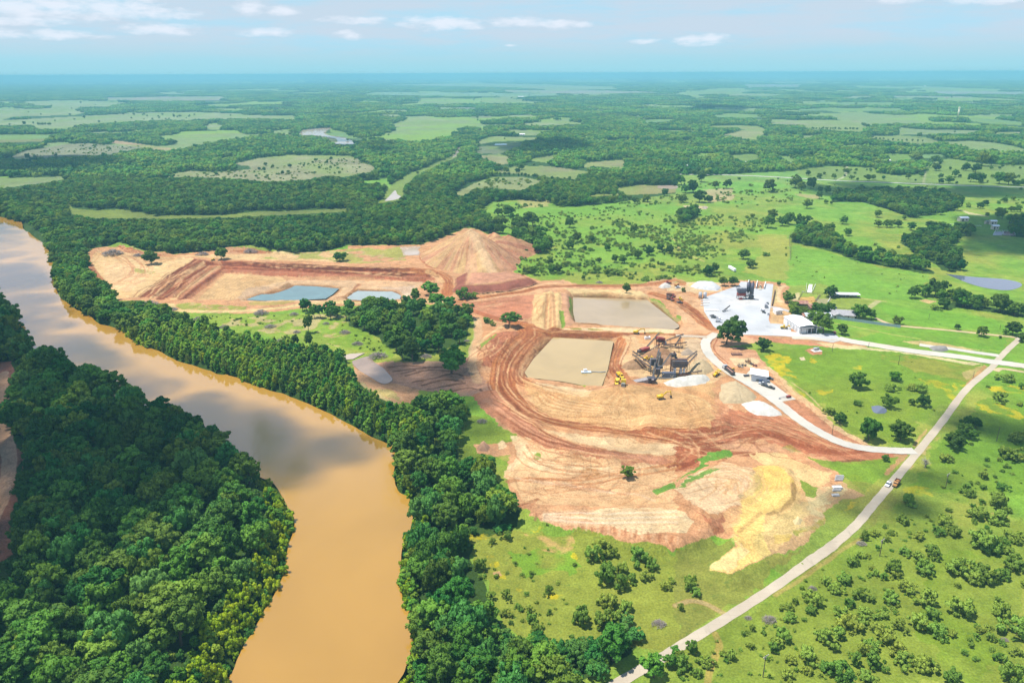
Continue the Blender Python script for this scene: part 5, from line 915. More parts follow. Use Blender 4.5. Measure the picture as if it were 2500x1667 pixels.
woods = hidden_collection('woodland_proto', [t['one'] for k in ('oak', 'wood', 'vine', 'sap', 'wil', 'bush') for t, _, _ in PROTO[k]]+C2+C3)
BASE = {}; _i = 0
for k in ('oak', 'wood', 'vine', 'sap', 'wil', 'bush'): BASE[k] = _i; _i += len(PROTO[k])
NB2 = _i; NB3 = _i+len(C2)
WP, WI, WR, WS = [], [], [], []
def put(P, z, inst, rot, scl): WP.append(np.column_stack([P, z])); WI.append(inst); WR.append(rot); WS.append(scl)
def put_kind(P, h, kinds, r):
    kk = r.integers(0, len(kinds), len(P)); inst = np.zeros(len(P), int); S = np.ones((len(P), 3))
    for i, k in enumerate(kinds):
        m = kk == i; inst[m] = BASE[k]+r.integers(0, len(PROTO[k]), m.sum()); s = h[m]/PROTO[k][0][1]; S[m] = np.column_stack([s*r.uniform(.9, 1.25, m.sum())*(12/PROTO[k][0][2] if k == 'oak' else 1)]*2+[s])
    put(P, gz(P[:, 0], P[:, 1])-.1, inst, r.uniform(0, 6.28, len(P)), S)
put_kind(P1, h1, ['wood', 'oak', 'wood'], r1)
put(P2, np.zeros(len(P2)), NB2+r2.integers(0, len(C2), len(P2)), r2.uniform(0, 6.28, len(P2)), np.column_stack([r2.uniform(.85, 1.15, len(P2))]*3)); put(P3, np.zeros(len(P3)), NB3+r3.integers(0, len(C3), len(P3)), r3.uniform(0, 6.28, len(P3)), np.column_stack([r3.uniform(.9, 1.1, len(P3))]*2+[r3.uniform(.8, 1.1, len(P3))]))

# ---- which plants become objects of their own: those that show largest
PL = []
for (x, y, h, w, k, zone, so) in PLANTS:
    z = float(gz(x, y)); a, b_, d = proj(np.array([[x, y, z+h*.5]])); PL.append((x, y, z, h, w, k, zone, so, a[0], b_[0], math.sqrt(h*w)*FPX/d[0]))
TREEK, BUSHK, SAPK = ('oak', 'wood', 'vine'), ('bush',), ('sap', 'wil')
LANDMARKS = [('the lone lowest pasture pole', 1862, 1652), ('the cross-armed pole right of the road', 2147, 1357), ('the cross-armed pole by the trucks', 2308, 1191), ('the thin pole in the shaded pasture', 2432, 1076), ('the white pickup on the county road', 2168, 1184),
    ('the plant road junction', 2235, 1101), ('the crossroads at the right', 2440, 880), ('the yellow sand heap', 1880, 1200), ('the white metal workshop', 1955, 805), ('the grey-roofed house', 2053, 772), ('the open-fronted white shed', 1853, 925), ('the pair of dark silos', 1830, 730), ('the kidney-shaped stock pond', 2400, 690),
    ('the flower-strewn field pole', 2193, 890), ('the tip of the red spoil heap', 1148, 640), ('the blue pool in the pit', 720, 715), ('the upper settling pond', 1520, 770), ('the lower settling pond', 1400, 870), ('the large brush pile in the clearing', 924, 868), ('the bare dead tree', 2258, 1135),
    ('the lowest meadow brush pile', 1609, 1522), ('the dark roadside brush pile', 1878, 1513), ('the river bend bank', 930, 1180), ('the left edge dirt track', 10, 1000), ('the upper river reach at the left edge', 40, 560), ('the bunkers behind the concrete yard', 1860, 690), ('the two grey tanks', 1715, 725),
    ('the bottom left corner of the photo', 20, 1640), ('the willow point on the lower river', 560, 1640), ('the inlet on the right bank', 985, 1220), ('the round shaded pond in the flower field', 2145, 1000), ('the white homestead roof at far right', 2423, 545), ('the farm road across the back', 2100, 440), ('the vine mound in the meadow', 1340, 1400), ('the oval loop pale path by the corral', 1905, 715), ('the pale track fork in the clearing', 1160, 840), ('the narrow dune end of the sand heap', 1760, 1400), ('the foot of the shaded left wood', 300, 1300), ('the sunlit middle of the left wood', 480, 1420), ('the river mouth of the left wood', 690, 1200)]
LMW = [(n, at(float(x), float(y))) for n, x, y in LANDMARKS]
ORD = ['', 'second ', 'third ', 'fourth ', 'fifth ', 'sixth ', 'seventh ', 'eighth ', 'ninth ', 'tenth ']
ZONE = dict(left='wood on the left bank', bank='riverside wood right of the river', grove='grove in the cleared meadow', sap='poplar strip along the right bank', leftbank='willow fringe of the left bank', rightbank='willow fringe of the right bank', upperbank='willow fringe of the upper bank', pasture='pasture right of the county road', meadow='meadow below the quarry', field='flowering field', scrub='scrub pasture behind the quarry', clearing='felled clearing', vines='vine mound', solo='pastures', far='far fields')
SHORT = dict(oak='oak', wood='leafy tree', vine='vine-draped tree', bush='bush', sap='young poplar', wil='willow')
LOOK = dict(oak='broad dark green oak', wood='tall leafy green tree', vine='vine-draped rounded green tree', bush='rounded airy green bush', sap='slender bright green poplar', wil='yellow-green willow')
def choose(kinds, n):
    c = sorted([p for p in PL if p[5] in kinds and -20 < p[8] < PW+20 and 180 < p[9] < PH+20], key=lambda p: -p[10]); return c[:n]
def is_view(p): return -20 < p[8] < PW+20
CHOSEN = {}
for cat, kinds in (('tree', TREEK), ('bush', BUSHK), ('sapling', SAPK)): CHOSEN[cat] = choose(kinds, 300)
chosen_ids = {id(p) for v in CHOSEN.values() for p in v}
def label_all(items):
    by = {}
    for p in items:
        P = np.array(p[:3]); d = [np.linalg.norm(P[:2]-q[:2]) for _, q in LMW]; j = int(np.argmin(d)); by.setdefault((j, p[5]), []).append((d[j], p))
    out = {}
    for (j, k), v in by.items():
        v.sort(key=lambda t: t[0])
        for i, (d, p) in enumerate(v):
            if i < 10: out[id(p)] = f'{LOOK[k]}, {ORD[i]}nearest to {LMW[j][0]}'
            else: out[id(p)] = f'{SHORT[k]} among many near {LMW[j][0]}'
    return out
NAMES = dict(oak='oak_tree', wood='broadleaf_tree', vine='vine_covered_tree', bush='bush', sap='poplar_sapling', wil='willow_tree')
for cat, items in CHOSEN.items():
    lab = label_all(items); r = np.random.default_rng(len(items)+len(cat))
    for p in items:
        x, y, z, h, w, k, zone, so = p[:8]; t, ph, pw = PROTO[k][int(r.integers(len(PROTO[k])))]; rot = r.uniform(0, 6.28); S = (w/pw, w/pw, h/ph)
        g = ('crowd of '+lab[id(p)]) if 'among many' in lab[id(p)] else f'{"trees" if cat == "tree" else "bushes" if cat == "bush" else "young bank trees"} in the {ZONE.get(zone, "shelter woods")}'
        if cat == 'bush':
            o = link(NAMES[k], t['one']); o.location = (x, y, z-.1); o.scale = S; o.rotation_euler = (0, 0, rot)
        else:
            o = link(NAMES[k], None); o.location = (x, y, z-.1); o.scale = S; o.rotation_euler = (0, 0, rot)
            link('trunk', t['trunk'], (), o); link('crown', t['crown'], (), o)
        tag(o, lab[id(p)], 'willow' if k == 'wil' else 'poplar' if k == 'sap' else cat, g)
SP = {c: ([], [], [], []) for c in ('wood', 'bush', 'sap')}
rr = np.random.default_rng(77)
for p in PL:
    if id(p) in chosen_ids: continue
    x, y, z, h, w, k = p[:6]; c = 'bush' if k == 'bush' else 'sap' if k in SAPK else 'wood'; t, ph, pw = PROTO[k][0]; q = SP[c]
    q[0].append((x, y, z-.1)); q[1].append(BASE[k]+int(rr.integers(len(PROTO[k])))); q[2].append(rr.uniform(0, 6.28)); q[3].append((w/pw, w/pw, h/ph))
q = SP['wood']; WP.append(np.array(q[0])); WI.append(np.array(q[1])); WR.append(np.array(q[2])); WS.append(np.array(q[3]))
scatter('woodland', 'dark green woodland stretching from the quarry to the horizon', 'woodland', np.vstack(WP), np.concatenate(WI), np.concatenate(WR), np.vstack(WS), woods)
for c, nm, lb, ct in (('bush', 'scrub', 'low scattered scrub dotting the green pastures', 'scrub'), ('sap', 'sapling_thicket', 'dense thicket of young poplars along the river bank', 'thicket')):
    q = SP[c]
    if q[0]: scatter(nm, lb, ct, np.array(q[0]), q[1], q[2], np.array(q[3]), woods)
print('individual', {k: len(v) for k, v in CHOSEN.items()}, 'rest', {k: len(v[0]) for k, v in SP.items()})
# ------------------------------------------------------------------ heaps of material (each one a thing)
def heap(name, label, cat, s, h, rgb, slope=.62, gul=.35, top=None, seed=1, res=64, group=None, mat=None, warp=2.0):
    """a dumped heap: outline of its foot, flat or ridged top at height h, sides at the angle of repose with gullies"""
    W = wpoly(s) if isinstance(s, str) else s; x0, y0 = W.min(0)-1; x1, y1 = W.max(0)+1
    nx = res; ny = max(8, int(res*(y1-y0)/(x1-x0))) if (x1-x0) > (y1-y0) else res; ny = min(ny, 140); xs = np.linspace(x0, x1, nx); ys = np.linspace(y0, y1, ny); X, Y = np.meshgrid(xs, ys)
    Xw = X+(fbm(X/(warp*3), Y/(warp*3), seed)-.5)*warp; Yw = Y+(fbm(X/(warp*3), Y/(warp*3), seed+5)-.5)*warp
    d = -sdist(Xw, Yw, W); z = np.minimum(d*slope, h); z = np.where(d > 0, z, d*.6)
    cx, cy_ = W.mean(0); ang = np.arctan2(Y-cy_, X-cx); g = (fbm(ang*9+seed, d/6, seed+9, 3)-.5)*gul*np.clip(np.minimum(d, h/slope*1.2-d)/4, 0, 1)
    z = h*(1-np.exp(-np.maximum(z, 0)/h*1.6))/(1-math.exp(-1.6))*(z > 0)+np.minimum(z, 0)+g+(fbm(X/3, Y/3, seed+2)-.5)*.35*gul
    zz = z+gz(X, Y)-.05; c = np.array([cx, cy_, float(gz(cx, cy_))])
    V = np.stack([X, Y, zz], -1).reshape(-1, 3)-c; i = (np.arange(ny-1)[:, None]*nx+np.arange(nx-1)[None]).ravel(); F = np.stack([i, i+1, i+nx+1, i+nx], 1)
    keep = (z > -.8).ravel(); F = F[keep[F].all(1)]
    used = np.unique(F); mp = np.full(len(V), -1); mp[used] = np.arange(len(used))
    m = mat or paint('heap_'+name+str(seed), tuple(rgb), .97, 0, .22, .35, .5, tuple(np.array(rgb)*.82), .05)
    o = link(name, npmesh(name, V[used], mp[F]), m); o.location = c
    return tag(o, label, cat, group)
def spoil_heap():
    nx, ny = 190, 220; xs = np.linspace(-150, 60, nx); ys = np.linspace(655, 930, ny); X, Y = np.meshgrid(xs, ys)
    Xw = X+(fbm(X/25, Y/25, 5)-.5)*9; Yw = Y+(fbm(X/25, Y/25, 6)-.5)*9; z = np.full(X.shape, -99.0)
    for (px_, py_, hh, sl) in [(-46, 828, 33, .6), (-42, 818, 32.5, .6), (-36, 802, 26, .6), (-32, 786, 20, .55), (-28, 772, 14, .5), (-22, 850, 25, .55), (-4, 862, 20, .52), (10, 866, 14, .5), (-60, 838, 26, .55)]:
        z = np.maximum(z, hh-sl*np.hypot(Xw-px_, (Yw-py_)*.95))
    ang = np.arctan2(Y-826, X+46); rad = np.hypot(X+46, Y-826); g = (fbm(ang*16, rad/45, 8, 4)-.5)*2.2+(fbm(ang*40, rad/30, 18, 3)-.5)*1.3+(fbm(X/4, Y/4, 28, 3)-.5)*.7; z = z+g*np.clip(rad/22, 0, 1)*np.clip(z/6, 0, 1)
    z = np.minimum(z, 32.6+(fbm(X/5, Y/5, 7)-.5)*.5)
    B = wpoly('E 795,405 830,340 860,318 1000,322 1180,312 1255,335 1340,372 1290,400 1150,425 960,440 850,442 790,435'); db = -sdist(Xw, Yw, B); zb = np.where(db > 0, 9.5*(1-np.exp(-np.maximum(db, 0)*.085)), -9)+(fbm(X/6, Y/6, 9)-.5)*1.2*(db > 0)+(fbm(X/18, Y/18, 39)-.5)*2.0*(db > 4)
    z = np.maximum(z, zb); zg = gz(X, Y); zz = np.where(z > 0, z, z*.3)
    keep = (z > -1.2).ravel(); i = (np.arange(ny-1)[:, None]*nx+np.arange(nx-1)[None]).ravel(); F = np.stack([i, i+1, i+nx+1, i+nx], 1); F = F[keep[F].all(1)]
    V = np.stack([X, Y, np.where(zz > 0, zz, zz)+zg*.3], -1).reshape(-1, 3); c = np.array([-46, 800, 0.]); used = np.unique(F); mp = np.full(len(V), -1); mp[used] = np.arange(len(used))
    me = npmesh('spoil_heap', V[used]-c, mp[F])
    # what lies where: pale run-out down the ridge, red clay on the front tip and the back shoulders
    path = np.array([(-46, 830), (-41, 812), (-36, 796), (-31, 780), (-27, 764), (-20, 748)]); dp = dist_line(X+(fbm(X/6, Y/6, 3)-.5)*5, Y, path); k = sstep((9-dp)/6)
    f = fbm(ang*22, rad/60, 19, 4)
    col = PINK*(1-sstep((f-.4)/.25)[..., None])+TAN*sstep((f-.4)/.25)[..., None]; red = sstep((fbm(ang*9, rad/90, 29, 3)-.5)/.15)[..., None]*.6; red = np.clip(red+.5*sstep((X+34)/36)[..., None], 0, .85); col = col*(1-red)+A(200, 132, 100)*red
    front = (sstep((db-.5)/2)*sstep((15-db)/5))[..., None]; col = col*(1-front)+A(168, 104, 84)*front; topb = (sstep((db-12)/6))[..., None]; col = col*(1-topb)+A(214, 156, 122)*topb
    col = col*(1-.75*k[..., None])+A(238, 200, 152)*.75*k[..., None]; C4 = np.ones((ny*nx, 4), np.float32); C4[:, :3] = np.clip(col, 0, 1).reshape(-1, 3); C4[:, 3] = 0
    ca = me.color_attributes.new('surface', 'FLOAT_COLOR', 'POINT'); ca.data.foreach_set('color', C4[used].ravel())
    o = link('spoil_heap', me, ground.data.materials[0]); o.location = c; tag(o, 'tall red spoil heap with a pale ridge running down to a flat tip', 'earth heap')
spoil_heap()
heap('sand_pile', 'long smooth white sand pile in front of the screening plant', 'sand pile', 'P 1619,934 1640,926 1668,922 1700,917 1728,918 1734,926 1722,936 1690,943 1650,944 1628,941', 4.0, A(250, 246, 232), .5, .5, seed=11)
heap('sand_pile', 'white sand pile spread beside the concrete plant road', 'sand pile', 'F 415,1140 530,1118 600,1150 670,1190 680,1210 600,1220 520,1215 470,1190', 4.5, A(252, 248, 236), .45, .5, seed=12)
heap('gravel_pile', 'grey gravel pile between the white sand and the plant road', 'gravel pile', 'F 290,1010 380,990 460,1040 520,1090 500,1120 400,1140 300,1135 275,1110', 4.2, A(226, 202, 160), .36, .9, seed=13)
heap('gravel_pile', 'brown gravel pile below the red crusher', 'gravel pile', 'P 1566,868 1590,858 1614,855 1640,862 1646,868 1630,876 1600,878 1575,876', 7.5, A(196, 150, 112), .55, .8, seed=14)
heap('gravel_pile', 'grey gravel heap under the right conveyors of the crusher', 'gravel pile', 'P 1660,862 1678,852 1692,858 1698,864 1680,868 1664,867', 5, A(206, 184, 160), .55, .7, seed=15)
heap('gravel_pile', 'brown gravel heap beneath the left stacking conveyors', 'gravel pile', 'P 1514,896 1530,884 1552,880 1575,888 1580,896 1560,902 1530,904', 6, A(198, 158, 120), .55, .8, seed=16)
heap('gravel_pile', 'buff gravel heap beneath the two upright conveyors', 'gravel pile', 'P 1580,884 1612,870 1640,872 1650,884 1630,892 1600,892', 5, A(204, 160, 124), .5, .7, seed=17)
heap('gravel_pile', 'pale gravel heap fed by the bent conveyor of the screen tower', 'gravel pile', 'P 1672,900 1690,884 1716,878 1736,892 1742,906 1720,914 1690,912', 6, A(226, 200, 156), .5, .9, seed=18)
heap('earth_pile', 'small orange earth pile behind the crusher', 'earth pile', 'P 1596,827 1601,823 1608,825 1606,828 1599,829', 2.5, A(180, 110, 66), .8, .4, seed=19, res=24)
heap('rubble_pile', 'broad pile of white rubble behind the two grey tanks', 'rubble pile', 'P 1684,700 1698,690 1720,689 1745,692 1762,702 1752,710 1725,709 1700,706', 3.5, A(244, 244, 244), .5, 1.2, seed=20)
heap('rubble_pile', 'small white rubble pile beside the dark red loader', 'rubble pile', 'P 1606,701 1616,693 1628,693 1640,698 1636,702 1618,704', 3, A(240, 232, 220), .6, .8, seed=21, res=40)
heap('rubble_pile', 'grey broken concrete pile in the lay-by along the east road', 'rubble pile', 'F 1615,782 1660,776 1730,782 1740,800 1700,808 1640,800', 2.2, A(176, 172, 166), .8, 1.6, seed=22, res=60)
heap('earth_pile', 'pink earth pile at the edge of the riverside wood', 'earth pile', 'H 950,70 975,35 1010,38 1035,65 1020,95 970,90', 5, A(224, 176, 140), .7, .6, seed=23)
heap('sand_pile', 'small pale sand cone on the flank of the yellow heap', 'sand pile', 'I 745,560 775,530 805,560 790,585 755,585', 2.5, A(252, 228, 170), .6, .3, seed=24, res=40)
# brush piles: tangles of cut branches
def brush(x, y, wpx, label, h=None, n=150):
    P = at(x, y); d = proj(P[None])[2][0]; w = wpx*d/FPX; h = h or w*.28; r = np.random.default_rng(int(x*7+y)); parts = []
    for i in range(n):
        a = r.uniform(0, 6.28); q = r.random()**.6*w*.42; z = h*(1-(q/(w*.5))**1.6)*r.uniform(.3, 1); t = r.uniform(0, 3.14); l = w*r.uniform(.12, .3); e = r.uniform(-.35, .35)
        c = np.array([math.cos(a)*q, math.sin(a)*q*.8, z]); v = np.array([math.cos(t), math.sin(t), e])*l*.5; rad = w*r.uniform(.006, .014); parts.append(tube([c-v, c+v*.2+r.normal(size=3)*.1, c+v], [rad, rad*.8, rad*.4], 4))
    V, F = join(parts); o = link('brush_pile', npmesh('brush_pile', V, F), paint('cut_branches', (.28, .235, .215), .95, 0, .4, 1.2)); o.location = P; tag(o, label, 'brush pile', 'brush piles around the quarry')
for x, y, w, l in ((484, 781, 28, 'brush pile at the near edge of the clearing, above the poplars'), (547, 800, 28, 'brush pile on the poplar edge of the felled clearing'), (639, 767, 44, 'long brush pile beside the pale track across the clearing'), (718, 769, 26, 'brush pile just left of the thin tall trees'), (660, 799, 32, 'grey brush pile left of the lone tall tree'),
    (796, 791, 20, 'small brush pile right of the lone tall tree'), (725, 812, 22, 'small brush pile just below the lone tall tree'), (842, 813, 30, 'brush pile at the left side of the grove'), (686, 836, 34, 'brush pile hidden against the poplar strip'), (873, 841, 30, 'brush pile in the clearing left of the grove foot'), (924, 872, 52, 'largest brush pile, above the muddy wash'), (1041, 872, 32, 'brush pile in the shade under the grove'),
    (1141, 833, 18, 'brush pile beside the forked pale track'), (1177, 1030, 30, 'brush pile on the grass between river wood and haul road'), (1609, 1524, 42, 'grey brush pile in the lower meadow near the road'), (2103, 1328, 28, 'grey brush pile right of the road below a pole'), (1983, 1437, 26, 'grey brush pile among bushes by the road'), (1878, 1514, 42, 'dark brush pile beside the lower road'), (1826, 1509, 22, 'small brown brush pile at the road edge'),
    (275, 622, 56, 'wide brush pile in the far left sand clearing'), (337, 625, 26, 'brush pile left of the oak in the sand clearing'), (494, 623, 34, 'brush pile above the pit ramps'), (612, 617, 40, 'brush pile near the wood edge above the pit'), (368, 748, 56, 'brush pile tucked behind the riverside trees below the pit'), (420, 757, 30, 'brush pile beside the pale track below the pit'), (1463, 691, 20, 'dark brush pile in the grass above the settling ponds'), (2452, 1562, 22, 'pale brush pile among the lower right bushes')):
    brush(x, y, w, l)
for x, y, l in ((2258, 1140, 'leafless grey dead tree beside the road junction'),):
    P = at(x, y); r = np.random.default_rng(3); parts = [tube([(0, 0, -.3), (.2, 0, 2.2), (.1, .3, 4.4)], [.35, .26, .12], 6)]
    for i in range(46):
        a = r.uniform(0, 6.28); b0 = np.array([.1, .1, r.uniform(1.2, 4)]); e = b0+np.array([math.cos(a)*r.uniform(1, 3.6), math.sin(a)*r.uniform(1, 3.6), r.uniform(.2, 2)]); parts.append(tube([b0, (b0+e)/2+r.normal(size=3)*.25, e], [.12, .08, .03], 4))
    V, F = join(parts); o = link('dead_tree', npmesh('dead_tree', V, F), DEADWOOD); o.location = P; tag(o, l, 'dead tree')

# ------------------------------------------------------------------ mesh builder for made things
class MB:
    def __init__(s): s.V = []; s.F = []; s.n = 0
    def _add(s, V, F): s.V += [tuple(v) for v in V]; s.F += [tuple(i+s.n for i in f) for f in F]; s.n += len(V); return s
    def box(s, c, d, yaw=0.0, pitch=0.0, taper=(1, 1), bev=0.0):
        x, y, z = [q/2 for q in d]; tx, ty = taper
        V = [(-x, -y, -z), (x, -y, -z), (x, y, -z), (-x, y, -z), (-x*tx, -y*ty, z), (x*tx, -y*ty, z), (x*tx, y*ty, z), (-x*tx, y*ty, z)]
        R = Matrix.Rotation(yaw, 3, 'Z') @ Matrix.Rotation(pitch, 3, 'Y'); V = [R @ Vector(v)+Vector(c) for v in V]
        return s._add(V, [(0, 3, 2, 1), (4, 5, 6, 7), (0, 1, 5, 4), (1, 2, 6, 5), (2, 3, 7, 6), (3, 0, 4, 7)])
    def cyl(s, p0, p1, r0, r1=None, n=10, cap=True):
        r1 = r0 if r1 is None else r1; p0, p1 = Vector(p0), Vector(p1); d = (p1-p0).normalized(); a = d.orthogonal().normalized(); b_ = d.cross(a)
        V = []
        for p, r in ((p0, r0), (p1, r1)):
            for k in range(n): t = 2*math.pi*k/n; V.append(p+r*(math.cos(t)*a+math.sin(t)*b_))
        F = [(k, (k+1) % n, n+(k+1) % n, n+k) for k in range(n)]
        if cap: F += [tuple(range(n-1, -1, -1)), tuple(range(n, 2*n))]
        return s._add(V, F)
    def beam(s, p0, p1, w, h=None):
        p0, p1 = Vector(p0), Vector(p1); d = p1-p0; L = d.length; d.normalize(); side = d.cross(Vector((0, 0, 1)))
        if side.length < 1e-3: side = Vector((1, 0, 0))
        side.normalize(); up = side.cross(d); h = h or w; V = []
        for p in (p0, p1):
            for a, b_ in ((-1, -1), (1, -1), (1, 1), (-1, 1)): V.append(p+side*a*w/2+up*b_*h/2)
        return s._add(V, [(0, 1, 2, 3), (7, 6, 5, 4), (0, 4, 5, 1), (1, 5, 6, 2), (2, 6, 7, 3), (3, 7, 4, 0)])
    def prism(s, prof, y0, y1):
        """profile in x-z swept along y"""
        n = len(prof); V = [(x, y0, z) for x, z in prof]+[(x, y1, z) for x, z in prof]
        return s._add(V, [tuple(range(n)), tuple(range(2*n-1, n-1, -1))]+[(k, k+n, (k+1) % n+n, (k+1) % n) for k in range(n)])
    def build(s, name, mat, parent=None, smooth=False):
        me = bpy.data.meshes.new(name); me.from_pydata([tuple(v) for v in s.V], [], s.F); me.update()
        import bmesh
        bm = bmesh.new(); bm.from_mesh(me); bmesh.ops.recalc_face_normals(bm, faces=bm.faces); bm.to_mesh(me); bm.free()
        if smooth:
            for p in me.polygons: p.use_smooth = len(p.vertices) == 4
        return link(name, me, mat, parent)
def empty(name, px, py, to=None, yaw=None, dz=0.0):
    o = bpy.data.objects.new(name, None); COL.objects.link(o); P = at(px, py); o.location = (P[0], P[1], P[2]+dz)
    if to is not None: Q = at(*to); yaw = math.atan2(Q[1]-P[1], Q[0]-P[0])
    o.rotation_euler = (0, 0, yaw or 0); return o
def copy_tree(o, parent=None):
    c = o.copy(); COL.objects.link(c)
    if parent is not None: c.parent = parent
    for ch in list(o.children): copy_tree(ch, c)
    return c
WHITE_P = paint('white_sheet_metal', (.76, .77, .78), .4, 0, .06, .3, 0, (.66, .65, .62), .5); GREYM = paint('grey_steel', (.30, .31, .33), .5, .3, .2, .6); DARKM = paint('dark_steel', (.075, .07, .085), .55, .3, .3, .7, 0, (.16, .12, .09)); RUST = paint('rusty_steel', (.17, .085, .065), .8, .1, .35, .8, 0, (.27, .16, .10))
REDM = paint('red_machine_paint', (.24, .035, .03), .5, 0, .25, .7, 0, (.25, .14, .09)); YELM = paint('yellow_machine_paint', (.62, .40, .02), .45, 0, .15, .8, 0, (.40, .27, .12)); TYRE = paint('rubber', (.022, .022, .022), .85, 0, .3, 2, 0, (.13, .09, .06)); GLASS = paint('tinted_glass', (.03, .04, .05), .08, 0, .1, 1, 0, None, .8)
WOODP = paint('weathered_wood', (.18, .13, .10), .9, 0, .3, 1.5); BELT = paint('conveyor_belt', (.045, .042, .04), .8, 0, .3, 1, 0, (.22, .17, .12)); ROOFG = paint('grey_shingles', (.30, .29, .30), .9, 0, .15, 1.2); ROOFR = paint('rusted_tin_roof', (.30, .14, .10), .7, .1, .3, .5, 0, (.36, .25, .18)); WALLT = paint('tan_siding', (.52, .46, .38), .8, 0, .1, .6); ORM = paint('orange_machine_paint', (.42, .20, .06), .5, 0, .2, .8, 0, (.35, .2, .1))

# ---- vehicles ------------------------------------------------------
def wheels(e, xs, track, r, w=.28, rim=True):
    for x in xs:
        for sd in (-1, 1):
            y = sd*track/2; wh = MB().cyl((x, y-w/2, r), (x, y+w/2, r), r, n=12).build('wheel', TYRE, e)
            if rim: MB().cyl((x, y+sd*(w/2-.02), r), (x, y+sd*(w/2+.015), r), r*.55, n=10).build('rim', GREYM, wh)
_pk = {}
def pickup(paint_m, name='pickup_truck', bed=True):
    e = bpy.data.objects.new(name, None); COL.objects.link(e)
    b_ = MB().prism([(-2.85, .45), (2.8, .45), (2.85, .85), (2.75, 1.05), (1.3, 1.15), (-2.85, 1.15)] if bed else [(-2.4, .4), (2.35, .4), (2.4, .8), (2.2, .95), (1.2, 1.02), (-2.4, 1.05)], -.97, .97)
    b_.build('body', paint_m, e)
    c = MB(); prof = [(1.35, 1.1), (.75, 1.82), (-.75, 1.85), (-.95, 1.1)] if bed else [(1.3, 1.0), (.6, 1.55), (-1.5, 1.58), (-2.3, 1.02)]
    c.prism(prof, -.85, .85); c.build('cab', GLASS, e)
    MB().box(((0.0 if bed else -.45), 0, 1.87 if bed else 1.58), (1.5 if bed else 2.1, 1.6, .07)).build('cab_roof', paint_m, e)
    if bed:
        bb = MB().box((-1.9, 0, 1.17), (1.75, 1.55, .06)).build('truck_bed', DARKM, e)
        MB().box((-2.82, 0, 1.22), (.08, 1.9, .2)).build('tailgate', paint_m, e)
        for y in (-.9, .9): MB().box((-1.9, y, 1.24), (1.8, .1, .16)).build('bed_rail', paint_m, e)
    wheels(e, ((-1.8, 1.85) if bed else (-1.45, 1.45)), 1.7, .4 if bed else .34)
    for y in (-.7, .7): MB().box((2.84 if bed else 2.39, y, .85), (.06, .32, .16)).build('headlight', WHITE_P, e)
    return e
def place(e, px, py, to=None, yaw=None, label=None, cat=None, group=None, dz=0.0):
    P = at(px, py); e.location = (P[0], P[1], P[2]+dz)
    if to is not None: Q = at(*to); yaw = math.atan2(Q[1]-P[1], Q[0]-P[0])
    e.rotation_euler = (0, 0, yaw or 0); return tag(e, label, cat, group)
CARP = {k: paint('car_paint_'+k, c, .3, 0, .04, .5, 0, None, .5) for k, c in dict(white=(.75, .76, .78), black=(.02, .02, .024), blue=(.03, .055, .16), silver=(.42, .44, .46), grey=(.13, .135, .14), red=(.22, .02, .03)).items()}
PKG = 'cars and pickups parked around the works'
for col, x, y, tx, ty, lab, bed in (('white', 2168, 1184, 2128, 1237, 'white pickup driving on the county road beside the orange dump truck', 1), ('black', 1881, 948, 1862, 942, 'black pickup parked furthest from the open white shed', 1), ('black', 1866.5, 943, 1855, 939, 'dark low car between the silver pickup and black pickup', 0), ('silver', 1862, 938.5, 1846, 936, 'silver pickup below the open white shed', 1),
    ('blue', 1857, 933.5, 1846, 930, 'dark blue pickup close under the shed wall', 1), ('grey', 1850, 931.5, 1840, 929, 'grey pickup at the left corner of the shed wall', 1), ('white', 1868, 931, 1880, 931, 'white pickup behind the blue pickup at the shed wall', 1), ('black', 1878, 925.5, 1890, 928, 'dark pickup at the right rear of the open shed', 1),
    ('grey', 1740, 773, 1730, 770, 'grey pickup on the left edge of the concrete yard', 1), ('black', 1744, 777, 1730, 775, 'black pickup beside the grey one on the yard edge', 1), ('white', 1756, 781, 1768, 783, 'white pickup on the yard edge just above the big oak', 1), ('silver', 1755, 787, 1768, 788, 'silver pickup half hidden by the big oak', 1), ('grey', 1807, 811, 1818, 813, 'grey pickup right of the big oak on the yard', 1), ('black', 1803, 807, 1815, 809, 'black pickup behind the grey one near the big oak', 1),
    ('black', 1873.5, 742, 1874, 735, 'small black car at the right side of the concrete yard', 0), ('white', 1875.5, 768, 1876, 760, 'white pickup left of the small white shed', 1), ('red', 2036.5, 813, 2030, 806, 'dark red car in the shade by the workshop oak', 0), ('blue', 2036, 752, 2028, 750, 'blue car on the grass behind the grey-roofed house', 0), ('black', 1659.5, 740, 1650, 738, 'black pickup on the orange haul road near the haul trucks', 1), ('silver', 2004, 803, 2011, 804, 'small silver car beside the workshop wall', 0), ('white', 1655, 703, 1668, 700, 'white pickup beside the orange trailer', 1)):
    e = _pk.get((col, bed)); e = copy_tree(e) if e else _pk.setdefault((col, bed), pickup(CARP[col], 'pickup_truck' if bed else 'car', bool(bed)))
    place(e, x, y, (tx, ty), None, lab, 'pickup' if bed else 'car', PKG)
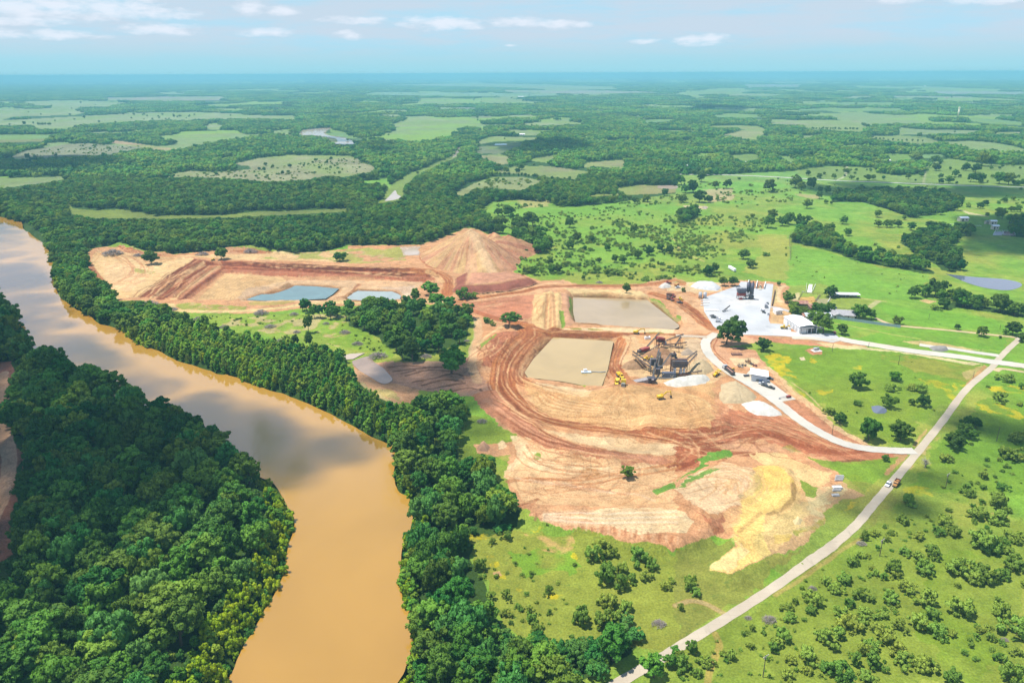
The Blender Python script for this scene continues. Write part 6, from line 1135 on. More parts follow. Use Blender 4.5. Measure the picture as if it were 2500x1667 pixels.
def dump_truck(cabm, bedm, L=8.2, name='dump_truck'):
    e = bpy.data.objects.new(name, None); COL.objects.link(e)
    MB().box((.2, 0, .95), (L*.95, 1.0, .35)).build('chassis', DARKM, e)
    MB().prism([(L*.5-.1, .7), (L*.5, 1.3), (L*.5-.2, 1.75), (L*.28, 1.9), (L*.28, .7)], -.95, .95).build('hood', cabm, e)
    c = MB().prism([(L*.3, 1.2), (L*.28, 2.7), (L*.1, 2.75), (L*.1, 1.2)], -1.1, 1.1).build('cab', cabm, e); MB().prism([(L*.305, 1.95), (L*.29, 2.55), (L*.288, 2.55), (L*.30, 1.95)], -.95, .95).build('windscreen', GLASS, c)
    for sd in (-1, 1): MB().box((L*.19, sd*1.115, 2.2), (L*.12, .03, .6)).build('side_window', GLASS, c)
    b_ = MB().box((-L*.23, 0, 1.35), (L*.58, 2.3, .12))
    for sd in (-1, 1): b_.box((-L*.23, sd*1.2, 2.0), (L*.58, .1, 1.35))
    b_.box((L*.055, 0, 2.15), (.1, 2.3, 1.7)).box((-L*.52, 0, 1.9), (.1, 2.3, 1.15)); b_.build('dump_bed', bedm, e); MB().box((-L*.23, 0, 2.0), (L*.54, 2.15, .5), taper=(.6, .5)).build('load', paint('sand_load', tuple(A(214, 150, 90)), .95), e)
    wheels(e, (L*.36, -L*.22, -L*.38), 2.1, .52, .36); return e
dt_ = dump_truck(ORM, RUST, 7.4); dt_.scale = (.92, .92, .92)
place(dt_, 2187.5, 1184, (2147, 1238), None, 'orange dump truck with rusty bed driving on the county road', 'dump truck')
def haul_truck(cabm, bedm):
    e = bpy.data.objects.new('haul_truck', None); COL.objects.link(e)
    MB().prism([(4.6, .9), (4.7, 1.6), (3.4, 2.1), (1.6, 2.2), (1.6, .9)], -1.2, 1.2).build('hood', cabm, e); c = MB().box((2.3, 0, 2.75), (1.5, 1.7, 1.5), taper=(.85, .9)).build('cab', cabm, e); MB().box((3.02, 0, 2.85), (.06, 1.4, .8)).build('windscreen', GLASS, c)
    MB().box((-1.2, 0, 1.0), (6.5, 1.1, .4)).build('chassis', DARKM, e)
    b_ = MB().prism([(1.3, 3.0), (1.0, 1.5), (-3.0, 1.25), (-4.8, 2.3), (-4.7, 2.5), (-3.0, 1.6), (.7, 1.8), (1.1, 3.1)], -1.45, 1.45)
    for sd in (-1, 1): b_.prism([(1.2, 3.0), (1.0, 1.6), (-3.0, 1.35), (-4.7, 2.4), (-3, 2.75)], sd*1.45-.08, sd*1.45+.08)
    b_.build('dump_bed', bedm, e); wheels(e, (3.4, -1.5, -3.3), 2.5, .92, .65); return e
ht = haul_truck(YELM, YELM); place(ht, 1514, 921, (1522, 928), None, 'yellow haul truck behind the others at the head of the sand ramp', 'haul truck', 'haul trucks'); place(copy_tree(ht), 1506, 938, (1503, 946), None, 'yellow haul truck left of the big screening hopper', 'haul truck', 'haul trucks')
hr_ = haul_truck(REDM, RUST); place(hr_, 1638, 724, (1652, 727), None, 'dark red haul truck above another beside the upper pond', 'haul truck', 'haul trucks'); place(copy_tree(hr_), 1636.5, 732, (1648, 737), None, 'dark red haul truck closest to the upper pond corner', 'haul truck', 'haul trucks')
def excavator(m, reach=1.0):
    e = bpy.data.objects.new('excavator', None); COL.objects.link(e)
    for sd in (-1, 1): MB().prism([(-2.3, .2), (-1.9, 0), (1.9, 0), (2.3, .2), (2.4, .6), (1.9, .95), (-1.9, .95), (-2.4, .6)], sd*1.3-.35, sd*1.3+.35).build('track', DARKM, e)
    MB().cyl((0, 0, .8), (0, 0, 1.25), .9, n=14).build('turntable', DARKM, e); h = MB().box((-.9, 0, 1.95), (3.6, 2.7, 1.35), taper=(.96, .92)); h.box((-2.3, 0, 2.0), (.9, 2.6, 1.2)); hb = h.build('house', m, e)
    c = MB().box((.7, .85, 2.35), (1.5, 1.0, 1.7), taper=(.9, .95)).build('cab', m, e); MB().box((1.42, .85, 2.5), (.05, .8, 1.1)).build('window', GLASS, c); MB().box((.7, 1.36, 2.6), (1.1, .04, .9)).build('window', GLASS, c)
    MB().beam((.5, -.2, 1.9), (3.4*reach, -.2, 4.6), .5, .7).beam((3.2*reach, -.2, 4.5), (6.0*reach, -.2, 4.7), .45, .55).build('boom', m, e); MB().beam((6.1*reach, -.2, 5.0), (6.7*reach, -.2, 1.7), .4, .5).build('stick', m, e); MB().prism([(6.4*reach, 1.8), (7.2*reach, 1.5), (7.1*reach, .6), (6.4*reach, .3), (6.0*reach, .8)], -.85, .45).build('bucket', DARKM, e); return e
ex = excavator(YELM); place(ex, 1614, 974, (1650, 971), None, 'yellow excavator digging on the round sand platform', 'excavator', 'excavators'); place(copy_tree(ex), 1554, 815, (1590, 816.5), None, 'yellow excavator on the haul road between the two ponds', 'excavator', 'excavators')
def loader(m, up=.3, fl=1.0):
    e = bpy.data.objects.new('wheel_loader', None); COL.objects.link(e)
    MB().prism([(-3.3, .9), (-3.3, 2.0), (-1.0, 2.3), (-.2, 2.2), (-.2, .9)], -.95, .95).build('engine_body', m, e); MB().box((.9, 0, 1.3), (2.2, 1.3, 1.0)).build('front_frame', m, e); c = MB().box((-.5, 0, 2.8), (1.5, 1.5, 1.4), taper=(.9, .9)).build('cab', m, e); MB().box((.22, 0, 2.9), (.05, 1.2, .9)).build('window', GLASS, c)
    for sd in (-1, 1): MB().beam((.9, sd*.6, 1.8), (3.2, sd*.6, .9+up*4), .25, .4).build('lift_arm', m, e)
    z = .7+up*4; MB().prism([(3.0, z+.5), (3.1, z-.3), (4.4, z-.5), (3.6, z-.1), (3.4, z+.9)], -1.5, 1.5).build('bucket', m, e); wheels(e, (1.6, -2.0), 2.3, .95, .6); return e
lo_ = loader(YELM, .55); place(lo_, 1749, 917, (1762, 910), None, 'wheel loader with raised yellow bucket beside the plant road', 'loader', 'wheel loaders'); place(copy_tree(lo_), 1580, 880, (1592, 881), None, 'yellow loader working below the brown gravel pile', 'loader', 'wheel loaders')
l2 = loader(paint('cream_machine_paint', (.55, .48, .34), .5), .1); place(l2, 1855.5, 705, (1855.4, 715), None, 'cream loader parked inside the concrete bunkers', 'loader', 'wheel loaders'); l3 = loader(REDM, .1); place(l3, 1630, 693.5, (1640, 692), None, 'dark red loader beside the small white rubble pile', 'loader', 'wheel loaders')
l4 = copy_tree(lo_); place(l4, 1915, 803, (1930, 804), None, 'brown and yellow loader parked left of the workshop', 'loader', 'wheel loaders')
def dozer(m):
    e = bpy.data.objects.new('bulldozer', None); COL.objects.link(e)
    for sd in (-1, 1): MB().prism([(-2, .15), (-1.6, 0), (1.6, 0), (2, .2), (2, .7), (1.5, 1.0), (-1.5, 1.0), (-2.1, .7)], sd*1.0-.28, sd*1.0+.28).build('track', DARKM, e)
    MB().box((.7, 0, 1.4), (2.2, 1.2, 1.1)).build('engine_body', m, e); c = MB().box((-.9, 0, 1.9), (1.4, 1.4, 1.7), taper=(.85, .9)).build('cab', m, e); MB().box((-.2, 0, 2.1), (.05, 1.1, .8)).build('window', GLASS, c); MB().prism([(2.6, .1), (2.8, .1), (2.7, .7), (2.85, 1.3), (2.65, 1.3)], -1.8, 1.8).build('blade', m, e); return e
dz_ = dozer(YELM); place(dz_, 520.5, 636, (512, 637), None, 'small dark dozer at the top of the pit ramps', 'bulldozer', 'bulldozers'); place(copy_tree(dz_), 1661, 732, (1668, 736), None, 'small dozer on the haul road above the black pickup', 'bulldozer', 'bulldozers')
def semi():
    e = bpy.data.objects.new('semi_truck', None); COL.objects.link(e)
    MB().prism([(8.3, .8), (8.4, 1.9), (6.9, 2.2), (6.9, .8)], -1.0, 1.0).build('hood', CARP['silver'], e); c = MB().prism([(7.0, .9), (6.8, 3.2), (4.6, 3.4), (4.6, .9)], -1.15, 1.15).build('cab', CARP['silver'], e); MB().box((6.95, 0, 2.6), (.2, 1.9, .8)).build('windscreen', GLASS, c)
    MB().box((5, 0, .85), (7, 1, .3)).build('chassis', DARKM, e); t = MB().box((-1.8, 0, 1.4), (11.5, 2.3, .2))
    for sd in (-1, 1): t.box((-1.8, sd*1.2, 2.25), (11.5, .1, 1.6))
    t.box((-7.55, 0, 2.2), (.1, 2.4, 1.6)).box((3.95, 0, 2.2), (.1, 2.4, 1.6)); t.build('trailer', DARKM, e); MB().box((-1.8, 0, 2.3), (11.2, 2.2, .6), taper=(.9, .4)).build('load', paint('brown_load', (.28, .15, .11), .95), e)
    wheels(e, (7.6, 4.6, 3.4, -5.2, -6.4), 2.1, .52, .4); return e
place(semi(), 1778.5, 908, (1768, 899), None, 'dark tipper semi-trailer with silver tractor driving up the plant road', 'semi truck')
def box_truck():
    e = bpy.data.objects.new('box_truck', None); COL.objects.link(e); MB().box((-1, 0, 2.1), (5, 2.4, 2.5)).build('cargo_box', paint('grey_box', (.28, .28, .30), .6), e); c = MB().prism([(3.6, .6), (3.6, 1.4), (2.9, 2.5), (1.6, 2.6), (1.6, .6)], -1.05, 1.05).build('cab', CARP['grey'], e); MB().box((3.3, 0, 1.95), (.1, 1.8, .6), pitch=-.5).build('windscreen', GLASS, c); wheels(e, (2.5, -2.2), 2, .48, .4); return e
place(box_truck(), 1870, 750, (1870.5, 742), None, 'grey box truck on the right side of the concrete yard', 'box truck')
def mixer():
    e = bpy.data.objects.new('mixer_truck', None); COL.objects.link(e); MB().box((0, 0, 1), (8.5, 1, .35)).build('chassis', DARKM, e); c = MB().box((3.4, 0, 2.1), (1.9, 2.3, 2.0), taper=(.9, .95)).build('cab', CARP['white'], e); MB().box((4.33, 0, 2.4), (.08, 1.9, .7)).build('windscreen', GLASS, c)
    MB().cyl((2.1, 0, 2.1), (-.6, 0, 2.75), .85, 1.25, 14).cyl((-.6, 0, 2.75), (-3.6, 0, 3.5), 1.25, .5, 14).build('drum', CARP['white'], e, True); MB().box((-4, 0, 2.6), (.8, .7, 1.6)).build('chute', GREYM, e); wheels(e, (3.2, -1.6, -2.9), 2.1, .52, .4); return e
place(mixer(), 1863, 762, (1857, 755), None, 'white concrete mixer truck standing on the concrete yard', 'mixer truck')
def trailer(m, L, h, w=2.4, name='trailer'):
    e = bpy.data.objects.new(name, None); COL.objects.link(e); MB().box((0, 0, .9+h/2), (L, w, h), taper=(1, .94)).build('body', m, e); MB().box((L/2+.9, 0, .8), (1.8, .3, .15)).build('drawbar', DARKM, e); wheels(e, (-L*.3, -L*.18), w*.86, .45); return e
place(trailer(WHITE_P, 15, 2.6), 1787, 660, (1794, 664), None, 'long white trailer parked in the pasture under the oaks', 'trailer'); place(trailer(ORM, 7, 1.6), 1652, 698, (1657, 695), None, 'orange trailer behind the white pickup', 'trailer'); place(trailer(DARKM, 4, .4, 1.8, 'flat_trailer'), 1822, 919, (1832, 918), None, 'small dark flat trailer left of the open white shed', 'trailer')
# small implements in the equipment yard
def implement(px, py, w, label, m, seed, cat='implement'):
    e = empty('farm_implement', px, py, None, seed*.7); r = random.Random(seed); f = MB().box((0, 0, .7), (w, .3, .25)).box((0, .9, .8), (w*.9, .25, .25)).box((w*.3, .4, .8), (.25, 1.4, .2)).box((-w*.3, .4, .8), (.25, 1.4, .2)); f.beam((0, .4, .8), (w*.1, 2.2, .7), .2).build('frame', m, e)
    for k in range(5): MB().beam((-w*.4+k*w*.2, .1, .9), (-w*.4+k*w*.2+r.uniform(-.6, .6), r.uniform(-.8, .4), r.uniform(1.4, 2.8)), .16).build('arm', m, e)
    wheels(e, (-w*.25, w*.25), 1.4, .5, .25); tag(e, label, cat, 'machinery in the equipment park')
for i, (x, y, w, l, m) in enumerate(((1804, 895, 5, 'rusty long-armed implement at the left end of the machine row', RUST), (1809, 896, 4, 'tan implement beside the rusty long-armed one', WALLT), (1816, 893, 4, 'dark wheeled implement in the middle of the machine row', DARKM), (1825, 883, 5, 'brown implement at the back of the machine park', RUST), (1829, 887, 4, 'orange brown implement in front of the back row', ORM), (1834, 890, 3.5, 'black wheeled implement at the right of the back row', DARKM), (1843, 894, 3.5, 'red implement standing alone at the right end', REDM), (1790, 903, 1.6, 'small bright yellow implement at the plant road edge', YELM))): implement(x, y, w, l, m, i+2)
def pipe_rack(px, py, L, label, n=5):
    e = empty('pipe_rack', px, py, None, 0.05)
    for k in range(n): MB().cyl((-L/2, k*.75, .5), (L/2, k*.75, .5), .34, n=8).build('pipe', RUST, e)
    for k in range(6): MB().box((-L/2+.8+k*(L-1.6)/5, n*.35, .12), (.3, n*.8, .22)).build('bearer', DARKM, e)
    tag(e, label, 'pipe rack', 'pipe racks on the red earth')
pipe_rack(1800, 867.5, 8, 'short rack of rusty pipes nearer the machine park'); pipe_rack(1803, 852.5, 9, 'thin rack of pipes nearer the small round oak', 3)
def auger():
    e = empty('grain_auger', 1925, 971, (1905, 974)); MB().box((0, 0, 1.1), (3, 1.6, 1.2)).build('body', REDM, e); MB().beam((1, 0, 1.4), (7, 0, 1.0), .3).build('arm', GREYM, e); MB().cyl((7, 0, .2), (7, 0, 1.2), .7, .4).build('head', GREYM, e); wheels(e, (-.8, .9), 1.7, .5); tag(e, 'red machine with a long grey arm at the apron corner', 'machine')
auger()
# ---- conveyors and screening plant ----------------------------------
def P3(px, py, h=0.0):
    """ground point and height of a thing's end given where its foot stands"""
    P = at(px, py); return Vector((P[0], P[1], P[2]+h))
def conveyor(f0, h0, f1, h1, label, m=RUST, w=1.1, legs=(.35, .8)):
    a, b_ = P3(*f0, h0), P3(*f1, h1); o = bpy.data.objects.new('conveyor', None); COL.objects.link(o); c = Vector((a.x, a.y, a.z-h0)); o.location = c; a, b_ = a-c, b_-c; d = (b_-a).normalized(); s = d.cross(Vector((0, 0, 1))).normalized(); up = s.cross(d); t = MB()
    for k in (-1, 1): t.beam(a+s*k*w*.5, b_+s*k*w*.5, .14, .18).beam(a+s*k*w*.5-up*.8, b_+s*k*w*.5-up*.8, .12, .14)
    L = (b_-a).length; n = max(4, int(L/2.2))
    for i in range(n):
        p = a+(b_-a)*(i/n); q = a+(b_-a)*((i+1)/n)
        for k in (-1, 1): t.beam(p+s*k*w*.5, q+s*k*w*.5-up*.8, .08)
    t.build('truss', m, o); MB().beam(a+up*.12, b_+up*.12, w*.85, .12).build('belt', BELT, o); MB().cyl(b_-s*w*.5, b_+s*w*.5, .35, n=8).build('head_drum', DARKM, o)
    for f in legs:
        p = a+(b_-a)*f; zb = float(gz(p.x+c.x, p.y+c.y))-c.z; lg = MB()
        for k in (-1, 1): lg.beam(p+s*k*w*.5-up*.8, Vector((p.x+s.x*k*w*1.1+d.x*.8, p.y+s.y*k*w*1.1+d.y*.8, zb)), .16)
        lg.build('support_leg', m, o)
    return tag(o, label, 'conveyor', 'conveyors of the screening plant')
conveyor((1570, 862), 2, (1606, 846), 11, 'thin conveyor rising from the red crusher to the screen tower'); conveyor((1572, 866), 1, (1610, 851), 3.5, 'low return conveyor under the screen tower'); conveyor((1618, 848), 5, (1666, 842), 9, 'highest of the conveyors right of the screen tower'); conveyor((1647, 850), 2, (1660, 846), 8, 'short steep conveyor between the right conveyors'); conveyor((1622, 850), 3, (1674, 850), 5, 'level conveyor pointing right from the screen tower'); conveyor((1622, 853), 4, (1664, 862), 4.5, 'conveyor sloping toward the viewer right of the screen tower')
conveyor((1592, 906), 5, (1544, 889), 10, 'upper of the two conveyors stacking to the left', RUST, 1.2); conveyor((1590, 909), 3.5, (1543, 893), 9, 'lower of the two conveyors stacking to the left', RUST, 1.2); conveyor((1599, 904), 5, (1607, 880), 9, 'left of the two upright conveyors behind the dark tower'); conveyor((1603, 905), 3, (1610, 885), 8, 'thick right one of the upright conveyors', DARKM, 1.5); conveyor((1593, 932), 3, (1598, 912), 9, 'steep feed conveyor rising from the hopper', DARKM, 1.0)
conveyor((1612, 904), 2, (1634, 898), 11, 'thin link conveyor up to the plant lift head', GREYM, .7, (.5,)); conveyor((1668, 909), 9, (1697, 900), 13.5, 'upper bent conveyor from the big screen deck', RUST, 1.0, (.9,)); conveyor((1669, 912), 5, (1698, 902), 12, 'lower bent conveyor from the big screen deck', RUST, 1.0, (.35,)); conveyor((1662, 917), 1.2, (1712, 914), 3, 'long low conveyor over the white sand pile', RUST, 1.1)
def frame_tower(e, w, d, h, m, bay=3):
    for k in range(4):
        x, y = (-w/2, w/2, w/2, -w/2)[k], (-d/2, -d/2, d/2, d/2)[k]; MB().box((x, y, h/2), (.28, .28, h)).build('leg', m, e)
    b_ = MB()
    for i in range(1, bay+1):
        z = h*i/bay
        for s_ in (-1, 1): b_.beam((-w/2, s_*d/2, z), (w/2, s_*d/2, z), .18).beam((s_*w/2, -d/2, z), (s_*w/2, d/2, z), .18).beam((-w/2, s_*d/2, z-h/bay), (w/2, s_*d/2, z), .1)
    b_.build('bracing', m, e)
def plant():
    e = empty('screen_tower', 1611, 850, None, .3); frame_tower(e, 5, 4, 7, REDM); MB().box((0, 0, 8.2), (6.5, 3.6, 1.6), pitch=.18).build('screen_box', REDM, e); MB().box((0, 0, 6.0), (4.6, 3.4, 1.2), taper=(1.3, 1.3)).build('hopper', DARKM, e); MB().box((3.6, 0, 3.6), (2.4, 3, 2.6)).build('engine_house', GREYM, e); tag(e, 'red screen tower with conveyors fanning out to the right', 'screen tower')
    e = empty('crusher', 1573, 862, None, .55); MB().box((0, 0, 3.2), (7.5, 2.8, 2.2), taper=(1.1, 1.15)).build('feed_hopper', REDM, e); MB().box((-1, 0, 1.6), (9, 2.2, 1.0)).build('chassis', DARKM, e); MB().box((-5, 0, 2.6), (3, 2.2, 1.9)).build('engine_house', DARKM, e); MB().beam((-6.5, 0, 1.2), (-11, 0, 3.2), 1.2, .5).build('tail_belt', BELT, e); wheels(e, (2.0, 3.3), 2.4, .6, .4); tag(e, 'red mobile crusher with a dark engine house', 'crusher')
    e = empty('screen_tower', 1593, 910, None, .1); frame_tower(e, 4.5, 4.5, 7, DARKM); MB().box((0, 0, 8.4), (3.4, 3.4, 5)).build('screen_box', DARKM, e); MB().box((-1.9, 0, 8), (.5, 1.4, 6)).build('chute', GREYM, e); MB().box((4.4, -.5, 4.2), (5, 2.0, 1.5)).build('washer_trough', DARKM, e); tag(e, 'dark boxy screen tower where the left conveyors meet', 'screen tower')
    e = empty('feed_hopper', 1590, 934, None, 0); MB().box((0, 0, 2.2), (5, 4, 3.6), taper=(1.15, 1.15)).build('hopper_box', DARKM, e); MB().box((.4, -2.3, 3.4), (1.6, .15, 1.0)).build('panel', WHITE_P, e); MB().prism([(-2.6, 0), (-2.6, 3.4), (-17, .1), (-17, 0)], -2.6, 2.2).build('ramp', paint('grey_ramp', (.24, .22, .22), .9), e); tag(e, 'dark feed hopper with a grey loading ramp on its left', 'hopper')
    e = empty('water_tank', 1628, 922, None, -.04); MB().box((1.2, 0, 2.5), (9.5, 2.8, 3.4)).build('tank_box', paint('slate_blue_steel', (.10, .11, .15), .5, .2, .2, .5), e); MB().box((-6.5, .4, 4.6), (3.2, 2.8, 4.2)).build('control_cabin', DARKM, e); MB().box((-.6, -1.9, .6), (13, .5, .25)).build('base_beam', GREYM, e); s_ = MB().beam((-6.5, -2.2, .6), (-2.6, -2.2, 4), .25).beam((2.0, -2.2, 3), (3.0, -2.2, .8), .25).beam((4.0, -2.2, 3), (3.0, -2.2, .8), .25); s_.build('stair', paint('tan_rail', (.42, .36, .24), .7), e); tag(e, 'dark box tank with stair rails behind the white sand pile', 'tank')
    e = empty('screen_deck', 1656, 914, None, 0); frame_tower(e, 10, 6, 6.5, RUST); MB().box((0, 0, 9), (10.4, 6.4, 4.2)).build('deck_box', DARKM, e)
    for k in range(3): MB().box((0, -3.25, 7.7+k*1.3), (10.2, .15, .25)).build('deck_rail', RUST, e)
    MB().box((0, 0, 11.4), (11.5, 1.2, .5)).build('feed_beam', RUST, e); MB().cyl((-3.2, -1.5, 3), (-3.2, -1.5, 5.6), 1.0, n=12).build('pump', WHITE_P, e); MB().cyl((1, -1.8, 1.6), (1, -1.8, 5.8), 1.3, .8, 12).build('cyclone', paint('pale_steel', (.45, .45, .47), .5, .3), e); MB().cyl((3.4, -1.5, 2), (3.4, -1.5, 5), .8, n=12).build('pump', WHITE_P, e); MB().box((3, -3.2, 1.2), (7, 1.2, 1.2)).build('sand_screw', RUST, e); tag(e, 'large dark screen deck standing on rusty legs over pale pumps', 'screen deck')
    e = empty('lift_tower', 1641.5, 912, None, 0); frame_tower(e, 3, 2.6, 12, RUST, 4); MB().box((0, 0, 14.2), (3.4, 2.8, 2.4)).build('lift_head', DARKM, e); MB().cyl((.2, 0, 15.4), (.2, 0, 17), .7, .4, 10).build('vent', RUST, e); MB().box((1.8, 0, 11.5), (1.6, 1.6, 2)).build('chute', DARKM, e); tag(e, 'slender rusty lift tower left of the large screen deck', 'lift tower')
    e = empty('mobile_screen', 1521.5, 942, (1521.3, 952)); MB().prism([(-3.2, 1.6), (-2.2, 3.8), (1.6, 4.6), (2.0, 2.2)], -1.6, 1.6).build('hopper', YELM, e); MB().box((2.6, 0, 1.7), (5.5, 2.4, 1.4)).build('chassis', GREYM, e); MB().box((4.4, 0, 2.6), (2.0, 2.2, 1.4)).build('engine_house', paint('drab_panel', (.20, .20, .17), .6), e); wheels(e, (-1.4, 1.0, 3.6), 2.3, .7, .5); tag(e, 'bright yellow hopper truck at the head of the sand ramp', 'hopper truck')
    e = empty('dredge', 1431, 910, (1470, 907), dz=0); P = gnd(1431, 909, -3.1); e.location = P; MB().box((0, 0, .3), (7, 3, .9)).build('pontoon', paint('pale_blue_hull', (.45, .55, .62), .5), e); MB().box((-.6, .2, 1.6), (2.6, 1.8, 1.8), taper=(.9, .9)).build('cabin', WHITE_P, e)
    pp = MB(); prev = Vector((3.4, 0, .3))
    for k in range(1, 9): q = Vector((3.4+k*1.35, math.sin(k*.9)*.5-.1*k, .3)); pp.cyl(prev, q, .28, n=7); prev = q
    pp.build('discharge_pipe', paint('grey_pipe', (.3, .33, .36), .5), e); tag(e, 'pale blue dredge pontoon with a discharge pipe on the lower pond', 'dredge')
    for (x, y, l) in ((1580.5, 828, 'white generator box on the flat behind the crusher'),): e = empty('generator', x, y, None, .2); MB().box((0, 0, 1.2), (4.5, 2, 2)).build('housing', WHITE_P, e); MB().box((0, 0, 2.3), (2, 1, .3)).build('exhaust_hood', DARKM, e); tag(e, l, 'generator')
plant()
# ---- concrete batching plant ----------------------------------------
SILOM = paint('dark_violet_steel', (.10, .095, .125), .45, .4, .15, .4)
def silo(px, py, dz, label, boxed):
    e = empty('silo', px, py, None, .1); r = 1.75
    MB().cyl((0, 0, 7.4), (0, 0, 15.6), r, n=20).cyl((0, 0, 15.6), (0, 0, 16.3), r, .5, 20).cyl((0, 0, 5.6), (0, 0, 7.4), .4, r, 20, False).build('drum', SILOM, e, True)
    for k in range(4): a = math.pi/4+k*math.pi/2; MB().beam((math.cos(a)*r*.95, math.sin(a)*r*.95, 0), (math.cos(a)*r*.95, math.sin(a)*r*.95, 8), .25).build('leg', DARKM, e)
    b_ = MB()
    for z in (2.6, 5.2):
        for k in range(4): a, c = math.pi/4+k*math.pi/2, math.pi/4+(k+1)*math.pi/2; b_.beam((math.cos(a)*r*.95, math.sin(a)*r*.95, z), (math.cos(c)*r*.95, math.sin(c)*r*.95, z), .14).beam((math.cos(a)*r*.95, math.sin(a)*r*.95, z), (math.cos(c)*r*.95, math.sin(c)*r*.95, z-2.5), .1)
    b_.build('bracing', DARKM, e); MB().cyl((.5, 0, 16.2), (.5, 0, 17.6), .5, n=10).build('dust_filter', SILOM, e)
    if boxed: MB().box((0, 0, 2.2), (3.6, 3.4, 3.6)).build('discharge_housing', DARKM, e); MB().box((0, 0, 6.6), (2.4, 2.4, 2.4)).build('surge_bin', SILOM, e)
    tag(e, label, 'silo', 'silos of the batching plant')
silo(1824.5, 729, 0, 'left dark cylindrical silo on open legs', False); silo(1833.5, 731, 0, 'right dark cylindrical silo with a boxed-in base', True)
e = empty('batch_plant', 1808.5, 730, None, .05); frame_tower(e, 7, 4, 5, DARKM, 2); MB().box((0, 0, 8.2), (7.2, 4, 3.2), taper=(1.25, 1.2)).build('aggregate_bin', SILOM, e); MB().box((0, 0, 4.8), (7.4, 4.2, 2.6)).build('weigh_hopper', REDM, e)
for x in (-2.6, .0, 2.6): MB().box((x*1.2, 0, 11.2), (2.4, 3.2, .2), pitch=.1).build('bin_cover', GREYM, e)
MB().beam((3.4, 0, 2.4), (11, 0, 5.0), 1.1, .5).build('transfer_belt', BELT, e); MB().box((-1, -2.6, 1.2), (3, 1.6, 1.6)).build('pump_house', REDM, e); tag(e, 'red and dark aggregate bin plant left of the two silos', 'batch plant')
for x, l in ((1709, 'left of two plain grey cylindrical tanks'), (1720.5, 'right of two plain grey cylindrical tanks')):
    e = empty('tank', x, 728.5); MB().cyl((0, 0, 0), (0, 0, 5.8), 1.55, n=20).build('drum', paint('galvanised', (.40, .40, .42), .45, .4, .12, .4), e, True); MB().cyl((0, 0, 5.8), (0, 0, 6.1), 1.6, 1.2, 20).build('lid', GREYM, e); tag(e, l+' by the yard', 'tank', 'grey tanks')
def wall(name, f0, f1, h, w, m, label, cat):
    a, b_ = at(*f0), at(*f1); L = math.hypot(b_[0]-a[0], b_[1]-a[1]); e = empty(name, *f0, to=f1); mb = MB(); n = max(2, int(L/4)); mb.box((L/2, 0, h/2), (L, w, h)); mb.build('panel', m, e)
    p = MB()
    for k in range(n+1): p.box((L*k/n, 0, h/2+.1), (.3, w+.12, h+.25))
    p.build('post', m, e); return tag(e, label, cat)
CW = paint('cast_concrete', (.62, .60, .56), .85, 0, .12, .5)
wall('bunker_wall', (1827.5, 689), (1824.5, 703), 2.4, .8, CW, 'left concrete bunker wall behind the silos', 'bunker wall'); wall('bunker_wall', (1848.5, 690), (1845.5, 705), 2.4, .8, CW, 'middle concrete bunker wall left of the cream loader', 'bunker wall'); wall('bunker_wall', (1868.5, 693), (1865, 706), 2.4, .8, CW, 'right concrete bunker wall beside the cream loader', 'bunker wall'); wall('retaining_wall', (1892, 712), (1885, 747), 1.6, .9, paint('dark_trench', (.10, .05, .035), .9), 'long dark timber retaining wall right of the yard', 'retaining wall')
e = empty('yard_conveyor', 1771, 760, (1790, 754)); MB().beam((-4, 0, .8), (6, 0, 4.2), .9, .5).build('belt', BELT, e); MB().box((-2, 0, .8), (3, 2, 1.3)).build('hopper', GREYM, e); MB().beam((2, -.8, 0), (2, 0, 2.6), .2).beam((2, .8, 0), (2, 0, 2.6), .2).build('support_leg', GREYM, e); tag(e, 'small grey portable conveyor standing alone on the yard', 'conveyor')
for k in range(6):
    e = empty('concrete_form', 1722+k*6, 757+k*.35, None, 0); MB().box((0, 0, .45), (1.8, 4.5, .5)).build('slab', CW, e); MB().box((0, 0, .75), (.3, 4.3, .12)).build('rail', GREYM, e); tag(e, ('first', 'second', 'third', 'fourth', 'fifth', 'sixth')[k]+' from the left of the flat forms on the yard edge', 'concrete form', 'flat forms in a row on the yard')
for k, (x, y) in enumerate(((1721, 734), (1722, 740), (1721, 746))):
    e = empty('beam_stack', x, y, None, .06); MB().box((0, 0, .4), (8, .6, .8)).box((0, 1.2, .3), (7, .5, .6)).build('beam', CW, e); MB().box((0, .6, .1), (.4, 2.4, .2)).build('bearer', WOODP, e); tag(e, ('uppermost', 'middle', 'lowest')[k]+' stack of pale beams at the yard left edge', 'beam stack', 'beam stacks at the yard edge')
# ---- buildings -------------------------------------------------------
def gable(e, L, W, h, rise, wallm, roofm, over=.5, wname='wall'):
    MB().prism([(-L/2, 0), (L/2, 0), (L/2, h), (-L/2, h)], -W/2, W/2)
    w = MB().box((0, 0, h/2), (L, W, h)); w._add([(-L/2, -W/2, h), (-L/2, W/2, h), (-L/2, 0, h+rise), (L/2, -W/2, h), (L/2, W/2, h), (L/2, 0, h+rise)], [(0, 1, 2), (3, 5, 4)]); w.build(wname, wallm, e)
    r = MB(); Lo = L/2+over; yo = W/2+over; zo = h-rise*over/(W/2); t = .16
    for sd in (-1, 1): r._add([(-Lo, sd*yo, zo+.03), (Lo, sd*yo, zo+.03), (Lo, 0, h+rise+.03), (-Lo, 0, h+rise+.03), (-Lo, sd*yo, zo+t), (Lo, sd*yo, zo+t), (Lo, 0, h+rise+t), (-Lo, 0, h+rise+t)], [(0, 1, 2, 3), (7, 6, 5, 4), (0, 4, 5, 1), (1, 5, 6, 2), (2, 6, 7, 3), (3, 7, 4, 0)])
    return r.build('roof', roofm, e)
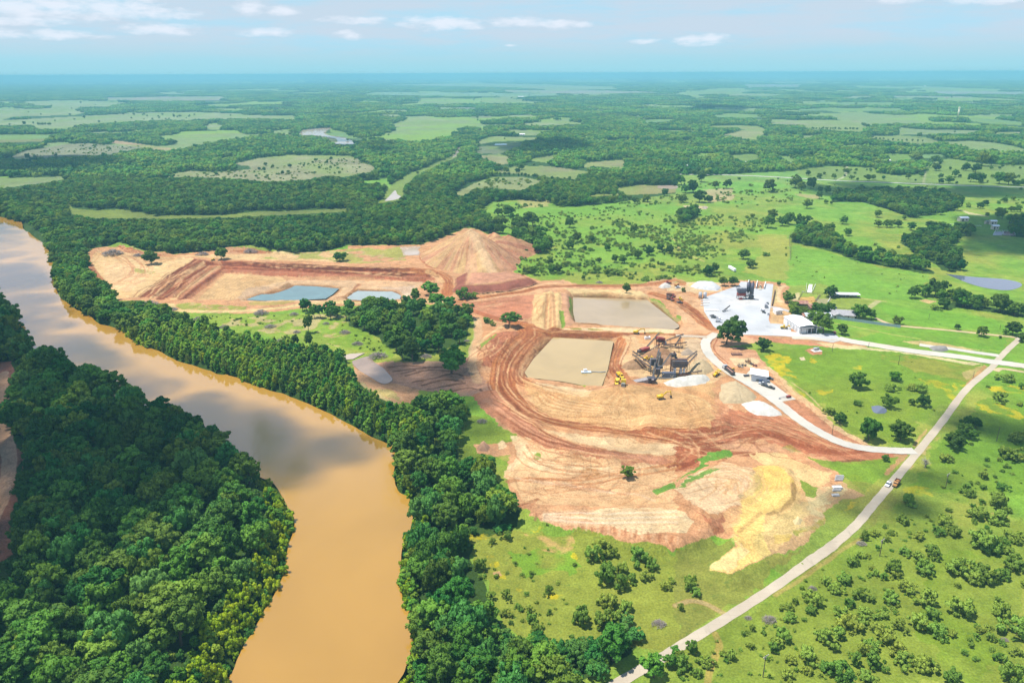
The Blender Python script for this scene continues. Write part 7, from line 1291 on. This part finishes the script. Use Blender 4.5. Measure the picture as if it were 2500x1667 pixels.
# workshop: ridge runs away from the viewer, gable with canopy to the front
e = empty('workshop', 1952.5, 800, None, math.radians(97)); gable(e, 27, 15.5, 5.6, 1.5, WHITE_P, WHITE_P, .4)
MB().box((-14.6, 0, 5.0), (3.0, 15.6, .25), pitch=-.12).build('canopy', paint('dark_grey_metal', (.17, .17, .18), .5, .2), e); MB().box((-13.58, 0, 5.75), (.12, 15, 1.2)).build('gable_band', paint('dark_grey_metal', (.17, .17, .18), .5, .2), e)
for y in (-7.4, -2.5, 2.5, 7.4): MB().box((-15.8, y, 2.4), (.3, .3, 4.8)).build('post', DARKM, e)
for y, wd, m in ((-5.0, 3.6, GLASS), (-1.2, 2.6, DARKM)): d_ = MB().box((-13.56, y, 1.9), (.14, wd, 3.6)).build('door', m, e); MB().box((-13.65, y+wd*.4, 1.7), (.08, .15, .3)).build('handle', GREYM, d_)
for x in (-9, -4, 1, 6): MB().box((x, 7.8, 2.2), (3.0, .12, 3.4)).build('roller_door', paint('pale_grey_door', (.5, .5, .52), .6), e)
MB().box((13.9, 1.5, 2.2), (3, 3, 4.2)).build('lean_to', WHITE_P, e); tag(e, 'large white metal workshop with a dark front canopy', 'workshop')
e = empty('storage_shed', 1898, 765.5, None, math.radians(94)); gable(e, 6.5, 6, 3.6, .6, WHITE_P, WHITE_P, .25); MB().box((-3.28, .6, 1.3), (.1, 2.4, 2.5)).build('door', paint('pale_grey_door', (.5, .5, .52), .6), e); MB().box((-3.3, -1.9, 1.8), (.08, .9, .8)).build('window', GLASS, e); tag(e, 'small white shed right of the concrete yard', 'shed')
e = empty('open_shed', 1852, 925, None, math.radians(-17)); w_ = MB().box((0, 5.4, 2.2), (10, .2, 4.4)).box((5.0, 0, 2.2), (.2, 11, 4.4)).box((0, -5.4, 2.2), (10, .2, 4.4)); w_.build('wall', paint('pale_grey_metal', (.46, .48, .52), .5, .1, .06, .3), e); rb = MB()._add([(-6, -6, 5.3), (6, -6, 4.4), (6, 6, 4.4), (-6, 6, 5.3), (-6, -6, 5.5), (6, -6, 4.6), (6, 6, 4.6), (-6, 6, 5.5)], [(0, 1, 2, 3), (7, 6, 5, 4), (0, 4, 5, 1), (1, 5, 6, 2), (2, 6, 7, 3), (3, 7, 4, 0)]); rb.build('roof', WHITE_P, e)
for y in (-5.3, 0, 5.3): MB().box((-4.9, y, 2.5), (.25, .25, 5)).build('post', GREYM, e)
tag(e, 'open-fronted white shed beside the parked pickups', 'shed')
e = empty('house', 2053, 772, None, math.radians(-14)); gable(e, 20, 11, 3, 3, WALLT, ROOFG, .7); MB().box((-3.5, -7, 1.5), (8, 4.5, 3)).build('front_wing', paint('pale_brick', (.46, .42, .40), .85, 0, .12, 2), e); MB()._add([(-8, -9.6, 3.0), (1, -9.6, 3.0), (-3.5, -9.6, 5.0), (-8, -1, 3.0), (1, -1, 3.0), (-3.5, -1, 5.0)], [(0, 1, 2), (3, 5, 4), (0, 2, 5, 3), (1, 4, 5, 2), (0, 3, 4, 1)]).build('wing_roof', ROOFG, e)
for x in (-6.2, -3.5, -.8): f = MB().box((x, -9.3, 1.6), (1.4, .12, 1.5)).build('window', GLASS, e); MB().box((x, -9.34, .8), (1.7, .2, .12)).build('sill', WHITE_P, f)
MB().box((5, -5.6, 1.2), (1.2, .12, 2.2)).build('door', WOODP, e); MB().cyl((3.5, -1.5, 5), (3.5, -1.5, 6.6), .15).build('vent_pipe', WHITE_P, e); tag(e, 'grey-roofed ranch house between the oaks and the blue fence', 'house')
def barn(px, py, L, W, h, rise, yaw, label, roofm, wallm=WOODP, cat='barn', name='barn'):
    e = empty(name, px, py, None, yaw); gable(e, L, W, h, rise, wallm, roofm, .4); MB().box((0, -W/2-.06, h*.42), (L*.3, .12, h*.8)).build('door', DARKM, e); MB().box((L*.32, -W/2-.05, h*.55), (L*.12, .1, h*.3)).build('window', GLASS, e); return tag(e, label, cat)
barn(1952, 745, 13, 8, 2.6, 1.8, -.05, 'rusty red-roofed barn between two dark oaks', ROOFR); barn(1985, 753, 13, 8, 2.6, 1.8, .35, 'rusty roofed barn left of the double oak', ROOFR); barn(1975, 776, 13, 7, 2.6, 1.6, 0, 'reddish roof half hidden directly behind the workshop', ROOFR); barn(1993, 776, 22, 10, 3, 1.8, 0, 'silvery tin roof half hidden behind the workshop oak', paint('silver_tin', (.55, .58, .58), .35, .3, .2, .4), WALLT)
e = empty('stable', 2061, 725, None, -.06); MB().box((0, 3, 1.5), (26, .2, 3)).build('back_wall', WHITE_P, e); MB().box((0, 0, 3.3), (27, 7.4, .18), pitch=0).build('roof', WHITE_P, e)
for k in range(9): MB().box((-13+k*3.25, -2.8, 1.6), (.2, .2, 3.2)).build('post', GREYM, e)
for k in range(5): MB().box((-11+k*3.25, 0, 1.2), (2.8, 5, 2.2)).build('stall', DARKM, e)
tag(e, 'long low white-roofed stable beyond the round oak', 'stable')
e = empty('cattle_chute', 1974, 714, None, 0); P_ = at(1974, 714); Q = [at(*p) for p in ((1970.5, 714), (1981, 715), (1983.5, 695), (1975, 694.5))]; mm = MB(); mm._add([(q[0]-P_[0], q[1]-P_[1], .25) for q in Q]+[(q[0]-P_[0], q[1]-P_[1], 0) for q in Q], [(0, 1, 2, 3), (0, 4, 5, 1), (1, 5, 6, 2), (2, 6, 7, 3), (3, 7, 4, 0)]); mm.build('floor_slab', CW, e)
def rails(e, pts_, h=1.5, m=WOODP, step=3.0):
    P0 = np.array(e.location); W_ = [at(*p) for p in pts_]; rl = MB(); po = MB()
    for a, b_ in zip(W_[:-1], W_[1:]):
        a, b_ = Vector(a-P0), Vector(b_-P0); n = max(1, int((b_-a).length/step))
        for z in (h*.4, h*.7, h*.98): rl.beam(a+Vector((0, 0, z)), b_+Vector((0, 0, z)), .1)
        for k in range(n+1): p = a+(b_-a)*(k/n); po.box((p.x, p.y, p.z+h/2), (.16, .16, h))
    rl.build('rail', m, e); po.build('post', m, e)
rails(e, [(1968, 712), (1969.5, 694)], 1.4, WHITE_P); rails(e, [(1983, 713), (1990.5, 696.5)], 1.4, WHITE_P); rails(e, [(1958, 714), (1983, 716)], 1.4, WHITE_P); tag(e, 'white concrete cattle chute with pipe rails by the pens', 'cattle chute')
def fence(label, line, h=1.4, m=WOODP, step=3.5, cat='fence', name='fence'):
    e = empty(name, *line[0]); rails(e, line, h, m, step); return tag(e, label, cat)
fence('dark wooden pen fence behind the tan corral', [(1958, 717), (1985, 720), (2007, 721), (2030, 724)], 2.0); fence('low fence round the tan corral', [(1958, 717), (1949, 732), (1972, 737), (1990, 736), (2000, 722)], 1.3); fence('pen fence right of the tan corral', [(1990, 738), (2003, 722)], 1.5); fence('pale pen fence near the round oak', [(2020, 741), (2028, 726)], 1.6, WHITE_P); fence('thin wire fence across the paddock behind the house', [(2030, 752), (2072, 756), (2100, 757)], 1.2)
fence('post fence along the tall grass strip', [(1926, 572), (1930, 635)], 1.3, WOODP, 8)
a, b_ = at(2022, 776), at(2198, 800.5); L = math.hypot(*(b_-a)[:2]); e = empty('panel_fence', 2022, 776, (2198, 800.5)); n = int(L/3)
MB().box((L/2, 0, 1.25), (L, .1, 2.5)).build('panel', paint('blue_grey_panel', (.27, .36, .40), .6, 0, .12, .3), e); pm = MB()
for k in range(n+1): pm.box((L*k/n, 0, 1.3), (.14, .2, 2.65))
pm.build('post', GREYM, e); tag(e, 'long blue-grey panel fence in front of the ranch house', 'fence')
fence('pipe fence along the homestead lane', [(2395, 553), (2300, 548)], 1.4, WHITE_P, 10)
e = empty('pump_station', 1993, 856, None, .2); MB().box((0, 0, .12), (7, 5, .24)).build('base_slab', CW, e); MB().box((-1, 0, 1.3), (2.6, 2, 2.2)).build('cabinet', paint('pale_steel', (.45, .45, .47), .5, .3), e); MB().cyl((1.6, .4, .2), (1.6, .4, 2.4), .8).build('tank', GREYM, e); MB().beam((1.6, .4, 1.8), (3, -1.6, .6), .3).build('pipe', DARKM, e); tag(e, 'grey pump station on a bare earth pad in the field', 'pump station')
for x, y, yaw, l, d in ((2050, 1164, .0, 'upper white culvert section at the edge of the dump ground', (4.2, .9)), (2049, 1169, .0, 'thin white culvert section, second from the top', (4.5, .6)), (2047.5, 1173, .05, 'white culvert section, third from the top', (4.2, .8)), (2044, 1191, .05, 'widest white culvert section near the county road', (4.8, 2.4)), (2042.5, 1198, .05, 'white culvert section below the widest one', (4.4, .8)), (2039.6, 1210, .05, 'lowest white culvert section near the road', (3.6, 1.3))):
    e = empty('culvert_section', x, y, None, yaw); MB().box((0, 0, .35), (d[0], d[1], .6)).build('slab', paint('white_precast', (.55, .54, .52), .8), e)
    for s_ in (-1, 1): MB().box((0, s_*d[1]*.48, .8), (d[0], .15, .35)).build('side_wall', paint('white_precast', (.55, .54, .52), .8), e)
    tag(e, l, 'culvert', 'white culvert sections')
# utility poles
def pole(px, py, htop, label, arm=False):
    P = at(px, py); d = proj(P[None])[2][0]; h = htop*d/FPX/math.cos(PITCH+math.atan((py-833)/FPX)); e = empty('utility_pole', px, py, None, .6); MB().cyl((0, 0, -.5), (0, 0, h), .19, .12, 8).build('pole', paint('creosoted_pole', (.10, .08, .06), .9), e)
    if arm:
        MB().box((0, 0, h-.7), (3.0, .14, .16)).build('cross_arm', WOODP, e); MB().cyl((.35, .3, h-2.4), (.35, .3, h-1.2), .3).build('transformer', GREYM, e)
        for x in (-1.3, -.5, .5, 1.3): MB().cyl((x, 0, h-.6), (x, 0, h-.3), .09).build('insulator', WHITE_P, e)
    tag(e, label, 'utility pole', 'utility poles')
for x, y, t, l, a in ((2031.5, 858.5, 20, 'short utility pole beside the east road opposite the workshop', 0), (2193, 891, 25, 'utility pole in the middle of the flower field top edge', 0), (2375, 924, 18, 'utility pole on the bare bank below the crossroads', 0), (2432.5, 1077, 35, 'thin pole in the shaded pasture at the right edge', 0), (2308, 1192, 36, 'cross-armed pole with transformer right of the two trucks', 1), (2147.5, 1357, 40, 'cross-armed pole right of the road above the brush pile', 1), (1862.4, 1652, 48, 'lone pole at the bottom of the pasture', 1), (2267, 780, 15, 'pole in the green paddock above the pale track', 0), (2441, 803, 12, 'pole near the oaks at the end of the pale track', 0), (2031, 1061, 24, 'thin pole on the verge of the plant road', 0), (2484, 770, 22, 'pale dead trunk pole at the right edge', 0), (2120, 848, 12, 'marker pole standing on the east road verge', 0)): pole(x, y, t, l, a)
# far homesteads
def farmhouse(px, py, wpx, label, roofm=WHITE_P, wallm=WALLT, yaw=0.1, hh=4):
    d = proj(at(px, py)[None])[2][0]; L = wpx*d/FPX; e = empty('farm_building', px, py, None, yaw); W = min(L*.6, 16); gable(e, L, W, hh, W*.2, wallm, roofm, .6); MB().box((-L*.2, -W/2-.06, hh*.45), (L*.18, .12, hh*.7)).build('door', DARKM, e); MB().box((L*.25, -W/2-.06, hh*.5), (L*.15, .12, hh*.3)).build('window', GLASS, e); tag(e, label, 'farm building', 'farm buildings in the far country')
for x, y, w, l, rm, yw in ((2350, 540, 21, 'white-roofed homestead barn left of the shaded oaks', WHITE_P, .1), (2423, 548, 15, 'white hipped-roof building on the shaded lawn', WHITE_P, .0), (2408, 546.5, 9, 'small pale house beside the white hipped roof', ROOFG, .3), (2428, 560, 15, 'white open shed above the fenced courts', WHITE_P, -.05), (2475, 562, 17, 'white two-storey house beside the fenced courts', ROOFG, .0),
    (2161, 397, 20, 'large white-roofed farm among the trees by the back road', WHITE_P, .1), (1989, 398.5, 9, 'small white-roofed farm at the wood edge, left of the large white roof', WHITE_P, 0), (1814, 400, 12, 'white farmhouse at the wood edge right of the pale field', WHITE_P, 0), (1684, 411, 20, 'long low white farm building left of the back road start', WHITE_P, 0), (1764, 397, 7, 'small white cottage in the wood right of the long low farm', WHITE_P, .2), (2165, 421, 6, 'tiny white shed beside the farm road gate', WHITE_P, 0), (2468, 439, 5, 'tiny white roof in the oak cluster near the right edge', WHITE_P, 0),
    (1546, 437, 18, 'pale farmhouse left of the grey-white roof in the woods', ROOFG, .1), (1596, 432, 14, 'grey-white roofed barn in the central woods', WHITE_P, .1), (1220, 332, 12, 'pale farm roof left in the green hamlet meadow', WHITE_P, .1), (1250, 331, 10, 'middle pale roof in the green hamlet meadow', ROOFG, 0), (1275, 331, 12, 'pale farm roof right in the green hamlet meadow', WHITE_P, 0), (1083, 275.5, 9, 'white roof alone in the woods above the hamlet', WHITE_P, 0), (1272, 238, 14, 'long white sheds left on the far pale field edge', WHITE_P, 0), (1298, 238.5, 11, 'long white sheds right on the far pale field edge', WHITE_P, 0), (1322, 238, 9, 'third white shed along the far pale field edge', WHITE_P, 0),
    (163, 225, 7, 'white roof in the far left woods', WHITE_P, 0), (453, 228.5, 8, 'white roof beside the far pinkish field', WHITE_P, 0), (228, 229, 6, 'small white roof in the far left woods, right of another', WHITE_P, 0), (505, 213, 10, 'far white roofs in the blue distance left of centre', WHITE_P, 0), (1465, 257.5, 6, 'white speck of a roof in the woods right of centre', WHITE_P, 0), (2168, 212, 10, 'far white roofs above the right-hand woods', WHITE_P, 0), (2310, 241, 8, 'pale roof in the far right township, centre', ROOFR, 0), (2376, 254, 6, 'white roof in the far right township', WHITE_P, 0), (2402, 264, 6, 'white roof just right of the water tower top', WHITE_P, 0), (2335, 260, 7, 'white roof just above the water tower', WHITE_P, 0), (2043, 247, 6, 'white speck of a roof in the right-hand far pasture', WHITE_P, 0), (1983, 262, 8, 'pale roofs among trees in the right-hand far pasture', WHITE_P, 0), (2260, 211, 9, 'far pale roof near the horizon at right', WHITE_P, 0), (2050, 399, 5, 'small grey roof among dark trees by the back road', ROOFG, 0), (1568, 437, 9, 'low grey shed between two central wood farmhouses', ROOFG, 0)):
    farmhouse(x, y, w, l, rm, WALLT, yw, 5 if w > 12 else 4)
e = empty('water_tower', 2338.5, 285, None, 0); MB().cyl((0, 0, 0), (0, 0, 36), 3.4, n=16).build('shaft', paint('cream_tower', (.68, .62, .45), .6), e, True); MB().cyl((0, 0, 36), (0, 0, 39), 3.4, 5, 16).cyl((0, 0, 39), (0, 0, 43), 5, 3.5, 16).build('tank', paint('cream_tower', (.68, .62, .45), .6), e, True); tag(e, 'slim cream water tower rising from the far right woods', 'water tower')
for pl, lab, m in (('P 2424,575 2446,575 2451,566 2430,566', 'grey fenced court left of the pair', paint('grey_court', (.32, .30, .34), .9)), ('P 2450,575 2479,576 2474,566 2447,566', 'dark red fenced court right of the pair', paint('red_court', (.22, .10, .12), .9))):
    q = pl.split()[1:]; p0 = [float(v) for v in q[0].split(',')]; e = empty('sports_court', *p0); W_ = [at(*[float(v) for v in t.split(',')])-np.array(e.location) for t in q]; MB()._add([(w[0], w[1], .2) for w in W_]+[(w[0], w[1], -.1) for w in W_], [(0, 1, 2, 3), (0, 4, 5, 1), (1, 5, 6, 2), (2, 6, 7, 3), (3, 7, 4, 0)]).build('surface', m, e); rails(e, [tuple(float(v) for v in t.split(',')) for t in q+q[:1]], 2.2, WHITE_P, 6); tag(e, lab, 'court', 'fenced courts')
# ------------------------------------------------------------------ light, sky, air
SUN_EL, SUN_AZ = math.radians(70), math.radians(170)       # azimuth measured from +X: the sun stands to the left
SDIR = Vector((math.cos(SUN_EL)*math.cos(SUN_AZ), math.cos(SUN_EL)*math.sin(SUN_AZ), math.sin(SUN_EL)))
ld = bpy.data.lights.new('sun', 'SUN'); ld.energy = 5.0; ld.angle = math.radians(.53); ld.color = (1, .95, .87)
lo = bpy.data.objects.new('sun', ld); COL.objects.link(lo); lo.rotation_euler = SDIR.to_track_quat('Z', 'Y').to_euler()
w = bpy.data.worlds.new('World'); SC.world = w; w.use_nodes = True
N, L = w.node_tree.nodes, w.node_tree.links; bg = N['Background']
sky = N.new('ShaderNodeTexSky'); sky.sky_type = 'NISHITA'; sky.sun_disc = False; sky.sun_elevation = SUN_EL; sky.sun_rotation = math.radians(-80)
sky.altitude = 200; sky.air_density = 1.0; sky.dust_density = .6; sky.ozone_density = 2.0
bg.inputs[1].default_value = .13
tc = N.new('ShaderNodeTexCoord'); sep = N.new('ShaderNodeSeparateXYZ'); L.new(tc.outputs['Generated'], sep.inputs[0])
def wm(op, a, b=None, c=None):
    n = N.new('ShaderNodeMath'); n.operation = op
    for i, v in enumerate((a, b, c)):
        if v is None: continue
        if isinstance(v, (int, float)): n.inputs[i].default_value = v
        else: L.new(v, n.inputs[i])
    return n.outputs[0]
zc = wm('MAXIMUM', sep.outputs[2], .004); zz = wm('ADD', zc, .03)
cx = wm('DIVIDE', sep.outputs[0], zz); cy = wm('DIVIDE', sep.outputs[1], zz)
cmb = N.new('ShaderNodeCombineXYZ'); L.new(cx, cmb.inputs[0]); L.new(cy, cmb.inputs[1])
def wnoise(vec, sc, det, ro=.55, off=0.0):
    n = N.new('ShaderNodeTexNoise'); n.inputs['Scale'].default_value = sc; n.inputs['Detail'].default_value = det; n.inputs['Roughness'].default_value = ro
    mp = N.new('ShaderNodeMapping'); mp.inputs['Location'].default_value = (off, off*.7, 0); L.new(vec, mp.inputs[0]); L.new(mp.outputs[0], n.inputs['Vector']); return n.outputs['Fac']
def wramp(v, a, b, lo=0., hi=1.):
    n = N.new('ShaderNodeMapRange'); n.interpolation_type = 'SMOOTHSTEP'; n.inputs[1].default_value = a; n.inputs[2].default_value = b; n.inputs[3].default_value = lo; n.inputs[4].default_value = hi; L.new(v, n.inputs[0]); return n.outputs[0]
az = wm('ARCTAN2', sep.outputs[0], sep.outputs[1]); el = wm('ARCSINE', sep.outputs[2])
uv = N.new('ShaderNodeCombineXYZ'); L.new(az, uv.inputs[0]); L.new(wm('MULTIPLY', el, 3.2), uv.inputs[1])
def wmix(f, a, col):
    n = N.new('ShaderNodeMix'); n.data_type = 'RGBA'; n.inputs[7].default_value = (*col, 1); L.new(f, n.inputs[0]); L.new(a, n.inputs[6]); return n.outputs[2]
def wscale(col, k): return tuple(c*k for c in col)
K = .98
hz = wramp(zc, 0.0, .05, 1.0, 0.0); low = wramp(zc, .3, .9, .95, .75); top = wramp(zc, .2, .8)
zen = N.new('ShaderNodeMix'); zen.data_type = 'RGBA'; zen.inputs[6].default_value = (*wscale((1.9, 3.6, 4.6), K), 1); zen.inputs[7].default_value = (*wscale((.7, 1.6, 3.4), K), 1); L.new(top, zen.inputs[0])
mz = N.new('ShaderNodeMix'); mz.data_type = 'RGBA'; L.new(low, mz.inputs[0]); L.new(sky.outputs[0], mz.inputs[6]); L.new(zen.outputs[2], mz.inputs[7])
uv2 = N.new('ShaderNodeCombineXYZ'); L.new(az, uv2.inputs[0]); L.new(wm('MULTIPLY', el, 7.0), uv2.inputs[1])
veil = wm('MULTIPLY', wramp(wnoise(uv2.outputs[0], 6.5, 8, .62, 3.1), .30, .60, .25, .9), wramp(zc, .8, .3))
c2 = wmix(veil, mz.outputs[2], wscale((2.95, 3.5, 4.1), K)); c1 = wmix(hz, c2, wscale((1.8, 3.5, 4.1), K))
# cumulus standing low over the far country: place (photograph pixels), half width, half height
puffs = [(40, 22, 75, 20), (150, 12, 90, 26), (262, 18, 85, 20), (390, 34, 60, 10), (606, 14, 26, 14), (690, 26, 30, 9), (55, 50, 70, 8), (90, 84, 90, 8), (400, 73, 62, 10), (652, 80, 46, 7), (850, 86, 22, 8), (870, 50, 60, 8), (1010, 54, 40, 9), (1082, 58, 62, 13), (1140, 62, 30, 8), (1270, 55, 60, 9), (1360, 62, 60, 8), (1573, 100, 30, 5), (1710, 98, 46, 10), (1245, 112, 16, 3), (2190, 0, 40, 6), (2420, -2, 60, 8)]
dmin = None
for (x, y, w_, h_) in puffs:
    d = ray(x, y); d = d/np.linalg.norm(d); u0, v0 = math.atan2(d[0], d[1]), math.asin(d[2])
    e1 = wm('DIVIDE', wm('SUBTRACT', az, u0), w_*1.25/FPX); e2 = wm('DIVIDE', wm('SUBTRACT', el, v0), h_*1.2/FPX); q = wm('ADD', wm('MULTIPLY', e1, e1), wm('MULTIPLY', e2, e2)); dmin = q if dmin is None else wm('MINIMUM', dmin, q)
pn = wnoise(uv.outputs[0], 34, 7, .62, 1.3); puff = wramp(wm('ADD', dmin, wm('MULTIPLY', wm('SUBTRACT', .5, pn), 5.2)), 1.5, -.6)
c3 = wmix(wm('MULTIPLY', puff, .8), c1, wscale((4.2, 4.5, 5.0), K))
bank = wm('MULTIPLY', wm('MULTIPLY', wramp(zc, .13, .2), wramp(zc, .56, .44)), wramp(wnoise(cmb.outputs[0], 1.1, 5, .55, 7.7), .3, .5, .45, 1.0)); c4 = wmix(bank, c3, (5.0, 5.2, 6.4))
L.new(c4, bg.inputs[0])
# the air: one closed box round the viewpoint and the land
HZ = 70000.0
def box_mesh(name, x0, x1, y0, y1, z0, z1):
    V = [(x, y, z) for z in (z0, z1) for y in (y0, y1) for x in (x0, x1)]
    return npmesh(name, V, np.array([(0, 2, 3, 1), (4, 5, 7, 6), (0, 1, 5, 4), (2, 6, 7, 3), (0, 4, 6, 2), (1, 3, 7, 5)]), smooth=False)
hm = bpy.data.materials.new('air'); hm.use_nodes = True; hn = hm.node_tree.nodes; hl = hm.node_tree.links
hn.remove(hn['Principled BSDF']); pv = hn.new('ShaderNodeVolumePrincipled'); pv.inputs['Color'].default_value = (.235, .55, .70, 1); pv.inputs['Density'].default_value = HAZE; pv.inputs['Anisotropy'].default_value = 0.0
hl.new(pv.outputs[0], hn['Material Output'].inputs['Volume'])
air = tag(link('haze', box_mesh('haze', -240000, 240000, -6000, HZ, -12, 206), hm), kind='stuff')
# cloud shadows on the land come from cumulus high overhead
def cloud_material():
    m, nt, N, L, B = nodes('cumulus'); B.inputs['Base Color'].default_value = (.9, .9, .92, 1); B.inputs['Roughness'].default_value = 1; B.inputs['Specular IOR Level'].default_value = 0
    tc = N.new('ShaderNodeTexCoord'); n = N.new('ShaderNodeTexNoise'); n.inputs['Scale'].default_value = .02; n.inputs['Detail'].default_value = 5; L.new(tc.outputs['Object'], n.inputs['Vector'])
    mp = N.new('ShaderNodeMapRange'); mp.inputs[1].default_value = .3; mp.inputs[2].default_value = .6; mp.inputs[3].default_value = .08; mp.inputs[4].default_value = .36; L.new(n.outputs['Fac'], mp.inputs[0])
    L.new(mp.outputs[0], B.inputs['Alpha']); return m
M_CLOUD = cloud_material(); CLOUDZ = 1100.0
def ico(sub):
    import bmesh
    bm = bmesh.new(); bmesh.ops.create_icosphere(bm, subdivisions=sub, radius=1); V = np.array([v.co[:] for v in bm.verts]); F = np.array([[v.index for v in f.verts] for f in bm.faces]); bm.free(); return V, F
def cloud(s, label, n=60, rmin=22, rmax=60, seed=1):
    W = wpoly(s); r = np.random.default_rng(seed); x0, y0 = W.min(0); x1, y1 = W.max(0); Vs, Fs = [], []; V0, F0 = ico(2); k = 0; tries = 0
    off = np.array(SDIR)[:2]/SDIR.z*CLOUDZ
    while k < n and tries < n*60:
        tries += 1; p = np.array([r.uniform(x0, x1), r.uniform(y0, y1)])
        if not inside(np.array([p[0]]), np.array([p[1]]), W)[0]: continue
        d = dist_line(np.array([p[0]]), np.array([p[1]]), W, True)[0]; rad = min(r.uniform(rmin, rmax), d*.9+8)
        sc = np.array([rad*r.uniform(.9, 1.4), rad, rad*.55]); V = V0*(1+.25*(fbm(V0[:, 0]*2+k, V0[:, 1]*2+V0[:, 2]*3, k)-.5)[:, None])*sc
        V[:, 2] = np.maximum(V[:, 2], -rad*.2); V = V+np.array([p[0]+off[0], p[1]+off[1], CLOUDZ+rad*.2])
        Vs.append(V); Fs.append(F0+k*len(V0)); k += 1
    c = np.vstack(Vs).mean(0); o = link('cloud', npmesh('cloud', np.vstack(Vs)-c, None, np.vstack(Fs)), M_CLOUD); o.location = c
    return tag(o, label, 'cloud', 'clouds drifting over the quarry')
cloud('P -420,600 -100,530 20,545 90,640 130,760 180,800 250,850 350,905 480,950 620,985 760,1020 880,1065 960,1090 860,1120 740,1170 660,1175 630,1200 560,1240 450,1290 340,1345 260,1420 180,1540 -200,1620 -500,1500', 'largest overhead cumulus shading the river bend and left wood', 260, 20, 42, 2)  # unseen cloud; its outline is stretched upriver to dim the upper reach
cloud('P 890,900 1000,880 1130,880 1180,960 1180,1120 1080,1135 1000,1070 930,1000', 'small cumulus shading the muddy wash below the grove', 22, 12, 26, 12)
cloud('P 2330,528 2540,520 2580,625 2400,628 2330,612 2370,575', 'flat cumulus shading the far right pasture and homestead', 70, 25, 55, 3)
cloud('P 2300,1000 2450,1010 2560,1050 2560,1120 2400,1110 2330,1090', 'small cumulus shading the bushes right of the county road', 9, 10, 22, 4)
cloud('P 2020,1215 2170,1165 2300,1150 2330,1200 2250,1250 2100,1275', 'thin cumulus shading the county road beside the two trucks', 8, 8, 16, 5)
cloud('P 1930,450 2100,440 2520,458 2520,485 2000,478', 'long cumulus shading the pasture behind the oak wood', 50, 30, 60, 6)
cloud('P -100,382 200,378 330,398 180,425 -100,432', 'broad cumulus shading the dark far left woodland', 60, 40, 90, 7)
cloud('P 1180,350 1400,342 1450,368 1250,385', 'cumulus shading the stock pond beyond the slough', 50, 40, 90, 8)
cloud('P 1690,260 1820,261 1815,272 1690,273', 'far cumulus shading a dark patch of distant wood', 50, 90, 200, 9)
cloud('P 780,330 960,345 960,380 840,372', 'cumulus shading the wood behind the grey meadow', 40, 40, 80, 10)
# ------------------------------------------------------------------ render settings
SC.render.engine = 'CYCLES'
cy = SC.cycles; cy.max_bounces = 5; cy.diffuse_bounces = 2; cy.glossy_bounces = 2; cy.transmission_bounces = 2; cy.transparent_max_bounces = 12; cy.volume_bounces = 1
cy.use_denoising = True; cy.use_adaptive_sampling = True; cy.adaptive_threshold = .02; cy.sample_clamp_indirect = 6; cy.caustics_reflective = False; cy.caustics_refractive = False
try: cy.denoiser = 'OPENIMAGEDENOISE'; cy.denoising_input_passes = 'RGB_ALBEDO_NORMAL'
except Exception: pass
vs = SC.view_settings; vs.view_transform = 'Standard'; vs.look = 'None'; vs.exposure = EXPOSURE; vs.gamma = 1; vs.use_curve_mapping = False
